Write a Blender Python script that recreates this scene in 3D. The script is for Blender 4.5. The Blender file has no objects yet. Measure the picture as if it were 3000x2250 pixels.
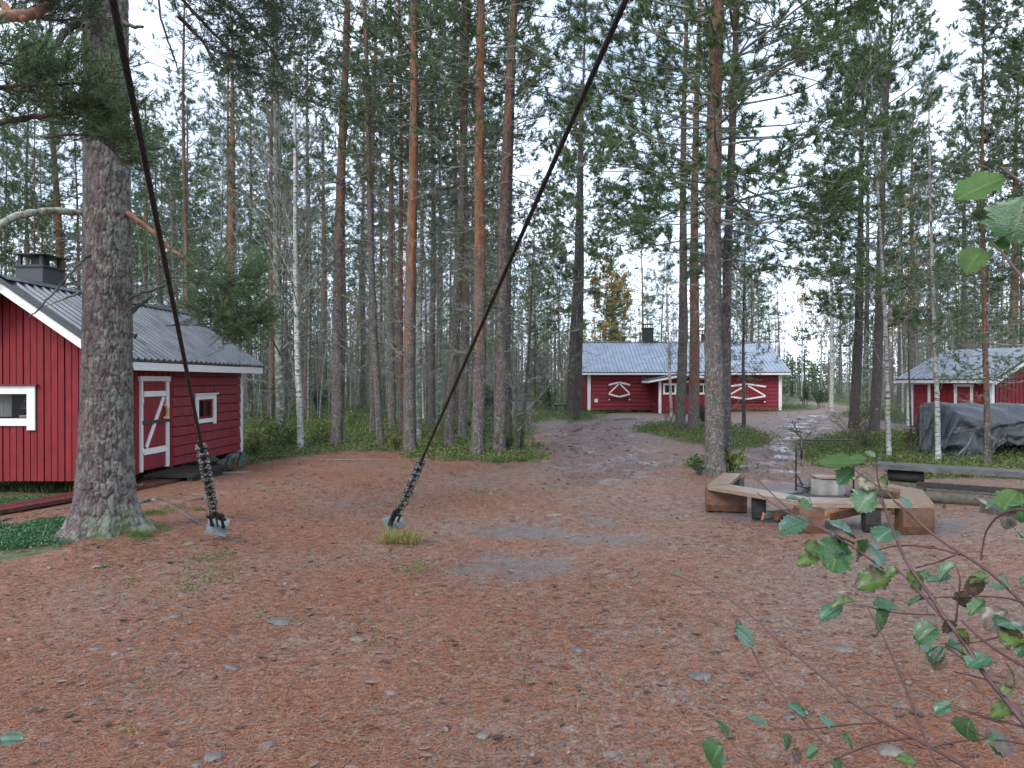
import bpy, math, random
import numpy as np
from mathutils import Vector, Matrix

R = math.radians
random.seed(7)
SC = bpy.context.scene
COL = SC.collection

# ---------------------------------------------------------------- camera
FPX, CX, HZ, EYE = 1650.0, 1106.0, 823.0, 1.62
cd = bpy.data.cameras.new("camera")
cam = bpy.data.objects.new("camera", cd)
COL.objects.link(cam)
cd.sensor_fit = 'HORIZONTAL'
cd.sensor_width = 36.0
cd.lens = 36.0 * FPX / 2212.0
cd.clip_start, cd.clip_end = 0.05, 3000.0
cam.location = (0, 0, EYE)
cam.rotation_euler = (R(90.0) - math.atan(6.5 / FPX), 0, 0)
SC.camera = cam

# ---------------------------------------------------------------- sky, sun, exposure
SUN_EL, SUN_AZ = 42.0, 215.0           # high thin overcast, from behind and left of the camera
world = bpy.data.worlds.new("World")
SC.world = world
world.use_nodes = True
wn, wl = world.node_tree.nodes, world.node_tree.links
wn.clear()
w_out = wn.new("ShaderNodeOutputWorld")
w_bg = wn.new("ShaderNodeBackground")
w_sky = wn.new("ShaderNodeTexSky")
w_sky.sky_type = 'NISHITA'
w_sky.sun_disc = False
w_sky.sun_elevation = R(SUN_EL)
w_sky.sun_rotation = R(SUN_AZ)
w_sky.air_density, w_sky.dust_density, w_sky.ozone_density = 1.0, 0.6, 1.5
w_tc = wn.new("ShaderNodeTexCoord")
w_map = wn.new("ShaderNodeMapping")
w_map.inputs["Scale"].default_value = (1.0, 1.0, 2.2)
w_noise = wn.new("ShaderNodeTexNoise")
w_noise.inputs["Scale"].default_value = 3.2
w_noise.inputs["Detail"].default_value = 7.0
w_noise.inputs["Roughness"].default_value = 0.55
w_ramp = wn.new("ShaderNodeValToRGB")
w_ramp.color_ramp.elements[0].position = 0.36
w_ramp.color_ramp.elements[0].color = (0.30, 0.30, 0.30, 1)
w_ramp.color_ramp.elements[1].position = 0.60
w_ramp.color_ramp.elements[1].color = (1, 1, 1, 1)
w_mix = wn.new("ShaderNodeMix")
w_mix.data_type = 'RGBA'
w_mix.inputs[7].default_value = (8.3, 9.5, 11.5, 1)    # bright overcast cloud
wl.new(w_tc.outputs["Generated"], w_map.inputs["Vector"])
wl.new(w_map.outputs["Vector"], w_noise.inputs["Vector"])
wl.new(w_noise.outputs["Fac"], w_ramp.inputs["Fac"])
wl.new(w_ramp.outputs["Color"], w_mix.inputs[0])
wl.new(w_sky.outputs["Color"], w_mix.inputs[6])
w_n2 = wn.new("ShaderNodeTexNoise")            # darker and brighter folds of the cloud layer
w_n2.inputs["Scale"].default_value = 5.0
w_n2.inputs["Detail"].default_value = 6.0
wl.new(w_map.outputs["Vector"], w_n2.inputs["Vector"])
w_mr = wn.new("ShaderNodeMapRange")
for k_, q_ in zip(("From Min", "From Max", "To Min", "To Max"), (.35, .65, .72, 1.12)): w_mr.inputs[k_].default_value = q_
wl.new(w_n2.outputs["Fac"], w_mr.inputs["Value"])
w_mul = wn.new("ShaderNodeMix"); w_mul.data_type = 'RGBA'; w_mul.blend_type = 'MULTIPLY'; w_mul.inputs[0].default_value = 1.0
wl.new(w_mix.outputs[2], w_mul.inputs[6]); wl.new(w_mr.outputs[0], w_mul.inputs[7])
wl.new(w_mul.outputs[2], w_bg.inputs["Color"])
w_bg.inputs["Strength"].default_value = 0.11
wl.new(w_bg.outputs["Background"], w_out.inputs["Surface"])

sd = bpy.data.lights.new("sun", 'SUN')
sd.energy = 1.5
sd.angle = R(25.0)
sd.color = (1.0, 0.965, 0.92)
sun = bpy.data.objects.new("sun", sd)
COL.objects.link(sun)
_az = R(SUN_AZ)
_d = Vector((math.sin(_az) * math.cos(R(SUN_EL)), math.cos(_az) * math.cos(R(SUN_EL)), math.sin(R(SUN_EL))))
sun.rotation_euler = (-_d).to_track_quat('-Z', 'Y').to_euler()
sun.location = (0, 0, 30)

SC.view_settings.view_transform = 'Standard'
SC.view_settings.look = 'None'
SC.view_settings.gamma = 1.0
SC.view_settings.use_curve_mapping = False
SC.view_settings.exposure = 1.1
SC.cycles.max_bounces = 6
SC.cycles.diffuse_bounces = 4
SC.cycles.glossy_bounces = 2
SC.cycles.transmission_bounces = 4
SC.cycles.transparent_max_bounces = 8

# ---------------------------------------------------------------- mapping helpers
def V(u, v, d):
    """point at depth d seen at view position (u, v) of the 2212 px wide photograph"""
    return np.array(((u - CX) / FPX * d, d, EYE - (v - HZ) / FPX * d))

def Zr(ox, oy, s):
    return lambda x, y: (ox + x * s, oy + y * s)

def smooth(a, b, x):
    t = np.clip((x - a) / (b - a), 0, 1)
    return t * t * (3 - 2 * t)

TREE_BIG = np.array(((222 - CX) / FPX * 7.75, 7.75))

def gz(x, y):
    x = np.asarray(x, float); y = np.asarray(y, float)
    r = np.hypot(x, y)
    a = smooth(1.0, 6.0, r)
    h = a * (0.025 * np.sin(.55 * x + 1.3) * np.sin(.47 * y + .4) + .012 * np.sin(1.7 * x + .9 * y) + .007 * np.sin(3.9 * x - 2.3 * y + 1))
    h = h + smooth(16, 45, r) * .06 * np.sin(.31 * x + .8) * np.sin(.27 * y)
    h = h - .14 * np.exp(-(((x + 7.2) / 1.9) ** 2 + ((y - 14.5) / 4.2) ** 2))
    h = h + .10 * np.exp(-(((x - TREE_BIG[0]) / .75) ** 2 + ((y - TREE_BIG[1]) / .7) ** 2))
    return h

def G(u, v):
    """ground point seen at (u, v)"""
    d = EYE * FPX / max(v - HZ, 1.0)
    for _ in range(6):
        x = (u - CX) / FPX * d
        d = (EYE - float(gz(x, d))) * FPX / max(v - HZ, 1.0)
    return np.array(((u - CX) / FPX * d, d))

# ---------------------------------------------------------------- mesh helpers
def mk_mesh(name, verts, faces, smooth_shade=False, mats=(), mat_idx=None):
    """faces: list of (n,k) int arrays"""
    me = bpy.data.meshes.new(name)
    verts = np.asarray(verts, np.float32)
    faces = [np.asarray(f, np.int32) for f in faces if len(f)]
    nl = sum(f.size for f in faces)
    npoly = sum(len(f) for f in faces)
    me.vertices.add(len(verts))
    me.vertices.foreach_set("co", verts.ravel())
    me.loops.add(nl)
    me.loops.foreach_set("vertex_index", np.concatenate([f.ravel() for f in faces]))
    me.polygons.add(npoly)
    sizes = np.concatenate([np.full(len(f), f.shape[1], np.int32) for f in faces])
    starts = np.concatenate(([0], np.cumsum(sizes)[:-1])).astype(np.int32)
    me.polygons.foreach_set("loop_start", starts)
    me.polygons.foreach_set("use_smooth", np.full(npoly, smooth_shade, bool))
    for m in mats:
        me.materials.append(m)
    if mat_idx is not None:
        me.polygons.foreach_set("material_index", np.asarray(mat_idx, np.int32))
    me.update(calc_edges=True)
    return me

class MB:
    """collects shapes of one part"""
    def __init__(s):
        s.v, s.f, s.n = [], {}, 0
    def add(s, v, f):
        v = np.asarray(v, float).reshape(-1, 3)
        fs = f if isinstance(f, list) and len(f) and isinstance(f[0], np.ndarray) and f[0].ndim == 2 else [np.asarray(f, int)]
        for q in fs:
            s.f.setdefault(q.shape[1], []).append(q + s.n)
        s.v.append(v); s.n += len(v)
        return s
    def box(s, x0, x1, y0, y1, z0, z1, M=None):
        v = np.array([(x, y, z) for z in (z0, z1) for x, y in ((x0, y0), (x1, y0), (x1, y1), (x0, y1))], float)
        return s.hexa(v, M)
    def hexa(s, v, M=None):
        v = np.asarray(v, float)
        if M is not None:
            v = v @ np.array(M.to_3x3()).T + np.array(M.translation)
        return s.add(v, np.array([(3, 2, 1, 0), (4, 5, 6, 7), (0, 1, 5, 4), (1, 2, 6, 5), (2, 3, 7, 6), (3, 0, 4, 7)]))
    def beam(s, a, b, w, h, up=(0, 0, 1)):
        """bar from a to b, w wide across, h thick along up"""
        a, b, up = (np.asarray(q, float) for q in (a, b, up))
        t = (b - a) / np.linalg.norm(b - a)
        c = np.cross(t, up); c /= np.linalg.norm(c)
        u = np.cross(c, t)
        o = [-c * w / 2 - u * h / 2, c * w / 2 - u * h / 2, c * w / 2 + u * h / 2, -c * w / 2 + u * h / 2]
        v = [a + q for q in o] + [b + q for q in o]
        return s.hexa(v)
    def tube(s, P, r, n=8, cap=True):
        P = np.asarray(P, float)
        r = np.full(len(P), r, float) if np.isscalar(r) else np.asarray(r, float)
        v, f = tubes(P[None], r[None], n)
        s.add(v, f)
        if cap:
            m = len(P)
            s.add(np.zeros((0, 3)), [np.array([list(range(n))[::-1]]) - n * m])
            s.add(np.zeros((0, 3)), [np.array([list(range((m - 1) * n, m * n))]) - n * m])
        return s
    def lathe(s, prof, c=(0, 0, 0), n=16, M=None):
        prof = np.asarray(prof, float)
        a = np.linspace(0, 2 * np.pi, n, endpoint=False)
        v = np.stack([prof[:, :1] * np.cos(a), prof[:, :1] * np.sin(a), np.repeat(prof[:, 1:], n, 1)], -1).reshape(-1, 3)
        if M is not None:
            v = v @ np.array(M.to_3x3()).T + np.array(M.translation)
        m = len(prof)
        i = np.arange(m - 1)[:, None] * n; j = np.arange(n)[None]; k = (j + 1) % n
        return s.add(v + np.asarray(c), np.stack([i + j, i + k, i + n + k, i + n + j], -1).reshape(-1, 4))
    def mesh(s, name, mats=(), smooth_shade=False):
        return mk_mesh(name, np.concatenate(s.v), [np.concatenate(q) for q in s.f.values()], smooth_shade, mats)
    def build(s, name, mat, parent=None, smooth_shade=False, label=None):
        return put(name, s.mesh(name, (mat,), smooth_shade), parent, label=label)

def tubes(P, r, n):
    """batch of tubes: P (B,m,3), r (B,m)"""
    B, m, _ = P.shape
    T = np.gradient(P, axis=1)
    T /= np.linalg.norm(T, axis=2, keepdims=True) + 1e-12
    U = np.zeros_like(T)
    r0_ = np.where(np.abs(T[:, 0, 2:3]) > .8, np.array([[1., 0, 0]]), np.array([[0, 0, 1.]]))
    u = np.cross(T[:, 0], r0_)
    for q in range(m):                       # carry the frame along the curve
        u = u - (u * T[:, q]).sum(1, keepdims=True) * T[:, q]
        u /= np.linalg.norm(u, axis=1, keepdims=True) + 1e-12
        U[:, q] = u
    W = np.cross(T, U)
    a = np.linspace(0, 2 * np.pi, n, endpoint=False)
    v = P[:, :, None] + r[:, :, None, None] * (np.cos(a)[None, None, :, None] * U[:, :, None] + np.sin(a)[None, None, :, None] * W[:, :, None])
    b = (np.arange(B) * m * n)[:, None, None]; i = (np.arange(m - 1) * n)[None, :, None]; j = np.arange(n)[None, None]; k = (j + 1) % n
    f = np.stack([b + i + j, b + i + k, b + i + n + k, b + i + n + j], -1).reshape(-1, 4)
    return v.reshape(-1, 3), f

def link(o, parent=None):
    COL.objects.link(o)
    if parent is not None:
        o.parent = parent
    return o

def put(name, me, parent=None, loc=None, rot=None, scale=None, label=None):
    o = bpy.data.objects.new(name, me)
    link(o, parent)
    if loc is not None: o.location = [float(q) for q in loc]
    if rot is not None: o.rotation_euler = rot
    if scale is not None: o.scale = scale
    if label: o["label"] = label
    return o

def tag(o, label, cat, group=None):
    o["label"] = label; o["category"] = cat
    if group: o["group"] = group
    return o

def thing(name, label, cat, loc=(0, 0, 0), rz=0.0, group=None):
    o = bpy.data.objects.new(name, None)
    o.empty_display_size = .2
    link(o)
    o.location = [float(q) for q in loc]; o.rotation_euler = (0, 0, rz)
    return tag(o, label, cat, group)

def structure(o):
    o["kind"] = "structure"; return o

def stuff(o, label=None):
    o["kind"] = "stuff"
    if label: o["label"] = label
    return o

# ---------------------------------------------------------------- materials
class NT:
    def __init__(s, name):
        s.m = bpy.data.materials.new(name); s.m.use_nodes = True
        s.n, s.l = s.m.node_tree.nodes, s.m.node_tree.links
        s.n.clear()
        s.out = s.n.new("ShaderNodeOutputMaterial")
        s.b = s.n.new("ShaderNodeBsdfPrincipled")
        s.l.new(s.b.outputs[0], s.out.inputs[0])
    def put(s, a, b):
        if hasattr(a, "is_linked") or hasattr(a, "links"):
            s.l.new(a, b)
        else:
            b.default_value = a
    def coord(s, kind="Object", scale=(1, 1, 1)):
        t = s.n.new("ShaderNodeTexCoord"); m = s.n.new("ShaderNodeMapping")
        m.inputs["Scale"].default_value = scale
        s.l.new(t.outputs[kind], m.inputs["Vector"])
        return m.outputs[0]
    def noise(s, vec, scale, detail=5, rough=.55, out="Fac"):
        t = s.n.new("ShaderNodeTexNoise")
        t.inputs["Scale"].default_value = scale; t.inputs["Detail"].default_value = detail; t.inputs["Roughness"].default_value = rough
        if vec is not None: s.l.new(vec, t.inputs["Vector"])
        return t.outputs[out]
    def voro(s, vec, scale, feature='F1', out="Distance", rand=1.0):
        t = s.n.new("ShaderNodeTexVoronoi"); t.feature = feature
        t.inputs["Scale"].default_value = scale; t.inputs["Randomness"].default_value = rand
        if vec is not None: s.l.new(vec, t.inputs["Vector"])
        return t.outputs[out]
    def ramp(s, fac, stops):
        t = s.n.new("ShaderNodeValToRGB"); e = t.color_ramp.elements
        while len(e) < len(stops): e.new(.5)
        for q, (p, c) in zip(e, stops):
            q.position = p; q.color = (*c, 1) if len(c) == 3 else c
        s.l.new(fac, t.inputs[0]); return t.outputs[0]
    def val(s, fac, a, b, lo=0.0, hi=1.0):
        t = s.n.new("ShaderNodeMapRange")
        for k, q in zip(("From Min", "From Max", "To Min", "To Max"), (a, b, lo, hi)): t.inputs[k].default_value = q
        s.l.new(fac, t.inputs["Value"]); return t.outputs[0]
    def mix(s, fac, a, b, mode='MIX'):
        t = s.n.new("ShaderNodeMix"); t.data_type = 'RGBA'; t.blend_type = mode
        s.put(fac, t.inputs[0])
        for q, i in ((a, 6), (b, 7)):
            s.put((*q, 1) if isinstance(q, tuple) and len(q) == 3 else q, t.inputs[i])
        return t.outputs[2]
    def math(s, op, a, b=0.0):
        t = s.n.new("ShaderNodeMath"); t.operation = op
        s.put(a, t.inputs[0]); s.put(b, t.inputs[1]); return t.outputs[0]
    def attr(s, name):
        t = s.n.new("ShaderNodeAttribute"); t.attribute_name = name; return t.outputs["Fac"]
    def sepz(s, vec):
        t = s.n.new("ShaderNodeSeparateXYZ"); s.l.new(vec, t.inputs[0]); return t.outputs[2]
    def island(s):
        return s.n.new("ShaderNodeNewGeometry").outputs["Random Per Island"]
    def objrand(s):
        return s.n.new("ShaderNodeObjectInfo").outputs["Random"]
    def bump(s, h, strength=.5, dist=.02, prev=None):
        t = s.n.new("ShaderNodeBump"); t.inputs["Strength"].default_value = strength; t.inputs["Distance"].default_value = dist
        s.l.new(h, t.inputs["Height"])
        if prev is not None: s.l.new(prev, t.inputs["Normal"])
        return t.outputs[0]
    def done(s, color, rough=.7, normal=None, spec=.3, metal=0.0):
        s.put((*color, 1) if isinstance(color, tuple) and len(color) == 3 else color, s.b.inputs["Base Color"])
        s.put(rough, s.b.inputs["Roughness"])
        s.put(metal, s.b.inputs["Metallic"])
        s.b.inputs["Specular IOR Level"].default_value = spec
        if normal is not None: s.l.new(normal, s.b.inputs["Normal"])
        return s.m
    def translucent(s, color, fac):
        t = s.n.new("ShaderNodeBsdfTranslucent"); x = s.n.new("ShaderNodeMixShader")
        s.put(color, t.inputs["Color"]); x.inputs[0].default_value = fac
        s.l.new(s.b.outputs[0], x.inputs[1]); s.l.new(t.outputs[0], x.inputs[2]); s.l.new(x.outputs[0], s.out.inputs[0])
        return s.m

def bark_pine(name, z0, z1, orange=(.30, .135, .075), grey=(.135, .117, .108), lichen=.75, fine=1.0):
    """flaky orange bark above z1, grey plated bark with pale lichen below z0"""
    t = NT(name)
    c = t.coord("Object", (1, 1, .33)); raw = t.coord("Object")
    n1 = t.noise(c, 9 * fine, 6, .6); n2 = t.noise(raw, 2.2, 4)
    wv = t.n.new("ShaderNodeMixRGB"); wv.blend_type = 'ADD'; wv.inputs[0].default_value = .10
    t.l.new(c, wv.inputs[1]); t.l.new(t.noise(raw, 7, 4, .6, "Color"), wv.inputs[2])
    vor = t.voro(wv.outputs[0], 34 * fine, 'DISTANCE_TO_EDGE')
    z = t.sepz(raw)
    h = t.math('ADD', t.val(z, z0, z1), t.val(n2, .3, .7, -.35, .35))
    h = t.val(h, 0, 1)
    g = t.mix(t.val(n1, .3, .7), tuple(q * .55 for q in grey), tuple(q * 1.35 for q in grey))
    g = t.mix(t.val(t.noise(raw, 19, 7, .75), .52, .60, 0, lichen), g, (.29, .315, .26))
    o = t.mix(t.val(n1, .3, .7), tuple(q * .55 for q in orange), tuple(q * 1.25 for q in orange))
    o = t.mix(t.val(t.noise(c, 5, 5), .50, .60, 0, .8), o, (.165, .125, .11))
    col = t.mix(h, g, o)
    col = t.mix(t.val(vor, 0, .09, .62, 0), col, (.04, .033, .03))
    hh = t.math('ADD', t.math('MULTIPLY', t.val(vor, 0, .22), .55), n1)
    return t.done(col, .85, t.bump(hh, .9, .025), .2)

def leafmat(name, cols, rough=.6, tr=.25, spec=.25):
    t = NT(name)
    col = t.ramp(t.island(), [(i / max(1, len(cols) - 1), c) for i, c in enumerate(cols)])
    o = t.objrand()
    col = t.mix(t.val(o, 0, 1, 0, .35), col, tuple(q * .72 for q in cols[0]))
    t.done(col, rough, None, spec)
    return t.translucent(col, tr)

M = {}
M['bark_a'] = bark_pine("bark orange pine", 1.8, 4.6)
M['bark_b'] = bark_pine("bark grey pine", 5.0, 10.0, (.25, .14, .095))
M['bark_c'] = bark_pine("bark mid pine", 3.2, 7.5, (.25, .13, .085), (.135, .115, .107))
M['bark_r'] = bark_pine("bark rusty pine", .6, 2.6, (.25, .115, .072), (.14, .110, .10))
M['bark_d'] = bark_pine("bark dark pine", 9.0, 14.0, (.19, .11, .08), (.095, .082, .080), .25)
M['bark_big'] = bark_pine("bark big pine", 20, 30, (.2, .1, .07), (.165, .138, .128), .55, .8)
t = NT("branch wood"); c = t.coord()
M['branch'] = t.done(t.mix(t.val(t.noise(c, 6, 4), .35, .65), (.032, .028, .025), (.095, .086, .074)), .9)
t = NT("lichen twig"); c = t.coord()
M['twig'] = t.done(t.mix(t.val(t.noise(c, 5, 4), .35, .65), (.10, .095, .085), (.25, .265, .22)), .95)
t = NT("red branch"); c = t.coord()
M['branch_red'] = t.done(t.mix(t.val(t.noise(c, 12, 4), .35, .65), (.14, .07, .05), (.33, .16, .10)), .9)
t = NT("lichen branch"); c = t.coord()
M['branch_lichen'] = t.done(t.mix(t.val(t.noise(c, 22, 6, .7), .42, .6), (.085, .072, .06), (.30, .33, .25)), .95, t.bump(t.noise(c, 60, 4), .8, .01))
M['needle'] = leafmat("pine needles", [(.064, .108, .044), (.098, .160, .060), (.132, .192, .078)])
M['needle_dark'] = leafmat("dark pine needles", [(.052, .088, .040), (.080, .128, .054), (.108, .156, .068)])
M['needle_pale'] = leafmat("pale pine needles", [(.080, .122, .066), (.110, .160, .086), (.138, .188, .102)])
M['needle_hero'] = leafmat("near pine needles", [(.075, .165, .070), (.105, .215, .085), (.14, .255, .10), (.22, .22, .09)], tr=.42)
M['juniper'] = leafmat("juniper needles", [(.022, .052, .036), (.035, .078, .045), (.05, .095, .05)])
M['bilberry'] = leafmat("bilberry leaves", [(.048, .105, .028), (.080, .165, .044), (.12, .195, .055), (.165, .19, .065), (.14, .10, .045), (.08, .06, .035)])
M['moss'] = leafmat("moss", [(.035, .075, .015), (.06, .12, .022), (.09, .155, .035), (.12, .12, .05)], .8, .1)
M['lingon'] = leafmat("lingonberry leaves", [(.03, .085, .03), (.05, .14, .05), (.08, .18, .08)], .4, .15, .4)
M['yellow'] = leafmat("autumn yellow leaves", [(.30, .21, .05), (.40, .29, .08), (.27, .17, .06)], .6, .3)
M['ygreen'] = leafmat("yellow green leaves", [(.085, .15, .03), (.17, .22, .045), (.29, .26, .05)], .5, .35)
M['straw'] = leafmat("straw grass", [(.22, .20, .07), (.32, .27, .10), (.16, .20, .05), (.38, .33, .16)], .7, .2)
t = NT("birch bark"); c = t.coord("Object", (1, 1, 4)); raw = t.coord()
z = t.sepz(raw)
col = t.mix(t.val(t.noise(c, 7, 5, .7), .53, .58), (.45, .44, .41), (.035, .031, .028))
col = t.mix(t.val(t.noise(raw, 5, 4), .42, .60, 0, .8), col, (.24, .25, .21))
M['birch'] = t.done(col, .75, t.bump(t.noise(c, 9, 4), .3, .01))
t = NT("mossy birch bark"); c = t.coord("Object", (1, 1, 2)); raw = t.coord()
col = t.mix(t.val(t.noise(c, 9, 6, .7), .45, .6), (.10, .11, .085), (.30, .31, .27))
col = t.mix(t.val(t.noise(raw, 4, 4), .5, .62, 0, .8), col, (.05, .055, .04))
M['birch_moss'] = t.done(col, .9, t.bump(t.noise(c, 14, 5), .7, .02))

def painted(name, base, var=.18, rough=.65, chips=None):
    t = NT(name); c = t.coord("Object", (3, 3, 1)); raw = t.coord()
    o = t.objrand()
    n = t.noise(c, 3.0, 6, .6)
    col = t.mix(t.val(n, .3, .7), tuple(q * (1 - var) for q in base), tuple(q * (1 + var) for q in base))
    col = t.mix(t.val(o, 0, 1, 0, .28), col, tuple(q * .68 for q in base))
    if chips: col = t.mix(t.val(t.noise(raw, 26, 4, .7), .66, .72, 0, .6), col, chips)
    g = t.noise(t.coord("Object", (40, 40, 2.5)), 4, 4)
    return t.done(col, rough, t.bump(g, .25, .004), .3)
M['red'] = painted("falun red paint", (.185, .015, .018), .22, .7, (.13, .05, .04))
M['red_log'] = painted("worn red log paint", (.205, .021, .031), .25, .6, (.11, .06, .05))
M['white'] = painted("white paint", (.70, .70, .68), .06, .6, (.42, .40, .36))
M['red_dark'] = painted("dark red trim paint", (.15, .022, .022), .2, .65)
M['iron'] = NT("rusty iron").done((.055, .035, .032), .6, None, .5)
M['black_metal'] = NT("black painted metal").done((.022, .024, .027), .45, None, .5)
M['grey_metal'] = NT("dark grey metal").done((.040, .043, .046), .40, None, .5)
M['dark'] = NT("dark void").done((.012, .011, .010), .9)
def roofmat(name, base, metal, rough):
    t = NT(name); raw = t.coord()
    n = t.noise(raw, 2.5, 5); f = t.noise(raw, 40, 4)
    col = t.mix(t.val(n, .35, .65), tuple(q * .8 for q in base), tuple(q * 1.15 for q in base))
    col = t.mix(t.val(f, .68, .73, 0, .6), col, (.16, .09, .05))
    return t.done(col, t.val(n, .3, .7, rough * .8, rough * 1.3), None, .5, metal)
M['roof_near'] = roofmat("dark sheet metal roof", (.085, .093, .105), .35, .28)
M['roof_far'] = roofmat("sky-pale sheet metal roof", (.30, .34, .40), .5, .42)  # sky reflection put into the pale bluish base colour
M['roof_shed'] = roofmat("grey sheet metal roof", (.27, .29, .32), .45, .40)
def wood(name, a, b, rough=.6, sc=(3, 3, 3), spec=.3):
    t = NT(name); c = t.coord("Object", sc)
    n = t.noise(c, 5, 6, .65)
    col = t.mix(t.val(n, .3, .7), a, b)
    col = t.mix(t.val(t.objrand(), 0, 1, 0, .3), col, a)
    return t.done(col, rough, t.bump(n, .4, .01), spec)
M['plank_fresh'] = wood("fresh wet plank", (.15, .095, .062), (.275, .20, .145), .36, (2, 2, 8), .5)
M['log_brown'] = wood("brown log", (.065, .035, .022), (.17, .085, .05), .6)
M['log_cut'] = wood("cut log end", (.12, .055, .025), (.22, .105, .045), .6)
M['wet_dark'] = wood("wet dark plank", (.022, .014, .012), (.062, .034, .028), .28, (2, 2, 2), .5)
M['wet_red'] = wood("wet reddish plank", (.045, .02, .017), (.095, .045, .035), .22, (2, 2, 2), .5)
M['grey_wood'] = wood("weathered grey wood", (.085, .08, .075), (.23, .215, .20), .6)
M['old_wood'] = wood("old grey plank", (.035, .033, .032), (.13, .125, .12), .55, (1, 6, 2))
M['black_wood'] = wood("blackened wood", (.014, .013, .012), (.04, .036, .032), .7)
M['orange_wood'] = wood("split orange wood", (.30, .12, .04), (.50, .22, .07), .6)
M['pale_wood'] = wood("peeled yellow wood", (.42, .27, .11), (.58, .40, .19), .45)
M['mossy_log'] = wood("mossy log", (.040, .037, .026), (.105, .097, .068), .8)
t = NT("granite"); raw = t.coord()
col = t.ramp(t.noise(raw, 7, 7, .7), [(.3, (.030, .030, .029)), (.5, (.078, .076, .071)), (.68, (.14, .135, .122))])
col = t.mix(t.val(t.objrand(), 0, 1, 0, .5), col, (.16, .125, .11), 'MIX')
M['stone'] = t.done(col, .6, t.bump(t.noise(raw, 18, 6), .5, .02), .4)
t = NT("pink granite"); raw = t.coord()
M['stone_pink'] = t.done(t.mix(t.val(t.noise(raw, 9, 7, .7), .35, .65), (.09, .056, .046), (.18, .12, .10)), .6, t.bump(t.noise(raw, 18, 6), .5, .02), .4)
t = NT("pale stone"); raw = t.coord()
M['stone_pale'] = t.done(t.mix(t.val(t.noise(raw, 6, 7, .7), .35, .65), (.075, .068, .056), (.18, .165, .135)), .6, t.bump(t.noise(raw, 18, 6), .5, .02), .4)
t = NT("concrete"); raw = t.coord()
M['concrete'] = t.done(t.mix(t.val(t.noise(raw, 5, 6), .35, .65), (.13, .12, .11), (.27, .255, .235)), .7, t.bump(t.noise(raw, 40, 4), .4, .01))
t = NT("wire rope steel"); raw = t.coord("Object", (1, 1, 1))
M['rope'] = t.done(t.mix(t.val(t.noise(raw, 30, 4), .4, .6), (.006, .006, .0065), (.018, .0175, .017)), .45, None, .35, 0)
t = NT("galvanised steel"); raw = t.coord()
M['galv'] = t.done(t.mix(t.val(t.noise(raw, 14, 6, .7), .35, .65), (.065, .072, .076), (.15, .165, .172)), .45, None, .5, .4)
t = NT("clamp steel"); raw = t.coord()
M['clamp'] = t.done(t.mix(t.val(t.noise(raw, 50, 3), .45, .6), (.026, .024, .021), (.15, .145, .135)), .5, None, .5, .5)
t = NT("tarpaulin"); raw = t.coord()
n = t.noise(raw, 3, 6)
M['tarp'] = t.done(t.mix(t.val(n, .3, .7), (.022, .026, .029), (.058, .065, .072)), t.val(n, .3, .7, .30, .46), t.bump(t.math('ADD', t.noise(raw, 7, 6, .6), t.math('MULTIPLY', t.noise(t.coord('Object', (1, 1, .35)), 16, 4), .6)), .9, .05), .6)
t = NT("window glass")
t.done((.02, .025, .025), .03, None, .5)
tr = t.n.new("ShaderNodeBsdfTransparent"); x = t.n.new("ShaderNodeMixShader"); x.inputs[0].default_value = .30
t.l.new(tr.outputs[0], x.inputs[1]); t.l.new(t.b.outputs[0], x.inputs[2]); t.l.new(x.outputs[0], t.out.inputs[0])
M['glass'] = t.m
M['curtain'] = NT("lace curtain").done((.62, .60, .56), .9)
M['silver'] = NT("lamp metal").done((.55, .55, .53), .3, None, .5, .8)
M['cream'] = NT("cream enamel").done((.60, .50, .36), .6)
M['green_plastic'] = NT("green plastic").done((.008, .075, .055), .45, None, .5)
M['blue_plastic'] = NT("pale blue plastic").done((.30, .52, .68), .4, None, .4)
M['stem'] = NT("alder twig").done((.070, .034, .030), .5, None, .4)
# ---------------------------------------------------------------- ground zones
def poly_sd(P, poly):
    """signed distance to a polygon (inside positive)"""
    poly = np.asarray(poly, float)
    x, y = P[:, 0], P[:, 1]
    best = np.full(len(P), 1e9); ins = np.zeros(len(P), bool)
    for a, b in zip(poly, np.roll(poly, -1, 0)):
        d = b - a; L = d @ d + 1e-12
        tt = np.clip(((x - a[0]) * d[0] + (y - a[1]) * d[1]) / L, 0, 1)
        best = np.minimum(best, (x - a[0] - tt * d[0]) ** 2 + (y - a[1] - tt * d[1]) ** 2)
        c = (a[1] > y) != (b[1] > y)
        with np.errstate(divide='ignore', invalid='ignore'):
            xi = (b[0] - a[0]) * (y - a[1]) / (b[1] - a[1] + 1e-15) + a[0]
        ins ^= c & (x < xi)
    d = np.sqrt(best)
    return np.where(ins, d, -d)

def gp(*pts):
    return [G(u, v) for u, v in pts]

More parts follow.
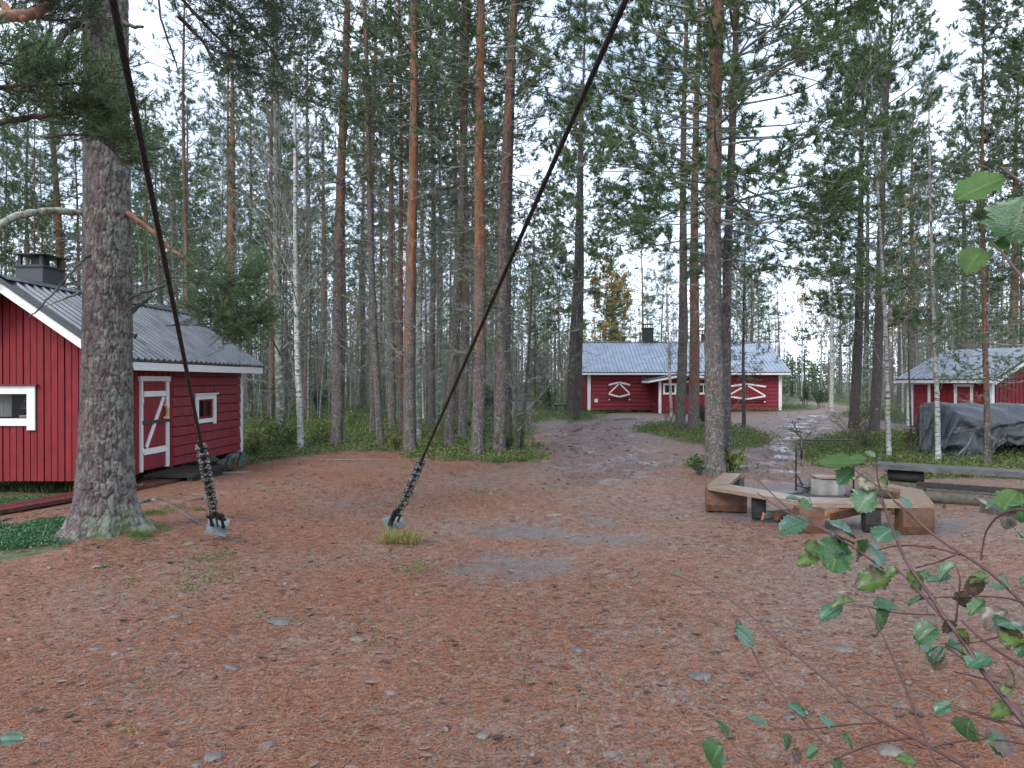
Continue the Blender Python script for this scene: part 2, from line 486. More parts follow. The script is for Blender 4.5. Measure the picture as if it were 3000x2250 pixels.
CLEAR = [(-16, 10)] + gp((-160, 1105), (285, 1050), (455, 1004), (545, 1003), (640, 988), (760, 974), (850, 978), (900, 992), (1000, 997),
    (1190, 1003), (1150, 975), (1140, 935), (1150, 916), (1200, 908), (1290, 911), (1290, 896)) + [(4.2, 38.9), (14.5, 38.9)] + gp((1700, 890)) + [(18, 44), (21, 60), (23, 60), (20.5, 44)] + \
    gp((1800, 895), (1860, 910), (1960, 916)) + [(15.5, 26.5), (15.2, 23.8)] + gp((1960, 936), (1850, 937), (1740, 957), (1715, 985), (1780, 1012), (1880, 1004)) + \
    [(6.4, 13.0), (8.5, 12.6), (14, 11), (16, -14), (-16, -14)]
ISLANDS = [gp((1362, 932), (1400, 917), (1500, 920), (1600, 927), (1678, 946), (1640, 968), (1560, 972), (1480, 957)),
           gp((1490, 1000), (1540, 985), (1600, 1000), (1590, 1026), (1500, 1024)),
           gp((-300, 1120), (40, 1140), (140, 1118), (152, 1150), (120, 1185), (0, 1215), (-300, 1240)),
           gp((-300, 1070), (160, 1072), (165, 1082), (60, 1096), (-300, 1105))]
WET = [gp((1215, 905), (1290, 902), (1400, 903), (1370, 955), (1440, 1010), (1330, 1045), (1230, 1052), (1190, 1000), (1170, 960)),
       gp((1560, 985), (1690, 945), (1690, 905), (1790, 890), (1800, 900), (1745, 950), (1720, 1010), (1700, 1040), (1600, 1035))]
zc = lambda x, y: (663.6 + x * .35548, 1069.1 + y * .35548)
SAND = [gp(*[zc(*q) for q in ((930, 208), (1130, 185), (1300, 162), (1430, 178), (1580, 212), (1850, 236), (2080, 252), (2090, 285), (1800, 292), (1520, 272), (1300, 250), (1180, 276), (1060, 250))]),
        gp(*[zc(*q) for q in ((820, 450), (990, 400), (1080, 362), (1300, 378), (1560, 375), (1660, 410), (1580, 470), (1420, 520), (1180, 500), (900, 490))]),
        gp(*[zc(*q) for q in ((1630, 105), (1780, 120), (1930, 178), (1860, 190), (1720, 178))]),
        gp((1500, 1098), (1600, 1085), (1720, 1105), (1950, 1128), (2080, 1120), (2120, 1150), (1900, 1165), (1700, 1140), (1560, 1118)),
        gp((1560, 1040), (1700, 1045), (1900, 1050), (1930, 1090), (1700, 1090), (1600, 1075))]

def wob(P, s, k):
    x, y = P[:, 0] * s, P[:, 1] * s
    return (np.sin(x * 1.3 + k) * np.cos(y * 1.7 - k) + .6 * np.sin(x * 3.1 - y * 2.3 + 2 * k) + .4 * np.sin(x * 6.7 + y * 5.9 + k))

def zones(P):
    r = np.hypot(P[:, 0], P[:, 1])
    k = np.clip(r / 14, .35, 2.0)
    green = -poly_sd(P, CLEAR) / k + .16 * wob(P, 1.4, .3)
    g = smooth(-.12, .22, green)
    for i, q in enumerate(ISLANDS):
        g = np.maximum(g, smooth(-.08, .16, poly_sd(P, q) / k + .08 * wob(P, 2.2, i)))
    w = np.zeros(len(P))
    for i, q in enumerate(WET):
        w = np.maximum(w, smooth(-.35, .35, poly_sd(P, q) + .25 * wob(P, 1.1, i + 2)))
    s = np.zeros(len(P))
    for i, q in enumerate(SAND):
        s = np.maximum(s, smooth(-.05, .10, poly_sd(P, q) + .06 * wob(P, 3.3, i + 5)))
    return g, w * (1 - g), s * (1 - g)

# ---------------------------------------------------------------- ground sheet
NA, NR = 560, 330
rr = np.concatenate(([0], np.geomspace(.6, 900, NR - 1)))
_h = np.linspace(-1, 1, NA, endpoint=False)
aa = np.pi * (.28 * _h + .72 * _h ** 3) + np.pi / 2                 # finer towards the clearing in view
gx = (rr[:, None] * np.cos(aa)).ravel(); gy = (rr[:, None] * np.sin(aa)).ravel()
GP = np.stack([gx, gy], 1)
zg, zw, zs = zones(GP)
i = np.arange(NR - 1)[:, None] * NA; j = np.arange(NA)[None]; k = (j + 1) % NA
gf = np.stack([i + j, i + NA + j, i + NA + k, i + k], -1).reshape(-1, 4)
far = smooth(200, 900, np.hypot(gx, gy))
grng = np.random.default_rng(3)
rough_h = grng.normal(0, 1, len(gx)) * np.where((np.hypot(gx, gy) > 2) & (np.hypot(gx, gy) < 60), .0035, 0) * (1 - .6 * zs)
ground_me = mk_mesh("ground", np.stack([gx, gy, gz(gx, gy) * (1 - far) + rough_h - .018 * zs], 1), [gf], True)
for nm, a in (("green", zg), ("wet", zw), ("sand", zs)):
    at = ground_me.attributes.new(nm, 'FLOAT', 'POINT'); at.data.foreach_set("value", a.astype(np.float32))
t = NT("forest ground"); raw = t.coord()
fine = t.noise(raw, 55, 8, .75); mid = t.noise(raw, 9, 6, .65); big = t.noise(raw, .55, 4, .6)
st1 = t.noise(t.coord("Object", (10, 55, 10)), 3.2, 5, .7); st2 = t.noise(t.coord("Object", (48, 14, 10)), 3.0, 5, .7)
fib = t.math('MAXIMUM', st1, st2)
needle = t.ramp(t.math('ADD', t.math('MULTIPLY', fib, .65), t.math('MULTIPLY', fine, .4)),
                [(.42, (.020, .010, .007)), (.49, (.125, .046, .023)), (.57, (.250, .100, .050)), (.70, (.36, .19, .115))])
grit = t.ramp(t.math('ADD', t.math('MULTIPLY', fine, .7), t.math('MULTIPLY', mid, .3)),
              [(.38, (.036, .024, .020)), (.49, (.150, .104, .080)), (.57, (.245, .185, .145)), (.68, (.34, .285, .24))])
sx = t.n.new("ShaderNodeSeparateXYZ"); t.l.new(raw, sx.inputs[0])
bare = t.val(t.math('ADD', t.math('MULTIPLY', big, .6), t.math('ADD', t.math('MULTIPLY', mid, .4), t.val(sx.outputs[0], -4, 3, -.08, .07))), .39, .55, .12, .88)
col = t.mix(bare, needle, grit)
peb = t.voro(raw, 34, 'F1', "Color"); pd = t.voro(raw, 34)
sel = t.math('MULTIPLY', t.val(t.sepz(peb), .86, .88), t.val(pd, .30, .24))
col = t.mix(sel, col, t.mix(t.sepz(t.voro(raw, 34.0, 'F1', "Position")), (.10, .095, .09), (.24, .215, .195)))
dark = t.math('MULTIPLY', t.math('MAXIMUM', t.val(t.noise(raw, 24, 5, .7), .58, .65), t.val(t.noise(raw, 6.5, 7, .72), .56, .70, 0, .8)), .7)
col = t.mix(dark, col, (.035, .022, .018))
leafy = t.ramp(t.noise(raw, 22, 8, .8), [(.40, (.018, .012, .010)), (.49, (.095, .054, .043)), (.57, (.185, .118, .096)), (.66, (.32, .25, .22))])
wet = t.math('MULTIPLY', t.attr("wet"), t.val(mid, .35, .6, .45, .95))
col = t.mix(wet, col, leafy)
sandc = t.ramp(fine, [(.34, (.070, .060, .058)), (.5, (.118, .104, .102)), (.66, (.185, .168, .165))])
col = t.mix(t.math('MULTIPLY', t.attr("sand"), t.val(t.noise(raw, 17, 7, .75), .66, .48, .35, .95)), col, sandc)
floor = t.ramp(t.noise(raw, 13, 7, .7), [(.34, (.022, .03, .010)), (.48, (.055, .075, .022)), (.58, (.10, .095, .035)), (.70, (.15, .085, .04))])
gsel = t.val(t.math('ADD', t.attr("green"), t.val(t.noise(raw, 5, 5, .7), .3, .7, -.35, .35)), .3, .62)
col = t.mix(gsel, col, floor)
pud = t.math('MULTIPLY', t.attr("wet"), t.val(t.noise(t.coord("Object", (1, .55, 1)), 1.5, 5, .6), .50, .56))
rough = t.math('SUBTRACT', .62, t.math('MULTIPLY', pud, .46))
hgt = t.math('ADD', t.math('MULTIPLY', fib, .6), t.math('ADD', t.math('MULTIPLY', fine, .7), t.math('MULTIPLY', sel, .8)))
t.done(col, rough, t.bump(t.math('MULTIPLY', hgt, t.math('SUBTRACT', 1.0, t.math('MULTIPLY', pud, .85))), .9, .016), .5)
ground_me.materials.append(t.m)
ground = structure(put("ground", ground_me))

# ---------------------------------------------------------------- house helpers
def corrugated(L, slope_len, pitch=.2, rib=.034):
    """sheet metal: ribs run down the slope (local y), repeat along x"""
    prof = [(0, 0), (.62, 0), (.70, 1), (.90, 1), (.98, 0)]
    xs, zs_ = [], []
    n = int(L / pitch) + 1
    for q in range(n):
        for fx, fz in prof:
            x = (q + fx) * pitch
            if x <= L: xs.append(x); zs_.append(fz * rib)
    xs.append(L); zs_.append(0)
    xs, zs_ = np.array(xs), np.array(zs_)
    v0 = np.stack([xs, np.zeros_like(xs), zs_], 1); v1 = v0 + (0, slope_len, 0)
    m = len(xs); q = np.arange(m - 1)
    lo0 = v0.copy(); lo0[:, 2] = zs_ - .006; lo1 = lo0 + (0, slope_len, 0)
    v = np.concatenate([v0, v1, lo0, lo1])
    f = np.concatenate([np.stack([q, q + 1, q + m + 1, q + m], 1), np.stack([q + 2 * m + 1, q + 2 * m, q + 3 * m, q + 3 * m + 1], 1),
                        np.stack([q + 1, q, q + 2 * m, q + 2 * m + 1], 1), np.stack([q + m, q + m + 1, q + 3 * m + 1, q + 3 * m], 1)])
    return v, f

def roof_slope(parent, name, ridge0, ridge1, eave0, mat, label=None):
    """one slope from the ridge line ridge0-ridge1 down to the eave under ridge0"""
    r0, r1, e0 = (np.asarray(q, float) for q in (ridge0, ridge1, eave0))
    L = np.linalg.norm(r1 - r0); s = np.linalg.norm(e0 - r0)
    X = (r1 - r0) / L; Y = (e0 - r0) / s; Z = np.cross(X, Y)
    if Z[2] < 0: Z = -Z
    v, f = corrugated(L, s)
    w = r0 + v[:, :1] * X + v[:, 1:2] * Y + (v[:, 2:3] + .012) * Z
    mb = MB(); mb.add(w, f)
    o = mb.build(name, mat, parent, label=label)
    db = MB()
    o0, o1 = r0 - Z * .035, r0 - Z * .005
    q = [o0, o0 + X * L, o0 + X * L + Y * (s - .02), o0 + Y * (s - .02)]
    db.hexa(np.array(q + [p + Z * .03 for p in q]))
    db.build("roof_deck", M['grey_wood'], parent)
    return o

def board(parent, name, mat, *box, label=None):
    return MB().box(*box).build(name, mat, parent, label=label)

# ---------------------------------------------------------------- left cabin (near)
CAB = thing("cabin", "red cabin with black chimney half hidden behind the thick pine trunk", "cabin", (-6.1, 11.5, 0), -math.atan(.03))
ZB, ZE, ZR = .11, 2.20, 3.13           # wall foot, wall top at the side, ridge
CW, CL = 2.72, 5.25                    # width across the gable, length
mid = -CW / 2
roofz = lambda x: ZR - .06 - abs(x - mid) * (ZR - ZE) / (CW / 2)
wx0, wx1, wz0, wz1 = -1.95, -1.19, 1.045, 1.435      # gable window opening
sy0, sy1, sz0, sz1 = 3.08, 3.70, .90, 1.26            # small side window opening
w = MB()
ZW = ZE - .09
w.box(-CW, wx0, .04, .10, ZB + .02, ZW); w.box(wx1, -.04, .04, .10, ZB + .02, ZW)
w.box(wx0, wx1, .04, .10, ZB + .02, wz0); w.box(wx0, wx1, .04, .10, wz1, ZW)
w.box(-.10, -.04, .10, sy0, ZB + .02, ZW); w.box(-.10, -.04, sy1, CL - .04, ZB + .02, ZW)
w.box(-.10, -.04, sy0, sy1, ZB + .02, sz0); w.box(-.10, -.04, sy0, sy1, sz1, ZW)
w.box(-CW, -CW + .06, .10, CL - .04, ZB + .02, ZW)
w.box(-CW + .06, -.10, CL - .10, CL - .04, ZB + .02, ZW)
w.box(-CW + .06, -.10, .10, CL - .10, ZB + .02, ZB + .06)
for y in (.04, CL - .10):
    w.add([(-CW, y, ZW), (-.04, y, ZW), (mid, y, ZR - .14), (-CW, y + .06, ZW), (-.04, y + .06, ZW), (mid, y + .06, ZR - .14)],
          [np.array([(0, 1, 2), (5, 4, 3)]), np.array([(0, 3, 4, 1), (1, 4, 5, 2), (2, 5, 3, 0)])])
w.build("wall", M['log_brown'], CAB)
p = .106; n = 0; x = 0.0
while x > -CW:
    x0, x1 = x - p + .008, x - .008
    fr = -.016 + .005 * (n % 3 - 1)
    zt0, zt1 = roofz(x0), roofz(x1)
    segs = [(ZB, None)]
    if x0 < wx1 + .09 and x1 > wx0 - .09: segs = [(ZB, wz0 - .06), (wz1 + .06, None)]
    for a, b in segs:
        ta, tb = (zt0, zt1) if b is None else (b, b)
        y0, y1 = fr, .038
        vv = [(x0, y0, a), (x1, y0, a), (x1, y1, a), (x0, y1, a), (x0, y0, ta), (x1, y0, tb), (x1, y1, tb), (x0, y1, ta)]
        MB().hexa(vv).build("board", M['red'], CAB)
    x -= p; n += 1
# side wall: vertical boards left of the door, horizontal logs right of it
y = .02; n = 0
while y < .92:
    fr = .018 if n % 2 else 0.0
    board(CAB, "board", M['red'], -.038, fr, y + .003, min(y + p, .94) - .003, ZB, ZE - .07)
    y += p; n += 1
for q in range(9):
    board(CAB, "board", M['red'], -.038, .018 if q % 2 else .004, .945 + q * .107, .945 + q * .107 + .101, 1.704, ZE - .07)
board(CAB, "board", M['red'], -.038, .022, 1.91, 2.05, ZB - .02, ZE - .07)
hz = [ZB + .0, .27, .45, .63, .80, .98, 1.16, 1.34, 1.53, 1.70, 1.88, 2.04, ZE - .07]
rg = random.Random(5)
for a, b in zip(hz[:-1], hz[1:]):
    for q0, q1 in ((2.055, 5.15),):
        if b > sz0 - .09 and a < sz1 + .09:
            parts = [(q0, sy0 - .10), (sy1 + .10, q1)]
            if b > sz1 + .13: board(CAB, "siding_log", M['red_log'], -.038, .018, sy0 - .098, sy1 + .098, sz1 + .124, b - .008)
            if a < sz0 - .14: board(CAB, "siding_log", M['red_log'], -.038, .024, sy0 - .098, sy1 + .098, a + .008, sz0 - .132)
        else:
            parts = [(q0, q1)]
        for u0, u1 in parts:
            d = rg.uniform(.012, .028)
            vv = [(-.038, u0, a + .006), (d + .012, u0, a + .008), (d + .012, u1, a + .008 + rg.uniform(-.006, .006)), (-.038, u1, a + .006),
                  (-.038, u0, b - .006), (d - .008, u0, b - .010), (d - .008, u1, b - .010 + rg.uniform(-.006, .006)), (-.038, u1, b - .006)]
            MB().hexa(vv).build("siding_log", M['red_log'], CAB)
board(CAB, "corner_post", M['white'], -.06, .045, 5.152, 5.25, ZB - .03, ZE - .08)
board(CAB, "corner_post", M['white'], -.08, .030, -.028, .016, ZB, ZE - .10)
# gable window
win = MB()
win.box(wx0 - .115, wx0 + .01, -.05, -.022, wz0 - .165, wz1 + .115); win.box(wx1 - .01, wx1 + .115, -.05, -.022, wz0 - .165, wz1 + .115)
win.box(wx0 + .012, wx1 - .012, -.047, -.022, wz1 - .01, wz1 + .112); win.box(wx0 + .012, wx1 - .012, -.047, -.022, wz0 - .10, wz0 + .01)
wf = win.build("window", M['white'], CAB)
board(wf, "drip_board", M['red_dark'], wx0 - .16, wx1 + .16, -.085, -.010, wz1 + .117, wz1 + .137)
board(wf, "pane", M['glass'], wx0, wx1, .02, .024, wz0, wz1)
cur = MB()
cx_ = np.linspace(wx0 + .02, wx0 + .40, 26)
P0 = np.stack([cx_, .13 + .018 * np.sin(np.arange(26) * 1.5), np.full(26, wz1 + .02)], 1); P1 = P0.copy(); P1[:, 2] = wz0 + .03
q = np.arange(25)
cur.add(np.concatenate([P0, P1]), np.stack([q, q + 1, q + 27, q + 26], 1))
cur.build("curtain", M['curtain'], wf)
board(wf, "sill", M['white'], wx0 - .02, wx1 + .02, .03, .30, wz0 - .035, wz0 - .004)
def cabw(x, y, z):
    a = -math.atan(.03)
    return (-6.1 + x * math.cos(a) - y * math.sin(a), 11.5 + x * math.sin(a) + y * math.cos(a), z)
lamp = thing("pendant_lamp", "small silver lamp hanging inside the cabin window", "lamp", cabw(-1.50, .36, wz1 - .05))
MB().lathe([(.006, .34), (.006, .0), (.02, -.02), (.028, -.08), (.035, -.10)], n=12).build("lamp_stem", M['silver'], lamp, True)
MB().lathe([(.035, -.10), (.06, -.12), (.095, -.185), (.098, -.20), (.06, -.195)], n=18).build("lamp_shade", M['silver'], lamp, True)
tray = MB(); tray.lathe([(0, 0), (.10, 0), (.14, .03), (.13, .055), (.05, .06), (0, .06)], n=18)
tr_o = tray.build("wooden_tray", M['cream'], None, True)
tr_o.location = cabw(-1.32, .17, wz0 - .004); tr_o.scale = (1.0, .6, 1.0)
tag(tr_o, "cream coloured round tray standing on the sill inside the cabin window", "tray")
# small side window
sw = MB()
sw.box(.020, .048, sy0 - .15, sy0 - .03, sz0 - .13, sz1 + .10); sw.box(.020, .048, sy1 + .03, sy1 + .15, sz0 - .13, sz1 + .10)
sw.box(.020, .045, sy0 - .028, sy1 + .028, sz1 + .005, sz1 + .098); sw.box(.020, .045, sy0 - .028, sy1 + .028, sz0 - .09, sz0 - .01)
swf = sw.build("window", M['white'], CAB)
fr_ = MB()
fr_.box(-.02, .012, sy0 - .027, sy0 + .03, sz0 - .008, sz1 + .003); fr_.box(-.02, .012, sy1 - .03, sy1 + .027, sz0 - .008, sz1 + .003)
fr_.box(-.02, .010, sy0 + .031, sy1 - .031, sz1 - .03, sz1 + .002); fr_.box(-.02, .010, sy0 + .031, sy1 - .031, sz0 - .006, sz0 + .03)
fr_.box(-.018, .008, (sy0 + sy1) / 2 - .018, (sy0 + sy1) / 2 + .018, sz0 + .031, sz1 - .031)
fr_.build("sash", M['red'], swf)
board(swf, "pane", M['glass'], -.03, -.026, sy0, sy1, sz0, sz1)
board(swf, "drip_board", M['white'], .0, .085, sy0 - .20, sy1 + .20, sz1 + .101, sz1 + .122)
# door
dz0 = .15
dr = MB()
for a, b in ((1.01, 1.27), (1.274, 1.53), (1.534, 1.80)):
    dr.box(-.036, .012, a, b, dz0, 1.60)
door = dr.build("door", M['red_log'], CAB)
for a, b in ((.945, 1.005), (1.805, 1.90)):
    board(CAB, "door_jamb", M['white'], -.03, .034, a, b, dz0 - .02, 1.615)
board(CAB, "door_lintel", M['white'], -.03, .042, .90, 1.94, 1.618, 1.70)
br = MB()
br.box(.0125, .030, 1.05, 1.795, 1.36, 1.45); br.box(.0125, .030, 1.05, 1.795, .40, .50)
br.beam((.021, 1.13, .52), (.021, 1.72, 1.345), .078, .0165, up=(1, 0, 0))
br.build("door_brace", M['white'], door)
MB().box(.031, .043, .97, 1.88, .905, .965).build("latch_bar", M['iron'], door)
hp = [(.03, 1.70, 1.21), (.06, 1.735, 1.19), (.07, 1.765, 1.13), (.07, 1.765, 1.06), (.068, 1.74, 1.01), (.06, 1.69, .985), (.045, 1.655, .985)]
MB().tube(hp, [.020, .023, .026, .028, .026, .024, .018], 10).build("handle", M['pale_wood'], door, True)
for z in (1.35, .52):
    MB().tube([(.045, .975, z), (.045, .975, z - .10)], .014, 8).build("hinge", M['white'], door, True)
# roof
ry0, ry1 = -.40, 5.62
eaveX, eaveZ = .38, ZE - .38 * (ZR - ZE) / (CW / 2)
roof_slope(CAB, "roof", (mid, ry0, ZR), (mid, ry1, ZR), (eaveX, ry0, eaveZ), M['roof_near'])
roof_slope(CAB, "roof", (mid, ry0, ZR), (mid, ry1, ZR), (2 * mid - eaveX, ry0, eaveZ), M['roof_near'])
rc = MB(); rc.beam((mid - .07, ry0 - .01, ZR + .005), (mid - .07, ry1 + .01, ZR + .005), .17, .012, up=(-.55, 0, 1)); rc.beam((mid + .07, ry0 - .01, ZR + .005), (mid + .07, ry1 + .01, ZR + .005), .17, .012, up=(.55, 0, 1))
rc.build("ridge_cap", M['black_metal'], CAB)
sl = np.array((eaveX - mid, 0, eaveZ - ZR)); sl /= np.linalg.norm(sl)
nrm = np.array((-sl[2], 0, sl[0]))
for sgn, nm in ((1, 1), (-1, 1)):
    a = np.array((mid, ry0 + .012, ZR)); b = np.array((eaveX, ry0 + .012, eaveZ))
    nn = nrm.copy()
    if sgn < 0:
        b[0] = 2 * mid - eaveX; nn[0] = -nn[0]
    MB().beam(a - nn * .115, b - nn * .115, .024, .125, up=nn).build("bargeboard", M['white'], CAB)
    MB().beam(a - nn * .022 + (0, -.018, 0), b - nn * .022 + (0, -.018, 0), .05, .062, up=nn).build("verge_flashing", M['grey_metal'], CAB)
board(CAB, "fascia", M['white'], eaveX - .045, eaveX - .02, ry0 + .03, ry1 - .02, eaveZ - .155, eaveZ - .03)
board(CAB, "fascia", M['white'], 2 * mid - eaveX + .02, 2 * mid - eaveX + .045, ry0 + .03, ry1 - .02, eaveZ - .155, eaveZ - .03)
# chimney
ch = MB(); ch.box(-2.13, -1.67, 1.05, 1.62, 2.35, 3.50)
cho = ch.build("chimney", M['grey_metal'], CAB)
MB().box(-2.16, -1.64, 1.02, 1.65, 3.502, 3.54).build("chimney_rim", M['black_metal'], cho)
cc = MB()
for x, y in ((-2.08, 1.10), (-1.72, 1.10), (-1.72, 1.57), (-2.08, 1.57)):
    cc.box(x - .025, x + .025, y - .025, y + .025, 3.541, 3.70)
cc.box(-1.98, -1.82, 1.22, 1.46, 3.542, 3.68)
cc.box(-2.14, -1.60, .98, 1.70, 3.702, 3.72)
cc.build("chimney_cap", M['black_metal'], cho)
# roof hook / snow guard
MB().add([(-.28, .95, 2.42), (-.10, .95, 2.30), (-.06, .95, 2.39), (-.28, 1.02, 2.42), (-.10, 1.02, 2.30), (-.06, 1.02, 2.39)], [np.array([(0, 1, 2), (5, 4, 3)]), np.array([(0, 3, 4, 1), (1, 4, 5, 2), (2, 5, 3, 0)])]).build("roof_hook", M['black_metal'], CAB)
# stone footing under the far corner
def rock(seed, sx, sy, sz, sub=2):
    import bmesh
    bm = bmesh.new(); bmesh.ops.create_icosphere(bm, subdivisions=sub, radius=1)
    v = np.array([q.co[:] for q in bm.verts]); f = np.array([[q.index for q in p.verts] for p in bm.faces]); bm.free()
    r = np.random.default_rng(seed)
    d = np.ones(len(v))
    for _ in range(7):
        n_ = r.normal(size=3); n_ /= np.linalg.norm(n_)
        c_ = r.uniform(.5, .9)
        k_ = v @ n_
        d = np.minimum(d, np.where(k_ > c_, c_ / np.maximum(k_, 1e-6), 1))
    v = v * d[:, None] * (1 + r.normal(0, .025, (len(v), 1)))
    return v * (sx, sy, sz), f
for q, (yy, s_, xx) in enumerate([(5.1, .17, -.05), (4.85, .20, .0), (4.55, .15, -.02), (4.93, .13, .10), (4.35, .12, .02), (5.0, .16, -.3), (4.1, .11, .0), (.15, .16, -2.3), (.12, .15, -2.0), (.3, .15, -.4)]):
    v_, f_ = rock(q + 40, s_, s_ * 1.1, s_ * .75)
    o = MB().add(v_, f_).build("footing_stone", M['stone'], CAB, False)
    o.location = (xx, yy, -.08 + .04 * (q % 3) if q < 7 else -.03)
for a, b in ((-2.5, .2), (-.2, .2), (-.2, 2.6), (-2.5, 5.0)):
    board(CAB, "sill_beam", M['black_wood'], a - .12, a + .12, b, b + .24, -.22, ZB + .015)
# step by the door and boardwalk
st = thing("door_step", "low blackened plank step in front of the cabin door", "step", (-5.6, 13.1, float(gz(-5.6, 13.1))), -.03)
for q in range(4):
    MB().box(-.40, .42, -.62 + q * .36, -.27 + q * .36 - .012, .10 + .004 * (q % 2), .15).build("plank", M['black_wood'], st)
for x in (-.32, .30):
    MB().box(x, x + .09, -.60, .80, -.06, .099).build("bearer", M['black_wood'], st)
def walk(pts, label):
    a, b = (np.array(q) for q in pts)
    L = np.linalg.norm(b - a); rz = math.atan2(b[1] - a[1], b[0] - a[0])
    c = (a + b) / 2
    o = thing("boardwalk", label, "boardwalk", (c[0], c[1], float(gz(*c))), rz, "boardwalk lengths beside the cabin")
    for q in (-1, 1):
        MB().box(-L / 2, L / 2, q * .115 - .105, q * .115 + .105, .035, .085).build("plank", M['wet_red'], o)
    for q in (-.42, .0, .42):
        MB().box(q * L - .05, q * L + .05, -.2, .2, -.05, .034).build("bearer", M['black_wood'], o)
    return o
wa, wb, wc_ = G(-60, 1118), G(292, 1056), G(492, 1016)
walk((wa, wb + (wa - wb) * .012), "wet plank boardwalk running to the left behind the thick pine")
walk((wb, wc_), "wet plank boardwalk length in front of the cabin door step")
bb = thing("boot_brush", "dark green boot brush with two upright blades by the cabin corner", "boot brush", (*G(508, 1012), float(gz(*G(508, 1012)))), .5)
MB().hexa([(-.20, -.03, 0), (-.12, -.03, 0), (-.12, .12, 0), (-.20, .12, 0), (-.10, -.03, .26), (-.05, -.03, .26), (-.05, .14, .26), (-.10, .14, .26)]).build("brush_blade", M['green_plastic'], bb)
MB().hexa([(.02, -.02, 0), (.09, -.02, 0), (.09, .14, 0), (.02, .14, 0), (.12, -.02, .30), (.19, -.02, .30), (.19, .16, .30), (.12, .16, .30)]).build("brush_blade", M['green_plastic'], bb)
MB().box(-.24, .16, -.08, .18, 0, .03).build("base", M['black_metal'], bb)
pk = MB().box(-.36, .36, -.045, .045, 0, .03).build("loose_plank", M['grey_wood'], None)
pk.location = (*G(500, 1024), float(gz(*G(500, 1024))) + .01); pk.rotation_euler = (0, 0, .45)
tag(pk, "short pale grey plank lying by the green boot brush", "plank")

# ---------------------------------------------------------------- far cabin
FX, FY = 9.03, 40.0
FH = thing("far_cabin", "long red cabin with sky-pale metal roof across the clearing", "cabin", (FX, FY, 0))
L2 = 5.12
FZB, FZE, FZR, FD = .10, 2.05, 3.80, 6.4
w = MB(); w.box(-L2 + .05, L2 - .05, .05, FD - .05, FZB + .02, FZE)
for x in (-L2 + .05, L2 - .11):
    w.add([(x, .05, FZE), (x, FD - .05, FZE), (x, FD / 2, FZR - .1), (x + .06, .05, FZE), (x + .06, FD - .05, FZE), (x + .06, FD / 2, FZR - .1)],
          [np.array([(2, 1, 0), (3, 4, 5)]), np.array([(1, 4, 3, 0), (2, 5, 4, 1), (0, 3, 5, 2)])])
w.build("wall", M['log_brown'], FH)
rows = np.linspace(FZB, FZE + .02, 11)
px0, px1 = -1.72, 1.02                 # porch
for a, b in zip(rows[:-1], rows[1:]):
    for x0, x1 in ((-L2 + .20, px0), (px1, L2 - .20)):
        MB().hexa([(x0, -.03, a + .006), (x1, -.03, a + .006), (x1, .05, a), (x0, .05, a), (x0, -.005, b - .006), (x1, -.005, b - .006), (x1, .05, b), (x0, .05, b)]).build("siding_board", M['red_log'], FH)
    MB().hexa([(-L2 - .03, .02, a + .006), (-L2 + .05, .02, a), (-L2 + .05, FD, a), (-L2 - .03, FD, a + .006), (-L2 - .005, .02, b - .006), (-L2 + .05, .02, b), (-L2 + .05, FD, b), (-L2 - .005, FD, b - .006)]).build("siding_board", M['red_log'], FH)
for x in (-L2 + .04, L2 - .20):
    board(FH, "corner_post", M['white'], x, x + .16, -.07, .02, FZB - .02, FZE - .04)
ez = FZE + .02
roof_slope(FH, "roof", (-L2 - .32, FD / 2, FZR), (L2 + .32, FD / 2, FZR), (-L2 - .32, -.45, ez), M['roof_far'])
roof_slope(FH, "roof", (-L2 - .32, FD / 2, FZR), (L2 + .32, FD / 2, FZR), (-L2 - .32, FD + .45, ez), M['roof_far'])
board(FH, "ridge_cap", M['roof_far'], -L2 - .33, L2 + .33, FD / 2 - .10, FD / 2 + .10, FZR + .03, FZR + .055)
board(FH, "fascia", M['white'], -L2 - .30, L2 + .30, -.452, -.428, ez - .13, ez - .035)
for x in (-L2 - .31, L2 + .285):
    for s_ in (-1, 1):
        e = np.array((x, FD / 2 + s_ * (FD / 2 + .44), ez)); r_ = np.array((x, FD / 2, FZR)); up_ = np.array((0, s_ * (FZR - ez), FD / 2 + .44)); up_ /= np.linalg.norm(up_)
        MB().beam(r_ - up_ * .12, e - up_ * .12, .025, .13, up=up_).build("bargeboard", M['white'], FH)
for x, y, wd, top in ((-1.50, FD / 2 + .25, .52, 4.85), (2.05, FD / 2 + 1.0, .50, 4.55)):
    c_ = MB().box(x, x + wd, y, y + .6, 3.1, top - .25).build("chimney", M['black_metal'], FH)
    q_ = MB(); q_.box(x - .04, x + wd + .04, y - .04, y + .64, top - .248, top - .20)
    for dx in (.06, wd - .06):
        for dy in (.06, .54): q_.box(x + dx - .02, x + dx + .02, y + dy - .02, y + dy + .02, top - .199, top)
    q_.box(x - .06, x + wd + .06, y - .06, y + .66, top + .001, top + .03)
    q_.build("chimney_cap", M['black_metal'], c_)
board(FH, "chimney_flashing", M['black_metal'], -1.62, -.80, FD / 2 - .14, FD / 2 + .3, FZR + .045, FZR + .075)
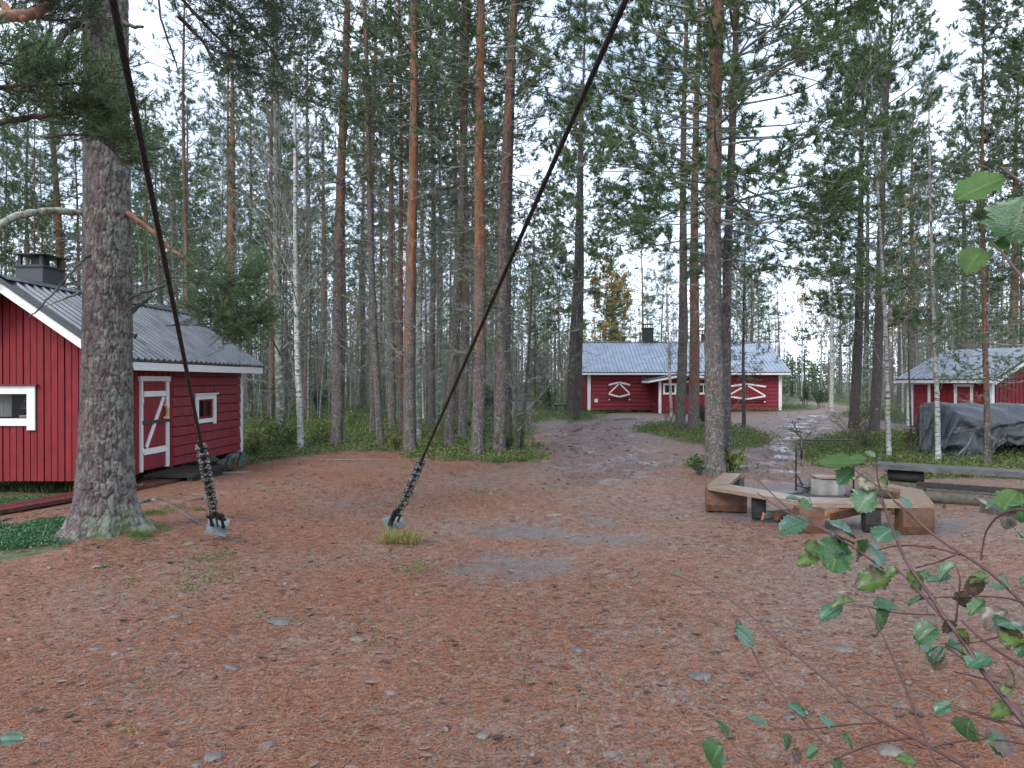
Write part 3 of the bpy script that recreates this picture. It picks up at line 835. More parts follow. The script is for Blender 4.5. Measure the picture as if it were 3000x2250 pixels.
def shutter(xc, wd, z0, z1):
    """two leaves with white bars that meet in the middle"""
    for s_ in (-1, 1):
        x0, x1 = sorted((xc + s_ * .006, xc + s_ * wd))
        lf = MB().box(x0, x1, -.085, -.045, z0, z1).build("shutter", M['red'], FH)
        bb_ = MB(); yb = -.095
        h = z1 - z0
        P = lambda f, g: (xc + s_ * wd * f, yb, z0 + h * g)
        bb_.beam(P(.02, .90), P(.99, .75), .085, .018, up=(0, 1, 0))
        bb_.beam(P(.02, .06), P(.97, .22), .085, .018, up=(0, 1, 0))
        bb_.beam((P(.07, .80)[0], yb - .002, P(0, .80)[2]), (P(.95, .25)[0], yb - .002, P(0, .25)[2]), .075, .016, up=(0, 1, 0))
        bb_.build("shutter_brace", M['white'], lf)
    board(FH, "drip_board", M['red_dark'], xc - wd - .04, xc + wd + .04, -.13, -.04, z1 + .04, z1 + .07, )
    board(FH, "shutter_rail", M['red_dark'], xc - wd - .02, xc + wd + .02, -.10, -.04, z0 - .09, z0 - .055)
    for s_ in (-1, 1):
        board(FH, "shutter_catch", M['white'], xc + s_ * wd * .93 - .035, xc + s_ * wd * .93 + .035, -.125, -.101, z0 - .13, z0 - .055)
shutter(-3.42, .57, .74, 1.64)
shutter(3.23, 1.02, .62, 1.56)
board(FH, "vent_box", M['grey_wood'], -2.24, -2.04, -.09, -.035, 1.66, 1.86)
board(FH, "vent_cover", M['white'], -4.72, -4.54, -.06, -.035, .50, .69)
board(FH, "door_mat", M['black_wood'], -4.9, -3.2, -.5, -.1, .005, .03)
# porch
pz = 1.70; pp = 1.99; pyf = -2.0
pw = MB(); pw.box(px0 + .04, px1 - .04, pyf + .04, -.04, .04, pz)
pw.build("porch_wall", M['log_brown'], FH)
x = px0 + .12; n = 0
while x < px1 - .12:
    fr = pyf + (.0 if n % 2 else -.018)
    xe = min(x + .15, px1 - .12)
    segs = [(.04, pz)]
    if (x > px0 + .20 and xe < px0 + .86) or (x > px1 - .86 and xe < px1 - .20): segs = [(.04, .93), (1.52, pz)]
    if x > -.62 and xe < .05: segs = [(1.55, pz)]
    for a, b in segs: board(FH, "porch_board", M['red'], x + .004, xe - .004, fr, pyf + .038, a, b)
    x += .15; n += 1
y = pyf + .04
while y < -.10:
    board(FH, "porch_board", M['red'], px0 - .0, px0 + .038, y, min(y + .19, -.06) - .008, .04, pz); y += .19
for x in (px0 - .02, px1 - .10):
    board(FH, "corner_post", M['white'], x, x + .13, pyf - .05, pyf - .005, .02, pz)
for xc in (px0 + .53, px1 - .53):
    q_ = MB(); x0, x1, z0, z1 = xc - .33, xc + .33, .95, 1.50
    q_.box(x0, x0 + .09, pyf - .05, pyf, z0, z1); q_.box(x1 - .09, x1, pyf - .05, pyf, z0, z1)
    q_.box(x0 + .091, x1 - .091, pyf - .048, pyf, z1 - .09, z1 - .001); q_.box(x0 + .091, x1 - .091, pyf - .048, pyf, z0 + .001, z0 + .09)
    q_.box(xc - .02, xc + .02, pyf - .04, pyf, z0 + .091, z1 - .091)
    pwf = q_.build("window", M['white'], FH)
    board(pwf, "pane", M['glass'], x0 + .08, x1 - .08, pyf - .018, pyf - .012, z0 + .08, z1 - .08)
pd_ = MB().box(-.60, .03, pyf - .01, pyf + .03, .06, 1.52).build("door", M['red_log'], FH)
board(pd_, "pane", M['glass'], -.46, -.12, pyf - .02, pyf - .012, .95, 1.42)
jb = MB(); jb.box(-.70, -.605, pyf - .04, pyf + .02, .04, 1.54); jb.box(.035, .13, pyf - .04, pyf + .02, .04, 1.54); jb.box(-.70, .13, pyf - .04, pyf + .02, 1.542, 1.62)
jb.build("door_frame", M['white'], FH)
pm = (px0 + px1) / 2
for s_ in (-1, 1):
    e = np.array((pm + s_ * 1.95, 0, pz - .06)); r_ = np.array((pm, 0, pp))
    up_ = np.array((-(e[2] - r_[2]) * s_, 0, abs(e[0] - r_[0]))); up_ /= np.linalg.norm(up_)
    a0, a1 = r_ + (0, pyf - .45, 0), e + (0, pyf - .45, 0)
    v8 = [a0, a1, a1 + (0, 2.2, 0), a0 + (0, 2.2, 0)]
    MB().hexa(np.array(v8 + [q + up_ * .05 for q in v8])).build("porch_roof", M['black_metal'], FH)
    MB().beam(a0 - up_ * .055 + (0, .015, 0), a1 - up_ * .055 + (0, .015, 0), .025, .10, up=up_).build("bargeboard", M['white'], FH)
    board(FH, "porch_fascia", M['white'], *sorted((e[0] - s_ * .03, e[0] - s_ * .005)), pyf - .40, -.25, e[2] - .12, e[2] - .01)
for x in np.linspace(-4.6, 4.6, 5):
    board(FH, "footing_block", M['stone'], x - .15, x + .15, .1, .4, -.1, FZB + .018)
lad = thing("ladder", "red wooden ladder leaning on the left end of the long cabin", "ladder", (FX - L2 - .55, FY + .9, 0))
la, lb = np.array((0., 0, 0)), np.array((.42, 0, 2.15))
for q in (-.22, .22):
    MB().beam(la + (0, q, 0), lb + (0, q, 0), .05, .07, up=(0, 1, 0)).build("rail", M['red_dark'], lad)
for q in np.linspace(.08, .93, 8):
    c_ = la + (lb - la) * q
    MB().tube([c_ + (0, -.2, 0), c_ + (0, .2, 0)], .02, 6).build("rung", M['red_dark'], lad)

# ---------------------------------------------------------------- shed on the right
SH = thing("shed", "red board shed with grey ribbed roof behind the tarpaulin", "shed", (15.8, 25.17, 0), R(30))
SZB, SZE, SZR, SWD, SLN = .04, 1.66, 2.78, 5.4, 2.9
smid = SWD / 2
w = MB(); w.box(.04, SWD - .04, .04, SLN - .04, SZB + .02, SZE)
for y in (.04, SLN - .10):
    w.add([(.04, y, SZE), (SWD - .04, y, SZE), (smid, y, SZR - .1), (.04, y + .06, SZE), (SWD - .04, y + .06, SZE), (smid, y + .06, SZR - .1)],
          [np.array([(0, 1, 2), (5, 4, 3)]), np.array([(0, 3, 4, 1), (1, 4, 5, 2), (2, 5, 3, 0)])])
w.build("wall", M['log_brown'], SH)
p = .125; y = .10; n = 0
while y < SLN - .1:
    y1 = min(y + p, SLN - .1)
    fr = -.018 if n % 2 else 0.0
    segs = [(SZB, SZE)]
    if y > 2.10 and y1 < 2.76: segs = [(1.52, SZE)]
    if y > .58 and y1 < 1.24: segs = [(SZB, .62), (1.50, SZE)]
    for a, b in segs: board(SH, "board", M['red'], fr, .038, y + .003, y1 - .003, a, b)
    y += p; n += 1
x = .10; n = 0
rz_ = lambda x: SZR - .07 - abs(x - smid) * (SZR - SZE) / smid
while x < SWD:
    x1 = min(x + p, SWD); fr = -.018 if n % 2 else 0.0
    a, b = rz_(x + .003), rz_(x1 - .003)
    MB().hexa([(x + .003, fr, SZB), (x1 - .003, fr, SZB), (x1 - .003, .038, SZB), (x + .003, .038, SZB), (x + .003, fr, a), (x1 - .003, fr, b), (x1 - .003, .038, b), (x + .003, .038, a)]).build("board", M['red'], SH)
    x += p; n += 1
for a in ((-.045, .10, -.045, .097), (-.045, .04, SLN - .098, SLN + .02)):
    board(SH, "corner_post", M['white'], *a, SZB - .04, SZE - .02)
sd_ = MB().box(-.02, .03, 2.14, 2.68, SZB - .02, 1.49).build("door", M['red_log'], SH)
q_ = MB(); q_.box(-.045, .02, 2.05, 2.137, SZB - .08, 1.50); q_.box(-.045, .02, 2.683, 2.77, SZB - .03, 1.50); q_.box(-.045, .02, 2.03, 2.79, 1.502, 1.58)
q_.build("door_frame", M['white'], SH)
q_ = MB().box(-.012, .03, .67, 1.12, .62, 1.42).build("hatch", M['red_log'], SH)
q_ = MB(); q_.box(-.045, .02, .58, .667, .58, 1.43); q_.box(-.045, .02, 1.123, 1.21, .58, 1.43); q_.box(-.045, .02, .56, 1.23, 1.432, 1.51)
q_.build("hatch_frame", M['white'], SH)
sez = SZE + .02
roof_slope(SH, "roof", (smid, -.28, SZR), (smid, SLN + .28, SZR), (-.33, -.28, sez), M['roof_shed'])
roof_slope(SH, "roof", (smid, -.28, SZR), (smid, SLN + .28, SZR), (SWD + .33, -.28, sez), M['roof_shed'])
board(SH, "fascia", M['white'], -.325, -.30, -.26, SLN + .26, sez - .13, sez - .035)
for s_ in (-1, 1):
    for yy in (-.265, SLN + .24):
        e = np.array((smid + s_ * (smid + .33), yy, sez)); r_ = np.array((smid, yy, SZR)); up_ = np.array((s_ * (SZR - sez), 0, smid + .33)); up_ /= np.linalg.norm(up_)
        MB().beam(r_ - up_ * .13, e - up_ * .13, .025, .12, up=up_).build("bargeboard", M['white'], SH)
        MB().beam(r_ - up_ * .03, e - up_ * .03, .05, .06, up=up_).build("verge_flashing", M['black_metal'], SH)
for y in (.1, 1.3, 2.5):
    board(SH, "footing_block", M['stone'], .06, .36, y, y + .3, -.12, SZB + .018)
# ---------------------------------------------------------------- guy cables
TOWER = np.array((12.6, -40.0, 23.7))
def guy(anchor_px, dia, label, seed, nclamp, side):
    gxy = G(*anchor_px)
    A = np.array((gxy[0], gxy[1], float(gz(*gxy)) + .13))
    T = TOWER - A; L = np.linalg.norm(T); T /= L
    S = np.cross(T, (0, 0, 1)); S /= np.linalg.norm(S); U = np.cross(S, T)
    root = thing("guy_cable", label, "cable", (gxy[0], gxy[1], float(gz(*gxy))), 0, "steel guy cables anchored in the clearing")
    O = np.array(root.location)
    loc = lambda p: np.asarray(p) - O
    rg = np.random.default_rng(seed)
    # rope of six twisted strands
    rope = MB(); end = 15.5; st_ = .42
    ns = np.linspace(st_, end, 900)
    for q in range(6):
        ph = ns / .26 * 2 * np.pi + q * np.pi / 3
        sag = -.02 * np.sin(np.pi * np.clip(ns / 16, 0, 1))
        P = A + ns[:, None] * T + (dia * .335) * (np.cos(ph)[:, None] * S + np.sin(ph)[:, None] * U) + sag[:, None] * U
        rope.tube(loc(P), dia * .185, 6, False)
    rope.build("wire_rope", M['rope'], root, True)
    # dead end lying beside the rope, clamped along its length
    c1 = .60 + nclamp * .155
    tail = MB(); ns2 = np.linspace(.40, c1 + .06, 30)
    P = A + ns2[:, None] * T + (dia * 1.05) * (side * .7 * S + .7 * U)
    tail.tube(loc(P), dia * .48, 8)
    tail.build("rope_tail", M['rope'], root, True)
    for q in range(nclamp):
        s_ = .68 + q * .155 + rg.uniform(-.012, .012)
        c = loc(A + s_ * T + dia * .5 * (side * .7 * S + .7 * U))
        a = rg.uniform(-.5, .5)
        d1 = math.cos(a) * S + math.sin(a) * U; d2 = np.cross(T, d1)
        cl = MB()
        hw = dia * 1.75
        cl.beam(c - d1 * hw + d2 * -.004, c + d1 * hw + d2 * -.004, .036, .030, up=d2)
        for k in (-1, 1):
            pts = [c + d1 * k * dia * .95 - d2 * .03, c + d1 * k * dia * .95 + d2 * .038]
            cl.tube(pts, .0082, 6)
            cl.tube([c + d1 * k * dia * .95 - d2 * .034, c + d1 * k * dia * .95 - d2 * .018], .0145, 6)
            cl.tube([c + d1 * k * dia * .95 + d2 * .020, c + d1 * k * dia * .95 + d2 * .036], .0145, 6)
        ph = np.linspace(0, np.pi, 7)
        cl.tube([c + d1 * dia * .95 * math.cos(w_) + d2 * (.030 + .022 * math.sin(w_)) for w_ in ph], .0082, 6)
        cl.build("clamp", M['clamp'], root)
    return root, A, T, S, U, loc

def plate(root, A, T, S, U, loc, w_, h_, off, roll):
    """steel plate square to the pull, seen from above"""
    a = math.cos(roll) * S + math.sin(roll) * U; b = np.cross(T, a)
    c = A + T * off
    q = []
    for k in (-.008, .008):
        for x, y in ((-1, -1), (1, -1), (1, 1), (-1, 1)):
            q.append(loc(c + a * x * w_ / 2 + b * y * h_ / 2 + T * k))
    MB().hexa(q).build("anchor_plate", M['galv'], root)
    return c, a, b

root, A, T, S, U, loc = guy((470, 1166), .0245, "black steel cable crossing the thick pine, clamped to a tilted anchor plate", 1, 11, 1)
c, a, b = plate(root, A, T, S, U, loc, .20, .19, .03, .25)
for k in (-1, 1):
    o = MB()
    o.tube([loc(c + a * k * .055 - T * .16), loc(c + a * k * .055 + T * .27)], .0145, 8)
    o.lathe([(0, 0), (.021, 0), (.021, .022), (0, .022)], (0, 0, 0), 6, Matrix.Translation(Vector(loc(c + a * k * .055 + T * .012))) @ Vector(T).to_track_quat('Z', 'Y').to_matrix().to_4x4())
    ph = np.linspace(0, 2 * np.pi, 15)
    o.tube([loc(c + a * k * .055 + T * (.30 + .034 * math.cos(q)) + (a * .032 * math.sin(q))) for q in ph], .0125, 7, False)
    o.build("eye_bolt", M['rope'], root, True)
    MB().tube([loc(c + a * k * .055 + T * .30 - b * .03), loc(c + a * k * .02 + T * .40), loc(c + T * .50)], [.019, .026, .018], 8).build("shackle", M['rope'], root, True)
MB().tube([loc(c + T * .008), loc(c + T * .60)], .010, 8).build("tie_rod", M['rope'], root, True)
root, A, T, S, U, loc = guy((850, 1158), .0205, "thin black steel cable rising to the upper right from a grassy anchor", 2, 9, -1)
c, a, b = plate(root, A, T, S, U, loc, .20, .17, .03, -.35)
tb = MB()
tb.tube([loc(c + a * .045 - T * .12), loc(c + a * .045 + T * .46)], .028, 10)
tb.tube([loc(c + a * .045 + T * .46), loc(c + a * .03 + T * .60)], .018, 8)
tb.build("turnbuckle", M['rope'], root, True)
tb = MB()
tb.tube([loc(c - a * .045 - T * .12), loc(c - a * .045 + T * .24), loc(c - a * .012 + T * .31), loc(c + a * .03 + T * .32)], [.013, .013, .018, .014], 8)
tb.build("hook_bolt", M['rope'], root, True)

# ---------------------------------------------------------------- low bench round the fire place
BT = .30
def B(u, v): return np.array((((u - CX) / FPX) * ((EYE - BT) * FPX / (v - HZ)), (EYE - BT) * FPX / (v - HZ)))
LB0, LB1 = B(1563, 1024), B(1602, 1026)
A0, A1 = B(1526, 1053), B(1575, 1049)
M0, M1 = B(1753, 1091), B(1752, 1079)
C0, C1 = B(2018, 1093), B(1944, 1082)
D0, D1 = B(1992, 1060), B(1946, 1059)
E0, E1 = B(1880, 1040), B(1888, 1049)
bench = thing("plank_bench", "low angular bench of wet pale planks around the fire place", "bench", (3.6, 9.2, float(gz(3.6, 9.2))))
bo = np.array((3.6, 9.2))
def flat(parent, name, pts, z0, z1, mat):
    pts = [np.asarray(q) - bo for q in pts]
    v = [(*q, z0) for q in pts] + [(*q, z1) for q in pts]
    a_ = sum(pts[i][0] * pts[(i + 1) % 4][1] - pts[(i + 1) % 4][0] * pts[i][1] for i in range(4))
    if a_ < 0: v = v[:4][::-1] + v[4:][::-1]
    return MB().hexa(v).build(name, mat, parent)
flat(bench, "seat_plank", (A0, A1, LB1, LB0), BT - .040, BT + .004, M['plank_fresh'])
flat(bench, "seat_plank", (A0 + (.01, -.015), M0, M1 + (0, .06), A1 + (.01, -.01)), BT - .044, BT, M['plank_fresh'])
flat(bench, "seat_plank", (M0 + (.006, 0), C0, C1, M1 + (.006, .06)), BT - .042, BT + .002, M['plank_fresh'])
flat(bench, "seat_plank", (C0 + (.01, .012), D0, D1, C1 + (.0, .012)), BT - .043, BT + .001, M['plank_fresh'])
flat(bench, "seat_plank", (D0 + (.0, .01), E0, E1, D1 + (0, .01)), BT - .044, BT - .002, M['plank_fresh'])
def block(parent, a, b, w_, z0, z1, mat, seed, name="log_block"):
    """half-round block of log lying from a to b"""
    a, b = (np.asarray(q) - bo for q in (a, b))
    d = (b - a) / np.linalg.norm(b - a); n_ = np.array((-d[1], d[0]))
    r = np.random.default_rng(seed)
    prof = [(-.5, 1), (.5, 1), (.54, .72), (.52, .35), (.36, .06), (.2, 0), (-.2, 0), (-.38, .07), (-.53, .35), (-.54, .72)]
    v = []
    for e in (a, b):
        for x, z in prof: v.append((*(e + n_ * x * w_ * (1 + r.normal(0, .02))), z0 + (z1 - z0) * z))
    m = len(prof); q = np.arange(m); k = (q + 1) % m
    mb = MB(); mb.add(v, [np.stack([q, q + m, k + m, k], 1), np.array([list(range(m)), list(range(2 * m - 1, m - 1, -1))])])
    return mb.build(name, mat, parent)
d_ = np.array((.14, -.03))
block(bench, A0 + (.02, .12), A0 + (.50, .02), .22, -.03, BT - .045, M['log_brown'], 1)
block(bench, LB0 + (.06, -.10), LB1 + (-.02, -.10), .16, -.02, BT - .042, M['old_wood'], 2)
block(bench, A0 * .50 + M0 * .50 + (.02, .17), A0 * .50 + M0 * .50 + (.17, .14), .12, -.02, BT - .046, M['black_wood'], 3)
block(bench, M0 + (-.14, .05), M0 + (.12, .03), .20, -.03, BT - .046, M['log_brown'], 4)
block(bench, M0 * .5 + C0 * .5 + (-.05, .10), M0 * .5 + C0 * .5 + (.11, .09), .12, -.02, BT - .044, M['black_wood'], 5)
block(bench, C0 + (-.34, .06), C0 + (-.02, .04), .20, -.03, BT - .046, M['log_brown'], 6)
block(bench, D0 + (-.32, .05), D0 + (-.02, .0), .20, -.02, BT - .045, M['log_brown'], 7)
# firewood under the bench
def log(name, label, cat, u, v, L, r, rz, mat, endmat, group=None):
    g_ = G(u, v)
    o = thing(name, label, cat, (g_[0], g_[1], float(gz(*g_)) + r * .95), rz, group)
    v_, n = [], 12
    P = np.array([(-L / 2, 0, 0), (-L / 6, 0, .006), (L / 6, .006, 0), (L / 2, 0, 0)])
    MB().tube(P, [r, r * 1.04, r * .98, r * .97], n, False).build("bark", mat, o, True)
    for k in (-1, 1):
        MB().lathe([(0, 0), (r * .5, .002), (r * .985, 0), (r * .985, -.02)], n=n, M=Matrix.Translation((k * L / 2, 0, 0)) @ Matrix.Rotation(R(90) * k, 4, 'Y')).build("cut_end", endmat, o)
    return o
log("log", "short birch log with pale cut end lying left under the bench", "log", 1672, 1122, .34, .052, .30, M['birch_moss'], M['orange_wood'])
log("log", "brown bark log lying beside the pale cut log under the bench", "log", 1702, 1122, .36, .060, .45, M['log_brown'], M['log_cut'])
def split(label, u, v, L, rz, tilt, mat, z):
    g_ = G(u, v)
    o = MB().add([(-L / 2, -.05, 0), (-L / 2, .05, 0), (-L / 2, .0, .085), (L / 2, -.045, 0), (L / 2, .05, 0), (L / 2, .005, .08)],
                 [np.array([(0, 2, 1), (3, 4, 5)]), np.array([(0, 1, 4, 3), (1, 2, 5, 4), (2, 0, 3, 5)])]).build("firewood", mat, None)
    o.location = (g_[0], g_[1], float(gz(*g_)) + z); o.rotation_euler = (0, tilt, rz)
    return tag(o, label, "firewood")
split("split yellow firewood piece resting under the front of the bench", 1808, 1128, .30, 2.2, .22, M['orange_wood'], .05)
split("split reddish firewood piece with charred top leaning under the bench", 1828, 1132, .32, 2.4, .35, M['log_cut'], .07)
# fire place
fc = G(1790, 1072)
fz = float(gz(*fc))
ring = thing("fire_ring", "grey concrete block ring of the fire place", "fire ring", (fc[0] + .02, fc[1] + .12, fz))
mb = MB(); mb.lathe([(.20, .02), (.20, .235), (.245, .24), (.25, .0)], n=8, M=Matrix.Rotation(.25, 4, 'Z'))
mb.build("ring_wall", M['concrete'], ring)
MB().lathe([(0, .03), (.198, .035)], n=8).build("ash_bed", M['concrete'], ring)
lid_board = MB().hexa([(-.24, -.12, 0), (.30, -.17, 0), (.34, .12, 0), (-.20, .16, 0), (-.24, -.12, .028), (.30, -.17, .028), (.34, .12, .028), (-.20, .16, .028)]).build("wooden_board", M['plank_fresh'])
lid_board.location = (fc[0] + .06, fc[1] + .12, fz + .243); lid_board.rotation_euler = (0, .02, .1)
tag(lid_board, "pale wooden board lying across the concrete fire ring", "board")
hearth = thing("hearth", "flat dark iron hearth slabs set around the fire ring", "hearth", (fc[0], fc[1] + .05, fz))
for q, (x, y, w_, d__, rz) in enumerate([(-.45, -.12, .42, .30, .2), (-.12, -.34, .5, .2, -.1), (.38, -.28, .46, .22, .15), (.52, .1, .3, .4, -.2), (-.5, .28, .36, .3, .5), (.1, .5, .5, .25, 0)]):
    MB().box(x - w_ / 2, x + w_ / 2, y - d__ / 2, y + d__ / 2, .005 + .006 * q, .035 + .006 * q, Matrix.Rotation(rz, 4, 'Z')).build("slab", M['black_metal'] if q % 2 else M['grey_metal'], hearth)
fr = thing("cooking_frame", "thin iron hoop over the fire place with a hanging pot hook", "frame", (*G(1782, 1058), 0))
fw = .43; fh = .74
MB().tube([(-fw, 0, -.03), (-fw, 0, fh - .03), (-fw + .01, 0, fh - .008), (-fw + .03, 0, fh), (fw - .03, 0, fh), (fw - .01, 0, fh - .008), (fw, 0, fh - .03), (fw, 0, -.03)], .0125, 8).build("hoop", M['black_metal'], fr, True)
MB().tube([(-fw + .08, -.005, fh + .02), (-fw + .08, -.005, fh - .28)], .016, 6).build("pot_hanger", M['black_metal'], fr, True)
MB().tube([(-fw + .08, 0, fh - .28), (-fw + .075, 0, fh - .36), (-fw + .085, 0, fh - .40), (-fw + .105, 0, fh - .395), (-fw + .11, 0, fh - .37)], .007, 6).build("hook", M['black_metal'], fr, True)
pan = thing("frying_pan", "black flat pan with a long raised handle left of the fire ring", "pan", (*G(1752, 1068), .06))
MB().box(-.16, .16, -.13, .13, .035, .055).build("tray", M['black_metal'], pan)
MB().tube([(-.10, .05, .05), (-.24, .12, .36)], .011, 7).build("handle", M['iron'], pan, True)
pl = MB().lathe([(0, .0), (.12, .004), (.15, .02), (.15, .028), (.11, .014), (0, .012)], n=20).build("plate", M['galv'], None, True)
pl.location = (*G(1747, 1058), .07); tag(pl, "pale metal plate lying on the hearth by the black pan", "plate")
bar = MB().box(-.55, .55, -.03, .03, 0, .05).build("plank", M['wet_red'])
bar.location = (*G(2035, 1117), float(gz(*G(2035, 1117)))); bar.rotation_euler = (0, 0, .03)
bar.location[0] -= .45; bar.location[1] += .5
tag(bar, "dark narrow plank on the ground inside the angular bench", "plank")

# ---------------------------------------------------------------- long log bench on the right
z_top = .42
P0 = V(1888, 1000, (EYE - z_top) * FPX / (1000 - HZ)); P1 = V(2240, 1021, (EYE - z_top) * FPX / (1021 - HZ))
d = P1 - P0; L = np.hypot(d[0], d[1]); rz = math.atan2(d[1], d[0])
lbn = thing("log_bench", "long weathered grey log bench behind the fire place", "bench", (P0[0], P0[1], 0), rz)
L += 1.2
for q, (y, mat) in enumerate(((-.02, M['old_wood']), (.20, M['old_wood']))):
    MB().hexa([(0, y - .10, z_top - .07), (L, y - .10, z_top - .07), (L, y + .105, z_top - .07), (0, y + .105, z_top - .07),
               (0, y - .10, z_top - .004 * q), (L, y - .10, z_top + .003), (L, y + .105, z_top), (0, y + .105, z_top)]).build("table_plank", mat, lbn)
MB().box(.62, L - .2, -.40, -.26, .16, .225).build("seat_plank", M['black_wood'], lbn)
MB().tube([(.15, -.72, .085), (L * .33, -.73, .08), (L * .66, -.72, .085), (L, -.72, .08)], [.075, .08, .085, .08], 12).build("seat_log", M['mossy_log'], lbn, True)
for x in (.42, 2.95):
    MB().tube([(x - .24, .06, .255), (x + .22, .06, .25)], .088, 12).build("support_log", M['black_wood'], lbn, True)
    MB().tube([(x - .20, -.02, .085), (x + .26, -.03, .085)], .090, 12).build("support_log", M['mossy_log'], lbn, True)
    MB().tube([(x + .02, -.5, .07), (x + .02, .5, .07)], .07, 12).build("support_log", M['black_wood'], lbn, True)
wr = MB().hexa([(-.9, -.08, 0), (.9, -.10, 0), (.9, .10, 0), (-.9, .10, 0), (-.9, -.05, .09), (.9, -.06, .10), (.9, .07, .10), (-.9, .06, .09)]).build("rotten_log", M['wet_red'])
g_ = G(2150, 1082); wr.location = (*g_, float(gz(*g_)) - .02); wr.rotation_euler = (0, 0, -.25)
tag(wr, "dark sunken log on the ground between the angular bench and the log bench", "log")
gb = thing("log_block", "grey sawn log block standing in front of the log bench", "block", (*G(2162, 1108), float(gz(*G(2162, 1108)))), .2)
MB().box(-.20, .20, -.10, .10, -.02, .15).build("block", M['old_wood'], gb)

# ---------------------------------------------------------------- tarpaulin over the woodpile
tx0, tx1 = (2034 - CX) / FPX * 16.0, (2212 - CX) / FPX * 16.0 + 1.6
WL = tx1 - tx0
wp = thing("woodpile", "stacked firewood under the draped tarpaulin in front of the shed", "woodpile", (tx0, 16.15, 0), .02)
rg = np.random.default_rng(9)
for ix in range(30):
    for iz in range(9):
        x = .25 + ix * (WL - .5) / 29 + rg.uniform(-.02, .02); z = .07 + iz * .105
        if z > .50: continue
        if x < .85 or (x < 1.2 and z > .62): continue
        r_ = rg.uniform(.042, .058)
        a = rg.uniform(0, 6); k = 5 + rg.integers(0, 3)
        an = a + np.linspace(0, 2 * np.pi, k, endpoint=False)
        y0 = rg.uniform(-.03, .05)
        v_ = np.concatenate([np.stack([x + r_ * np.cos(an), np.full(k, y0), z + r_ * np.sin(an)], 1), np.stack([x + r_ * np.cos(an), np.full(k, y0 + .62), z + r_ * np.sin(an)], 1)])
        q = np.arange(k); e = (q + 1) % k
        MB().add(v_, [np.stack([q, e, e + k, q + k], 1), np.array([list(range(k))[::-1]]), np.array([list(range(k, 2 * k))])]).build("firewood_log", M['log_brown'] if rg.random() < .6 else M['black_wood'], wp)
tp = thing("tarpaulin", "dark grey wrinkled tarpaulin draped over the woodpile", "tarpaulin", (tx0, 16.0, 0), .02)
NU, NV = 150, 70
u_ = np.linspace(0, 1, NU); s_ = np.linspace(0, 1, NV)
Ug, Sg = np.meshgrid(u_, s_, indexing='ij')
X = Ug * WL
TH = 1.13
droop = np.interp(Ug, [0, .10, .20, .27, .36, .44, .47, .56, .62, .70, .78, .86, 1.0], [.02, .03, .02, .05, .42, .30, .34, .62, .70, .55, .25, .1, .05])
top = TH - .05 * smooth(.55, 1.0, Ug) - .05 * (Ug < .02) - .16 * smooth(.62, 1.0, Ug) + .02 * np.sin(X * 5) * np.sin(Sg * 8) + .03 * np.exp(-((X - 1.9) / .35) ** 2)
fs = .42                                         # share of the sheet that hangs down in front
fr_ = np.clip(Sg / fs, 0, 1); bk = np.clip((Sg - .82) / .18, 0, 1); tpz = np.clip((Sg - fs) / (.82 - fs), 0, 1)
brk = top - .33 + .07 * np.sin(X * 2.3 + 1) + .05 * np.sin(X * 5.1)          # where the slope turns into the hanging front
zf = np.minimum(droop, brk - .05) + (brk - np.minimum(droop, brk - .05)) * fr_
slope_z = brk + (top - brk) * np.sin(tpz * np.pi / 2) ** .9
Z = np.where(Sg < fs, zf, np.where(Sg < .82, slope_z, top - bk * .9))
fold = (.075 * np.sin(X * 6.3 + 1.6 * np.sin(X * 2.1) + 1.5 * (1 - fr_)) + .045 * np.sin(X * 15 + 2.5 * fr_) + .02 * np.sin(X * 31 - 3 * fr_)) * (1 - fr_) ** .6
swag = .060 * np.sin(9.0 * fr_ + 2.2 * np.sin(X * 2.6) + X * 1.5) * np.sin(np.pi * fr_) ** .8
ripple = .022 * np.sin(tpz * 11 + 2.5 * np.sin(X * 1.9) + X) * np.sin(np.pi * tpz) + .012 * np.sin(X * 13 + tpz * 7) * (1 - tpz)
Y = np.where(Sg < fs, -.10 - .20 * (1 - fr_) ** 1.3 * (1 - .4 * (Ug > .3)) + fold + swag, np.where(Sg < .82, -.10 + tpz * .82, .72 + bk * .10))
Z = Z + np.where((Sg >= fs) & (Sg < .82), ripple, 0)
endk = np.clip((.10 - Ug) / .10, 0, 1)
Z = Z - endk ** 1.2 * np.where(Sg < fs, (Z - .02) * .92 * fr_, np.where(Sg < .78, (top - .03) * .96, 0)) * 1.0
Z = np.maximum(Z, .015)
X = X + endk * (-.10 + .05 * np.sin(Sg * 40)) * 1.0 + .018 * np.sin(Sg * 23 + X * 3)
Y = Y + endk * np.where(Sg < fs, .10 * np.sin(Sg * 30), 0)
Z = Z + .012 * np.sin(X * 9 + Sg * 14) * (1 - endk) + .02 * np.sin(X * 2.2 + 1)
vv = np.stack([X, Y, np.maximum(Z, .015)], -1).reshape(-1, 3)
i = np.arange(NU - 1)[:, None] * NV; j = np.arange(NV - 1)[None]
ff = np.stack([i + j, i + NV + j, i + NV + j + 1, i + j + 1], -1).reshape(-1, 4)
sheet = put("sheet", mk_mesh("sheet", vv, [ff], True, (M['tarp'],)), tp)
md = sheet.modifiers.new("thickness", 'SOLIDIFY'); md.thickness = .008
for q, (x, y, a_, L_) in enumerate([(.16, -.42, 1.2, .7), (-.12, -.5, .1, .8), (.0, -.45, .9, .5)]):
    o = MB().tube([(0, 0, .03), (L_ * math.cos(a_), .05, .03 + L_ * math.sin(a_) * .7)], .02, 7).build("pole", M['grey_wood'], None, True)
    o.location = (tx0 + x, 16 + y, 0)
    tag(o, ("slim stick propped against the left end of the tarpaulin", "thin stick lying low across the tarpaulin's left foot", "short stick leaning at the tarpaulin's left foot")[q], "stick")
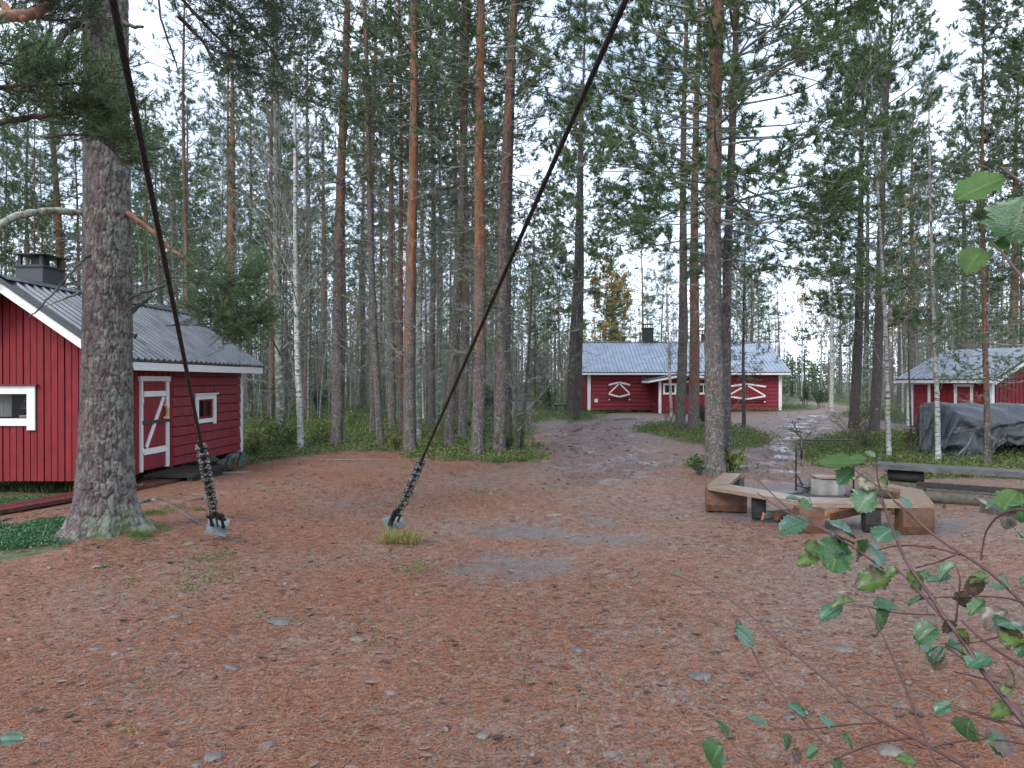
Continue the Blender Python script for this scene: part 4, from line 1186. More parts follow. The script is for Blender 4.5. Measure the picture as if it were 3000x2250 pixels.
pb = MB().hexa([(-.42, -.05, 0), (.42, -.05, -.10), (.42, .05, -.10), (-.42, .05, 0), (-.42, -.05, .06), (.42, -.05, -.04), (.42, .05, -.04), (-.42, .05, .06)]).build("plank", M['grey_wood'])
pb.location = (tx0 + 1.95, 15.93, .55); tag(pb, "grey plank sticking out from the woodpile below the tarpaulin", "plank")

# ---------------------------------------------------------------- notice board, feeder, pump
nb_ = thing("notice_board", "grey weathered board sign on posts at the wood's edge", "notice board", (*G(1127, 926), 0), .03)
for x in (-.29, .29):
    MB().box(x - .04, x + .04, -.04, .04, -.05, .965).build("post", M['grey_wood'], nb_)
for q in range(3):
    MB().box(-.35, .35, -.07, -.045, .61 + q * .12, .61 + q * .12 + .113).build("board", M['grey_wood'], nb_)
MB().box(-.38, .38, -.10, .02, .967, .992).build("cap_board", M['grey_wood'], nb_)
fe = thing("bird_feeder", "pale blue tube bird feeder hanging with a dark roof by slim trunk", "bird feeder", V(1097, 848, 17.6))
MB().lathe([(.0, .145), (.05, .14), (.125, .09), (.125, .08), (0, .085)], n=14).build("feeder_roof", M['grey_metal'], fe, True)
MB().lathe([(0, -.20), (.045, -.20), (.045, .08), (0, .08)], n=12).build("tube", M['blue_plastic'], fe, True)
MB().tube([(0, 0, .14), (.07, .03, .34)], .006, 5).build("hanger", M['rope'], fe)
pg = G(1560, 1022)
pu = thing("water_pump", "dark iron hand pump standing right beside the straight pine trunk", "pump", (pg[0], pg[1], float(gz(*pg))))
MB().lathe([(.045, -.03), (.045, .36), (.06, .37), (.06, .40), (.042, .42), (.042, .52), (.018, .54), (.015, .60)], n=14).build("pump_body", M['iron'], pu, True)
MB().tube([(0, 0, .58), (-.02, 0, .66)], .016, 8).build("pump_rod", M['black_metal'], pu, True)
MB().box(-.05, .05, -.02, .02, .655, .685).build("pump_head", M['black_metal'], pu)
MB().tube([(0, -.03, .40), (.05, -.09, .42), (.07, -.12, .40), (.07, -.12, .36)], .018, 8).build("spout", M['iron'], pu, True)
MB().tube([(.02, 0, .46), (.11, .02, .30), (.13, .03, .12)], [.012, .012, .016], 7).build("pump_handle", M['black_metal'], pu, True)
lt = thing("garden_seat", "low dark bench behind the paired pines left of the long cabin", "seat", (*G(1216, 889), 0))
MB().box(-.5, .25, -.12, .12, .26, .31).build("seat", M['black_wood'], lt)
for x in (-.42, .12): MB().box(x, x + .08, -.1, .1, -.02, .259).build("leg", M['black_wood'], lt)

# ---------------------------------------------------------------- single stones
za = lambda x, y: (x * .35548, 1069.1 + y * .35548)
z7 = lambda x, y: (1400.9 + x * .36665, 1069.1 + y * .36665)
STN = [  # view position, width px, flatness, material, label
    (za(1395, 1050), 165, .30, 'stone', "slanted grey stone slab alone in the middle of the left foreground needles"),
    (za(575, 940), 110, .30, 'stone', "low grey stone half buried left of the slanted slab"),
    (za(700, 968), 62, .45, 'stone_pale', "small white stone next to the low grey stone"),
    (za(1615, 1545), 120, .70, 'stone_pink', "round pink stone at the bottom edge left of centre"),
    (za(1310, 1600), 165, .40, 'stone', "grey stone left of the round pink stone at bottom edge"),
    (za(1190, 1645), 100, .35, 'stone', "grey stone cut by the bottom edge, nearest the round pink stone's left neighbour"),
    (za(315, 1480), 185, .12, 'stone_pink', "wide flat brownish slab level with the ground at lower left"),
    (za(545, 1265), 165, .10, 'stone', "long flat slab barely showing above the wide brownish slab"),
    (za(1700, 770), 180, .22, 'stone', "long jagged stone right below the right cable anchor's left side"),
    (za(1155, 300), 100, .40, 'stone', "grey stone just left of the left anchor plate"),
    (za(600, 435), 120, .20, 'stone_pale', "thin pale stone sliver below the thick pine's foot"),
    (za(1060, 742), 84, .35, 'stone', "small grey stone below the green tuft near left anchor"),
    (zc(300, 885), 105, .45, 'stone_pale', "pale rounded stone lying alone left of centre foreground"),
    (zc(515, 1205), 115, .40, 'stone_pink', "pink angular stone in the lower middle"),
    (zc(1050, 1470), 120, .30, 'stone_pale', "tan elongated stone in the lower middle near bottom edge"),
    (zc(1850, 1590), 130, .45, 'stone', "bluish grey stone at the bottom edge right of centre"),
    (zc(300, 1440), 75, .45, 'stone_pale', "small pale stone left of the tan elongated stone"),
    (zc(1640, 945), 95, .35, 'stone', "grey oval stone in the middle foreground left of the bare twig tip"),
    (zc(1495, 127), 125, .25, 'stone_pale', "flat pale stone lying above the grey sand patch"),
    (zc(840, 165), 60, .5, 'stone', "small grey stone right of the right cable anchor"),
    (z7(1425, 1525), 175, .42, 'stone_pale', "large whitish stone among the alder stems at lower right"),
    (z7(1130, 575), 110, .30, 'stone_pale', "pale stone seen behind the alder leaf cluster"),
    (z7(295, 1078), 185, .28, 'stone', "broad flat grey stone left of the long alder twig"),
    (z7(210, 1205), 92, .35, 'stone', "small flat stone below the broad flat grey stone"),
    (z7(300, 1385), 125, .30, 'stone_pink', "reddish flat stone below the small flat stone near the alder"),
    (z7(710, 740), 110, .18, 'stone', "thin stone crossed by the long alder twig, upper of two"),
    (z7(762, 797), 90, .25, 'stone', "thin stone crossed by the long alder twig, lower of two"),
    (z7(1130, 915), 225, .14, 'stone', "very long flat stone left of the upright alder shoot"),
    (z7(830, 1315), 95, .45, 'stone', "grey stone behind the low dark alder leaf"),
    (z7(1480, 1242), 105, .25, 'stone', "low stone right of the upright alder shoot"),
]
for q, (pt, wpx, fl, mt, lb) in enumerate(STN):
    g_ = G(*pt); dd = g_[1]
    wd = wpx * .3555 / FPX * dd / 2
    v_, f_ = rock(q + 100, wd, wd * (.55 + .25 * (q % 3)), max(wd * fl * 1.0, .010))
    o = MB().add(v_, f_).build("stone", M[mt], None, False)
    o.location = (g_[0], g_[1], float(gz(*g_)) + wd * fl * .05); o.rotation_euler = (0, 0, (q * .37) % 1.2 - .5)
    tag(o, lb, "stone", "single stones in the clearing")
# ---------------------------------------------------------------- tree builders
def needles(pos, dr, ln, n, nl, w, rng, lo=.5, hi=1.15):
    """needle blades around shoots"""
    N = len(pos)
    dr = dr / (np.linalg.norm(dr, axis=1, keepdims=True) + 1e-9)
    ref = np.where(np.abs(dr[:, 2:]) > .9, np.array([[1., 0, 0]]), np.array([[0, 0, 1.]]))
    a = np.cross(dr, ref); a /= np.linalg.norm(a, axis=1, keepdims=True) + 1e-9
    b = np.cross(dr, a)
    tt = rng.uniform(0, 1, (N, n)); ph = rng.uniform(0, 2 * np.pi, (N, n)); al = rng.uniform(lo, hi, (N, n))
    base = pos[:, None] + dr[:, None] * (tt * ln[:, None])[..., None]
    rad = np.cos(ph)[..., None] * a[:, None] + np.sin(ph)[..., None] * b[:, None]
    d = dr[:, None] * np.cos(al)[..., None] + rad * np.sin(al)[..., None]
    L = nl * rng.uniform(.7, 1.25, (N, n))
    tip = base + d * L[..., None]
    s = np.cross(d, rng.normal(size=(N, n, 3))); s /= np.linalg.norm(s, axis=2, keepdims=True) + 1e-9
    v = np.stack([base - s * w / 2, base + s * w / 2, tip], 2).reshape(-1, 3)
    return v, np.arange(len(v)).reshape(-1, 3)

def pts_along(p0, az, el, L, m, wig, curve, rng):
    B = len(p0)
    s = np.linspace(0, 1, m)
    wa = np.cumsum(rng.normal(0, wig, (B, m)), 1) * s; we = np.cumsum(rng.normal(0, wig, (B, m)), 1) * s
    A = az[:, None] + wa; E = el[:, None] + we + curve[:, None] * s
    st = (L / (m - 1))[:, None]
    dx = np.cos(E) * np.cos(A) * st; dy = np.cos(E) * np.sin(A) * st; dz = np.sin(E) * st
    P = np.zeros((B, m, 3)); P[:, 1:, 0] = np.cumsum(dx[:, 1:], 1); P[:, 1:, 1] = np.cumsum(dy[:, 1:], 1); P[:, 1:, 2] = np.cumsum(dz[:, 1:], 1)
    return P + p0[:, None], A, E

def interp(P, s):
    """points on polylines P (B,m,3) at s (B,K)"""
    m = P.shape[1]; f = np.clip(s * (m - 1), 0, m - 1.001); i = f.astype(int); w = (f - i)[..., None]
    r = np.arange(len(P))[:, None]
    return P[r, i] * (1 - w) + P[r, i + 1] * w

def branch_system(p0, az, el, L, r0, rng, K=8, J=4, tip=.35, nper=14, nl=.075, nw=.012, flat=.32, shoot=(.09, .19), curve=(-.1, .5), wig=.10, tw=(.18, .38), live=True, sides=4, thin=1.0):
    """returns wood (v,f) and needle (v,f)"""
    B = len(p0)
    cv = rng.uniform(*curve, B)
    P, A, E = pts_along(p0, az, el, L, 7, wig, cv, rng)
    sr = np.linspace(1, .22, 7)
    wood = [tubes(P, r0[:, None] * sr, 5)]
    s = rng.uniform(tip, 1.0, (B, K)); s[:, 0] = .97
    q = interp(P, s).reshape(-1, 3)
    ii = np.clip((s * 6).astype(int), 0, 6); rr_ = np.arange(B)[:, None]
    sg = np.where(rng.random((B, K)) < .5, -1, 1)
    a2 = (A[rr_, ii] + sg * rng.uniform(.45, 1.15, (B, K)) * (s < .96)).ravel()
    e2 = (E[rr_, ii] * .6 + rng.normal(.10, flat, (B, K))).ravel()
    L2 = (L[:, None] * rng.uniform(*tw, (B, K)) * (1.3 - s) + .16).ravel()
    P2, A2, E2 = pts_along(q, a2, e2, L2, 4, .16, rng.uniform(-.1, .6, len(q)), rng)
    r2 = np.repeat(np.maximum(r0 * .34, .0035 * thin), K)
    wood.append(tubes(P2, r2[:, None] * np.linspace(1, .4, 4), sides - 1))
    wv, wf = [], []; n = 0
    for v, f in wood:
        wv.append(v); wf.append(f + n); n += len(v)
    if not live:
        # forked dry side twigs
        s3 = rng.uniform(.25, 1, (len(q), 3)); q3 = interp(P2, s3).reshape(-1, 3)
        a3 = (np.repeat(a2, 3) + rng.choice([-1, 1], len(q3)) * rng.uniform(.4, 1.1, len(q3)))
        P3, _, _ = pts_along(q3, a3, np.repeat(e2, 3) + rng.normal(0, .45, len(q3)), np.repeat(L2, 3) * rng.uniform(.3, .7, len(q3)), 3, .2, np.zeros(len(q3)), rng)
        v, f = tubes(P3, np.full((len(q3), 1), .0032 * thin) * np.linspace(1, .5, 3), 3)
        wv.append(v); wf.append(f + n)
        return (np.concatenate(wv), wf), None
    s3 = rng.uniform(.40, 1.0, (len(q), J)); s3[:, 0] = .95
    q3 = interp(P2, s3).reshape(-1, 3)
    a3 = np.repeat(a2, J) + rng.normal(0, .75, len(q3)); e3 = np.repeat(e2, J) + rng.normal(.28, .4, len(q3))
    d3 = np.stack([np.cos(e3) * np.cos(a3), np.cos(e3) * np.sin(a3), np.sin(e3)], 1)
    l3 = rng.uniform(*shoot, len(q3))
    v, f = tubes(np.stack([q3, q3 + d3 * l3[:, None]], 1), np.full((len(q3), 2), .003 * thin), 3)
    wv.append(v); wf.append(f + n)
    nv = needles(q3, d3, l3, nper, nl, nw, rng)
    return (np.concatenate(wv), wf), nv

def catm(parts):
    v, f, n = [], [], 0
    for pv, pf in parts:
        v.append(pv)
        for q in (pf if isinstance(pf, list) else [pf]): f.append(q + n)
        n += len(pv)
    by = {}
    for q in f: by.setdefault(q.shape[1], []).append(q)
    return np.concatenate(v), [np.concatenate(q) for q in by.values()]

def trunk_mesh(seed, H, r0, mat, n=12, m=26, wig=.03, relief=.0, flare=.35, top=.12):
    rng = np.random.default_rng(seed)
    z = np.linspace(0, 1, m) ** 1.35 * (H + .15) - .15
    r = r0 * (1 - (1 - top) * np.clip(z / H, 0, 1) ** 1.1) * (1 + flare * np.exp(-np.clip(z + .12, 0, None) / .22))
    k = np.arange(m)
    cx = wig * (np.sin(z * .5 + seed) - np.sin(seed)) * np.clip(z / 2, 0, 1); cy = wig * (np.cos(z * .43 + seed * 2) - np.cos(seed * 2)) * np.clip(z / 2, 0, 1)
    P = np.stack([cx, cy, z], 1)[None]
    v, f = tubes(P, r[None], n)
    if relief:
        an = np.arange(len(v)) % n * 2 * np.pi / n; zz = v[:, 2]
        d = relief * (np.sin(an * 7 + 3 * np.sin(zz * 2.3 + seed)) * .5 + rng.normal(0, .6, len(v)) + .5 * np.sin(an * 3 + seed))
        c = np.stack([np.interp(zz, z, cx), np.interp(zz, z, cy)], 1)
        u = v[:, :2] - c; L = np.linalg.norm(u, axis=1, keepdims=True) + 1e-9
        v[:, :2] += u / L * d[:, None]
        butt = np.exp(-np.clip(zz, 0, None) / .16) * r0 * .25 * np.maximum(0, np.sin(an * 4 + seed))
        v[:, :2] += u / L * butt[:, None]
    return mk_mesh("trunk", v, [f], True, (mat,))

def whorls(rng, H, zb, gap, n, prof, el, r_at):
    p, az, L, e = [], [], [], []
    z = zb
    while z < H - .25:
        u = (z - zb) / (H - zb)
        k = rng.integers(n[0], n[1] + 1); a0 = rng.uniform(0, 6.28)
        for q in range(k):
            p.append((0, 0, z + rng.uniform(-.12, .12))); az.append(a0 + q * 2 * np.pi / k + rng.normal(0, .3))
            L.append(prof(u) * rng.uniform(.55, 1.15)); e.append(el(u) + rng.normal(0, .16))
        z += gap * rng.uniform(.7, 1.35)
    return np.array(p, float), np.array(az), np.array(L), np.array(e)

def pine_proto(seed, H, zb, Lm, zd=None, gap=.45, n=(3, 5), nper=14, nl=.075, nw=.013, K=8, J=4, sub=1.0, shape='pine', needle='needle', dead_gap=.32, dead_L=(.5, 1.7), tip=.35):
    rng = np.random.default_rng(seed)
    if shape == 'round':
        prof = lambda u: Lm * ((.80 + .20 * min(1, u / .2)) * max(0, 1 - u ** 3.2) ** .6 + .08)
        el = lambda u: -.06 + .95 * u ** 1.3
    elif shape == 'pine':
        prof = lambda u: Lm * ((.72 + .28 * min(1, u / .2)) * max(0, 1 - u ** 1.5) ** .75 + .10)
        el = lambda u: -.08 + .85 * u
    else:
        prof = lambda u: Lm * (1 - u) ** .85 + .08
        el = lambda u: -.22 + .7 * u
    p, az, L, e = whorls(rng, H, zb, gap, n, prof, el, None)
    (wood, nv) = branch_system(p, az, e, L, .006 + .0065 * L, rng, K=K, J=J, nper=nper, nl=nl, nw=nw, tip=tip)
    # leader shoots
    q = np.stack([rng.normal(0, .1, 40), rng.normal(0, .1, 40), rng.uniform(H - .9, H + .1, 40)], 1)
    nv2 = needles(q, rng.normal(0, .5, (40, 3)) + (0, 0, .8), np.full(40, .2), nper, nl, nw, rng)
    crown = catm([nv, nv2])
    parts = [wood]
    if zd is not None:
        p, az, L, e = whorls(rng, zb + .4, zd, dead_gap, (1, 3), lambda u: rng.uniform(*dead_L) * (.6 + .4 * u), lambda u: -.12 + .1 * rng.normal(), None)
        w2, _ = branch_system(p, az, e, L, .006 + .007 * L, rng, K=6, live=False, curve=(-.5, .45), tip=.25, wig=.14)
        parts.append(w2)
    w = catm(parts)
    return dict(H=H, branch=mk_mesh("branchwork", w[0], w[1], False, (M['branch' if zd is None else 'twig'],)),
                crown=mk_mesh("crown", crown[0], crown[1], False, (M[needle],)))

PR = {}
for s in range(3): PR[f'clear{s}'] = pine_proto(10 + s, (18.5, 15.5, 15)[s], (4.3, 4.3, 3.9)[s], (3.3, 2.9, 3.1)[s], 2.9, shape=('round', 'pine', 'round')[s], nper=23, K=12, J=6, n=(4, 5), gap=.45, nl=.095, nw=.014)
for s in range(4): PR[f'wood{s}'] = pine_proto(20 + s, 17, 6.6 + .7 * s, 1.9, 1.8, nper=16, K=8, J=4, gap=.5, needle=('needle', 'needle_dark', 'needle_pale', 'needle')[s], nl=.09, nw=.015)
for s in range(3): PR[f'back{s}'] = pine_proto(30 + s, 15, 6.2 + .8 * s, 1.7, 1.4, nper=10, K=7, J=3, gap=.55, needle=('needle_pale', 'needle', 'needle_dark')[s], nl=.13, nw=.024, dead_gap=.22)
for s in range(2): PR[f'young{s}'] = pine_proto(40 + s, 8.5, 2.2, 1.25, 1.0, nper=12, K=7, J=3, gap=.34, shape='cone', dead_L=(.4, .9))
PR['spruce'] = pine_proto(50, 9.5, 1.9, 1.45, .8, nper=16, K=9, J=3, gap=.30, n=(3, 5), shape='cone', nl=.055, nw=.012, tip=.12, needle='needle_dark', dead_L=(.4, .9))

def birch_proto(seed, H, zb, Lm, leaf=None, nleaf=0, up=(.55, 1.05), n=(1, 2), gap=.35, mat='twig', ln=.055):
    rng = np.random.default_rng(seed)
    p, az, L, e = whorls(rng, H, zb, gap, n, lambda u: Lm * (1 - u) ** .6 + .25, lambda u: rng.uniform(*up), None)
    w, _ = branch_system(p, az, e, L, .005 + .006 * L, rng, K=7, live=False, curve=(-.3, .3), tip=.2, wig=.09, tw=(.25, .5))
    d = dict(H=H, branch=mk_mesh("branchwork", w[0], w[1], False, (M[mat],)))
    if leaf:
        v = w[0]; idx = rng.integers(0, len(v), nleaf)
        q = v[idx] + rng.normal(0, .05, (nleaf, 3))
        d['crown'] = mk_mesh("crown", *leaf_cards(q, ln, ln * .8, rng), False, (M[leaf],))
    return d

def leaf_cards(q, ln, wd, rng, updir=0.0):
    n = len(q)
    d = rng.normal(size=(n, 3)) + (0, 0, updir); d /= np.linalg.norm(d, axis=1, keepdims=True)
    s = np.cross(d, rng.normal(size=(n, 3))); s /= np.linalg.norm(s, axis=1, keepdims=True)
    l = ln * rng.uniform(.6, 1.3, (n, 1)); w = wd * rng.uniform(.6, 1.2, (n, 1))
    v = np.stack([q, q + d * l * .5 + s * w / 2, q + d * l, q + d * l * .5 - s * w / 2], 1).reshape(-1, 3)
    return v, [np.arange(4 * n).reshape(-1, 4)]

PR['birch0'] = birch_proto(60, 10.5, 2.2, 1.5)
PR['birch1'] = birch_proto(61, 12.0, 2.8, 2.1, up=(.5, 1.15), n=(2, 3))
PR['birch_yellow0'] = birch_proto(62, 8.0, 1.2, 1.5, 'yellow', 3600, ln=.13)
PR['birch_yellow1'] = birch_proto(63, 10.0, 3.2, 1.2, 'yellow', 1500, ln=.11)
PR['birch_moss'] = birch_proto(64, 13.0, 2.4, 2.9, up=(.75, 1.2), n=(2, 3), gap=.42)
PR['sapling'] = birch_proto(65, 4.5, .9, .9, 'yellow', 60, up=(.5, 1.1))
PR['bare'] = birch_proto(66, 9.0, 1.2, .9, up=(-.2, .6), n=(1, 3), gap=.3)

TSEED = [1000]
def tree(kind, proto, x, y, r, label, bark, lean=(0, 0), H=None, group=None, detail=0, name=None, cat="tree", rz=None, merge=False):
    TSEED[0] += 1
    sd_ = TSEED[0]
    P = PR[proto]
    o = thing(name or kind, label, cat, (x, y, float(gz(x, y)) - .02), 0, group)
    rgn = random.Random(sd_)
    o.rotation_euler = (-lean[1], lean[0], 0)
    sc = 1.0 if H is None else H / P['H']
    n, m, rel = ((12, 26, 0), (20, 60, .006), (28, 110, .008))[detail]
    put("trunk", trunk_mesh(sd_, P['H'] * sc, r, M[bark], n, m, .03 + .02 * rgn.random(), rel, flare=.30 if detail else .2), o)
    a = rgn.uniform(0, 6.28) if rz is None else rz
    put("branchwork", P['branch'], o, rot=(0, 0, a), scale=(sc,) * 3)
    if 'crown' in P: put("crown", P['crown'], o, rot=(0, 0, a), scale=(sc,) * 3)
    return o

def at_px(u, v): 
    return G(u, v)
def hero(u, v, wpx, utop, proto, bark, label, kind="pine_tree", H=None, detail=1, group=None, cat="pine"):
    g_ = G(u, v); d = g_[1]
    dz = EYE + HZ / FPX * d
    lean = math.atan(((utop - u) / FPX * d) / dz)
    return tree(kind, proto, g_[0], d, wpx / FPX * d / 2, label, bark, (lean, 0), H, group, detail, cat=cat)

GW = "tall pines along the wood's edge"
hero(727, 968, 26, 752, 'wood0', 'bark_c', "pine with orange upper stem just right of the white birch", group=GW)
hero(822, 968, 17, 786, 'wood1', 'bark_b', "slim grey pine leaning left at the wood's edge", group=GW)
hero(885, 980, 28, 889, 'wood2', 'bark_a', "stout bright orange pine beside the right cable's lower end", group=GW, detail=2)
hero(969, 970, 23, 1008, 'wood3', 'bark_b', "mottled grey pine leaning right just left of the cable", group=GW)
hero(999, 954, 20, 1002, 'wood1', 'bark_c', "upright reddish pine crossed by the right cable", group=GW)
hero(1032, 987, 29, 1045, 'wood0', 'bark_a', "thick rusty orange pine right of the cable at the wood's edge", group=GW, detail=2)
hero(1077, 984, 28, 1116, 'wood2', 'bark_c', "grey based pine leaning right behind the cable's middle", group=GW, detail=2)
hero(1101, 975, 11, 1112, 'young0', 'bark_d', "very thin dark pine holding the bird feeder", H=11, group=GW)
hero(698, 880, 20, 700, 'wood3', 'bark_b', "dark pine further back between birch and orange pine", group=GW)
hero(661, 908, 14, 664, 'wood1', 'bark_c', "slim pine directly behind the white birch", group=GW)
hero(584, 910, 15, 590, 'wood0', 'bark_r', "rusty slim pine behind the mossy birch", group=GW)
hero(784, 882, 15, 786, 'wood2', 'bark_b', "grey pine deep behind the left leaning pine", group=GW)
hero(806, 936, 14, 812, 'wood3', 'bark_c', "mid distance pine close left of the leaning grey pine", group=GW)
hero(849, 931, 15, 846, 'wood0', 'bark_c', "pine with pale base left of the stout orange pine", group=GW)
hero(869, 944, 13, 862, 'wood1', 'bark_r', "slender reddish pine hugging the stout orange pine's left side", group=GW)
hero(933, 925, 15, 930, 'wood2', 'bark_b', "brown pine between the stout orange pine and the cable", group=GW)
hero(984, 928, 13, 982, 'wood0', 'bark_b', "grey pine behind the mottled leaning pine", group=GW)
hero(1469, 930, 22, 1482, 'wood1', 'bark_b', "grey lichen covered pine in the green island, left of the orange one", group="pines in the middle of the clearing")
hero(1498, 935, 24, 1510, 'wood3', 'bark_r', "bright orange pine in the green island before the long cabin", group="pines in the middle of the clearing")
hero(1543, 1027, 41, 1553, 'clear0', 'bark_c', "big straight pine beside the hand pump", group="pines in the middle of the clearing", detail=2)
hero(1568, 1016, 22, 1584, 'clear2', 'bark_b', "thinner pine standing close behind the big straight pine", group="pines in the middle of the clearing")
hero(1231, 898, 16, 1262, 'clear1', 'bark_d', "left one of the dark paired pines by the long cabin's end", group="pines by the long cabin")
hero(1246, 906, 17, 1262, 'wood2', 'bark_d', "right one of the dark paired pines by the long cabin's end", group="pines by the long cabin")
hero(1845, 925, 22, 1868, 'clear1', 'bark_d', "dark thick pine left of the pair by the right hand path", H=13.0, group="pines by the right path")
hero(1888, 931, 22, 1926, 'clear2', 'bark_d', "tall round-crowned dark pine rising above the path by the shed", H=14.5, group="pines by the right path")
hero(2133, 1012, 13, 2131, 'spruce', 'bark_r', "young spruce with thin reddish stem in front of the tarpaulin", "spruce_tree", H=9.0, cat="spruce")
hero(497, 905, 27, 506, 'wood0', 'bark_a', "orange pine rising behind the red cabin's far roof end", group="pines behind the red cabin")
hero(487, 898, 15, 496, 'wood3', 'bark_r', "thin reddish pine touching the orange one behind the cabin", group="pines behind the red cabin")
hero(137, 905, 22, 104, 'clear0', 'bark_a', "reddish leaning pine behind the black chimney", group="pines behind the red cabin")
hero(60, 900, 12, 62, 'wood2', 'bark_r', "slim pine left of the leaning pine behind the chimney", group="pines behind the red cabin")
hero(400, 890, 13, 408, 'wood1', 'bark_a', "slim orange pine behind the middle of the cabin roof", group="pines behind the red cabin")
hero(315, 888, 14, 318, 'wood3', 'bark_b', "grey pine behind the cabin roof beside the thick trunk", group="pines behind the red cabin")
hero(540, 896, 12, 545, 'wood2', 'bark_c', "slim pine just off the red cabin's far corner", group="pines behind the red cabin")
hero(2182, 890, 22, 2200, 'clear0', 'bark_r', "wide reddish pine behind the shed roof at the right edge", group="pines behind the shed")
hero(1968, 888, 16, 1970, 'wood2', 'bark_d', "dark pine left behind the shed", group="pines behind the shed")
hero(1944, 884, 13, 1946, 'wood0', 'bark_d', "slim dark pine beside the shed's left roof end", group="pines behind the shed")
hero(2080, 886, 15, 2085, 'wood1', 'bark_b', "grey pine behind the middle of the shed roof", group="pines behind the shed")
hero(2345, 1012, 30, 2360, 'clear1', 'bark_c', "pine just beyond the right edge whose boughs hang into the picture", group="pines behind the shed")
# birches and thin stems
GB = "birches around the clearing"
hero(608, 962, 21, 598, 'birch_moss', 'birch_moss', "mossy grey birch with fanning upright branches near cabin corner", "birch_tree", group=GB, cat="birch")
hero(650, 974, 14, 632, 'birch1', 'birch', "white barked birch at the wood's edge", "birch_tree", group=GB, cat="birch")
hero(904, 958, 14, 908, 'birch0', 'birch_moss', "lichen grey birch half hidden by the stout orange pine", "birch_tree", group=GB, cat="birch", detail=0)
hero(946, 940, 10, 950, 'birch1', 'birch_moss', "thin blotched birch between pine and cable", "birch_tree", group=GB, cat="birch", detail=0)
hero(1126, 980, 8, 1175, 'sapling', 'bark_d', "small leaning sapling right of the bird feeder", "sapling", group=GB, cat="sapling", H=4.8)
hero(1114, 984, 5, 1118, 'sapling', 'bark_d', "thin dry sapling close to the leaning sapling", "sapling", group=GB, cat="sapling", H=2.6, detail=0)
hero(1450, 912, 7, 1440, 'birch0', 'birch', "thin white birch before the cabin porch", "birch_tree", group=GB, cat="birch", H=6.5, detail=0)
hero(1607, 924, 8, 1612, 'young1', 'bark_d', "thin bare young pine before the right shutter", "young_pine", cat="pine", H=7.5)
hero(1575, 930, 4, 1570, 'sapling', 'bark_d', "tiny dry sapling between big pine and thin young pine", "sapling", group=GB, cat="sapling", H=3.2, detail=0)
hero(1868, 929, 13, 1876, 'birch0', 'birch_moss', "grey lichen birch squeezed between the two dark path pines", "birch_tree", group=GB, cat="birch")
hero(1796, 889, 10, 1788, 'birch1', 'birch', "white birch left of the dark path pines", "birch_tree", group=GB, cat="birch")
hero(1921, 994, 10, 1880, 'birch0', 'birch', "slim pale birch leaning left behind the log bench", "birch_tree", group=GB, cat="birch", H=9)
hero(2027, 1003, 11, 2012, 'birch0', 'birch', "white young birch in front of the tarpaulin's left part", "birch_tree", group=GB, cat="birch", H=7.5)
hero(1968, 985, 5, 1970, 'bare', 'bark_d', "thin dark dry stem between the two pale birches", "sapling", group=GB, cat="sapling", H=4.5, detail=0)
YB = "yellow birches beyond the cabins"
for (x, y, h, pr, lb) in [(5.6, 46.5, 9.0, 'birch_yellow0', "bright yellow birch above the long cabin roof's left end"), (6.9, 49, 8.2, 'birch_yellow0', "second yellow birch close behind the long cabin's left chimney"),
                          (22.0, 58, 12, 'birch_yellow1', "pale yellow birch beyond the long cabin's right end"), (25.5, 63, 13.5, 'birch_yellow1', "tall thin yellow birch deep beyond the right hand path"),
                          (17.9, 35.0, 10.5, 'birch_yellow1', "yellow brown birch behind the round-crowned dark pine"), (-9.5, 45, 7.0, 'birch_yellow1', "small yellow birch deep in the wood between white birch and orange pine")
]:
    tree("birch_tree", pr, x, y, .05, lb, 'birch', (0, 0), h, YB, 0, cat="birch")

# ---------------------------------------------------------------- the wood behind
rng = np.random.default_rng(77)
placed = [np.array((o.location.x, o.location.y)) for o in SC.objects if o.get("category") in ("pine", "birch", "tree")]
def ok_spot(p, gap):
    x, y = p
    if -9.6 < x < -5.2 and 10.5 < y < 17.8: return False
    if 3 < x < 15 and 36 < y < 48: return False
    a = R(-30); dx, dy = x - 15.8, y - 25.17
    lx, ly = dx * math.cos(a) - dy * math.sin(a), dx * math.sin(a) + dy * math.cos(a)
    if -1 < lx < 6.6 and -1 < ly < 4: return False
    if poly_sd(np.array([p]), CLEAR)[0] > -.6: return False
    u = CX + x / y * FPX
    if 1105 < u < 1960 and y < 44: return False
    if 1090 < u < 1170 and y < 40: return False
    if 1690 < u < 1790 and y < 75: return False
    return all((x - q[0]) ** 2 + (y - q[1]) ** 2 > gap ** 2 for q in placed)
BANDS = [(-500, 0, 17, 60, 16, "behind the red cabin, far left"), (0, 300, 21, 70, 36, "behind the red cabin's chimney"), (300, 530, 22, 75, 34, "behind the red cabin's far end"),
         (530, 800, 24, 85, 46, "between the red cabin and the orange pines"), (800, 1010, 25, 85, 36, "behind the stout orange pine"), (1010, 1240, 25, 85, 40, "behind the right cable and notice board"),
         (1240, 1700, 47, 95, 34, "beyond the long cabin's roof"), (1780, 1960, 46, 90, 16, "beyond the two dark path pines"), (1960, 2220, 33, 85, 34, "behind the shed"), (2220, 2800, 25, 70, 18, "beyond the shed, far right")]
names = {'bark_a': "orange stemmed", 'bark_b': "grey stemmed", 'bark_c': "brown stemmed", 'bark_r': "reddish stemmed", 'bark_d': "dark stemmed"}
WOOD = []
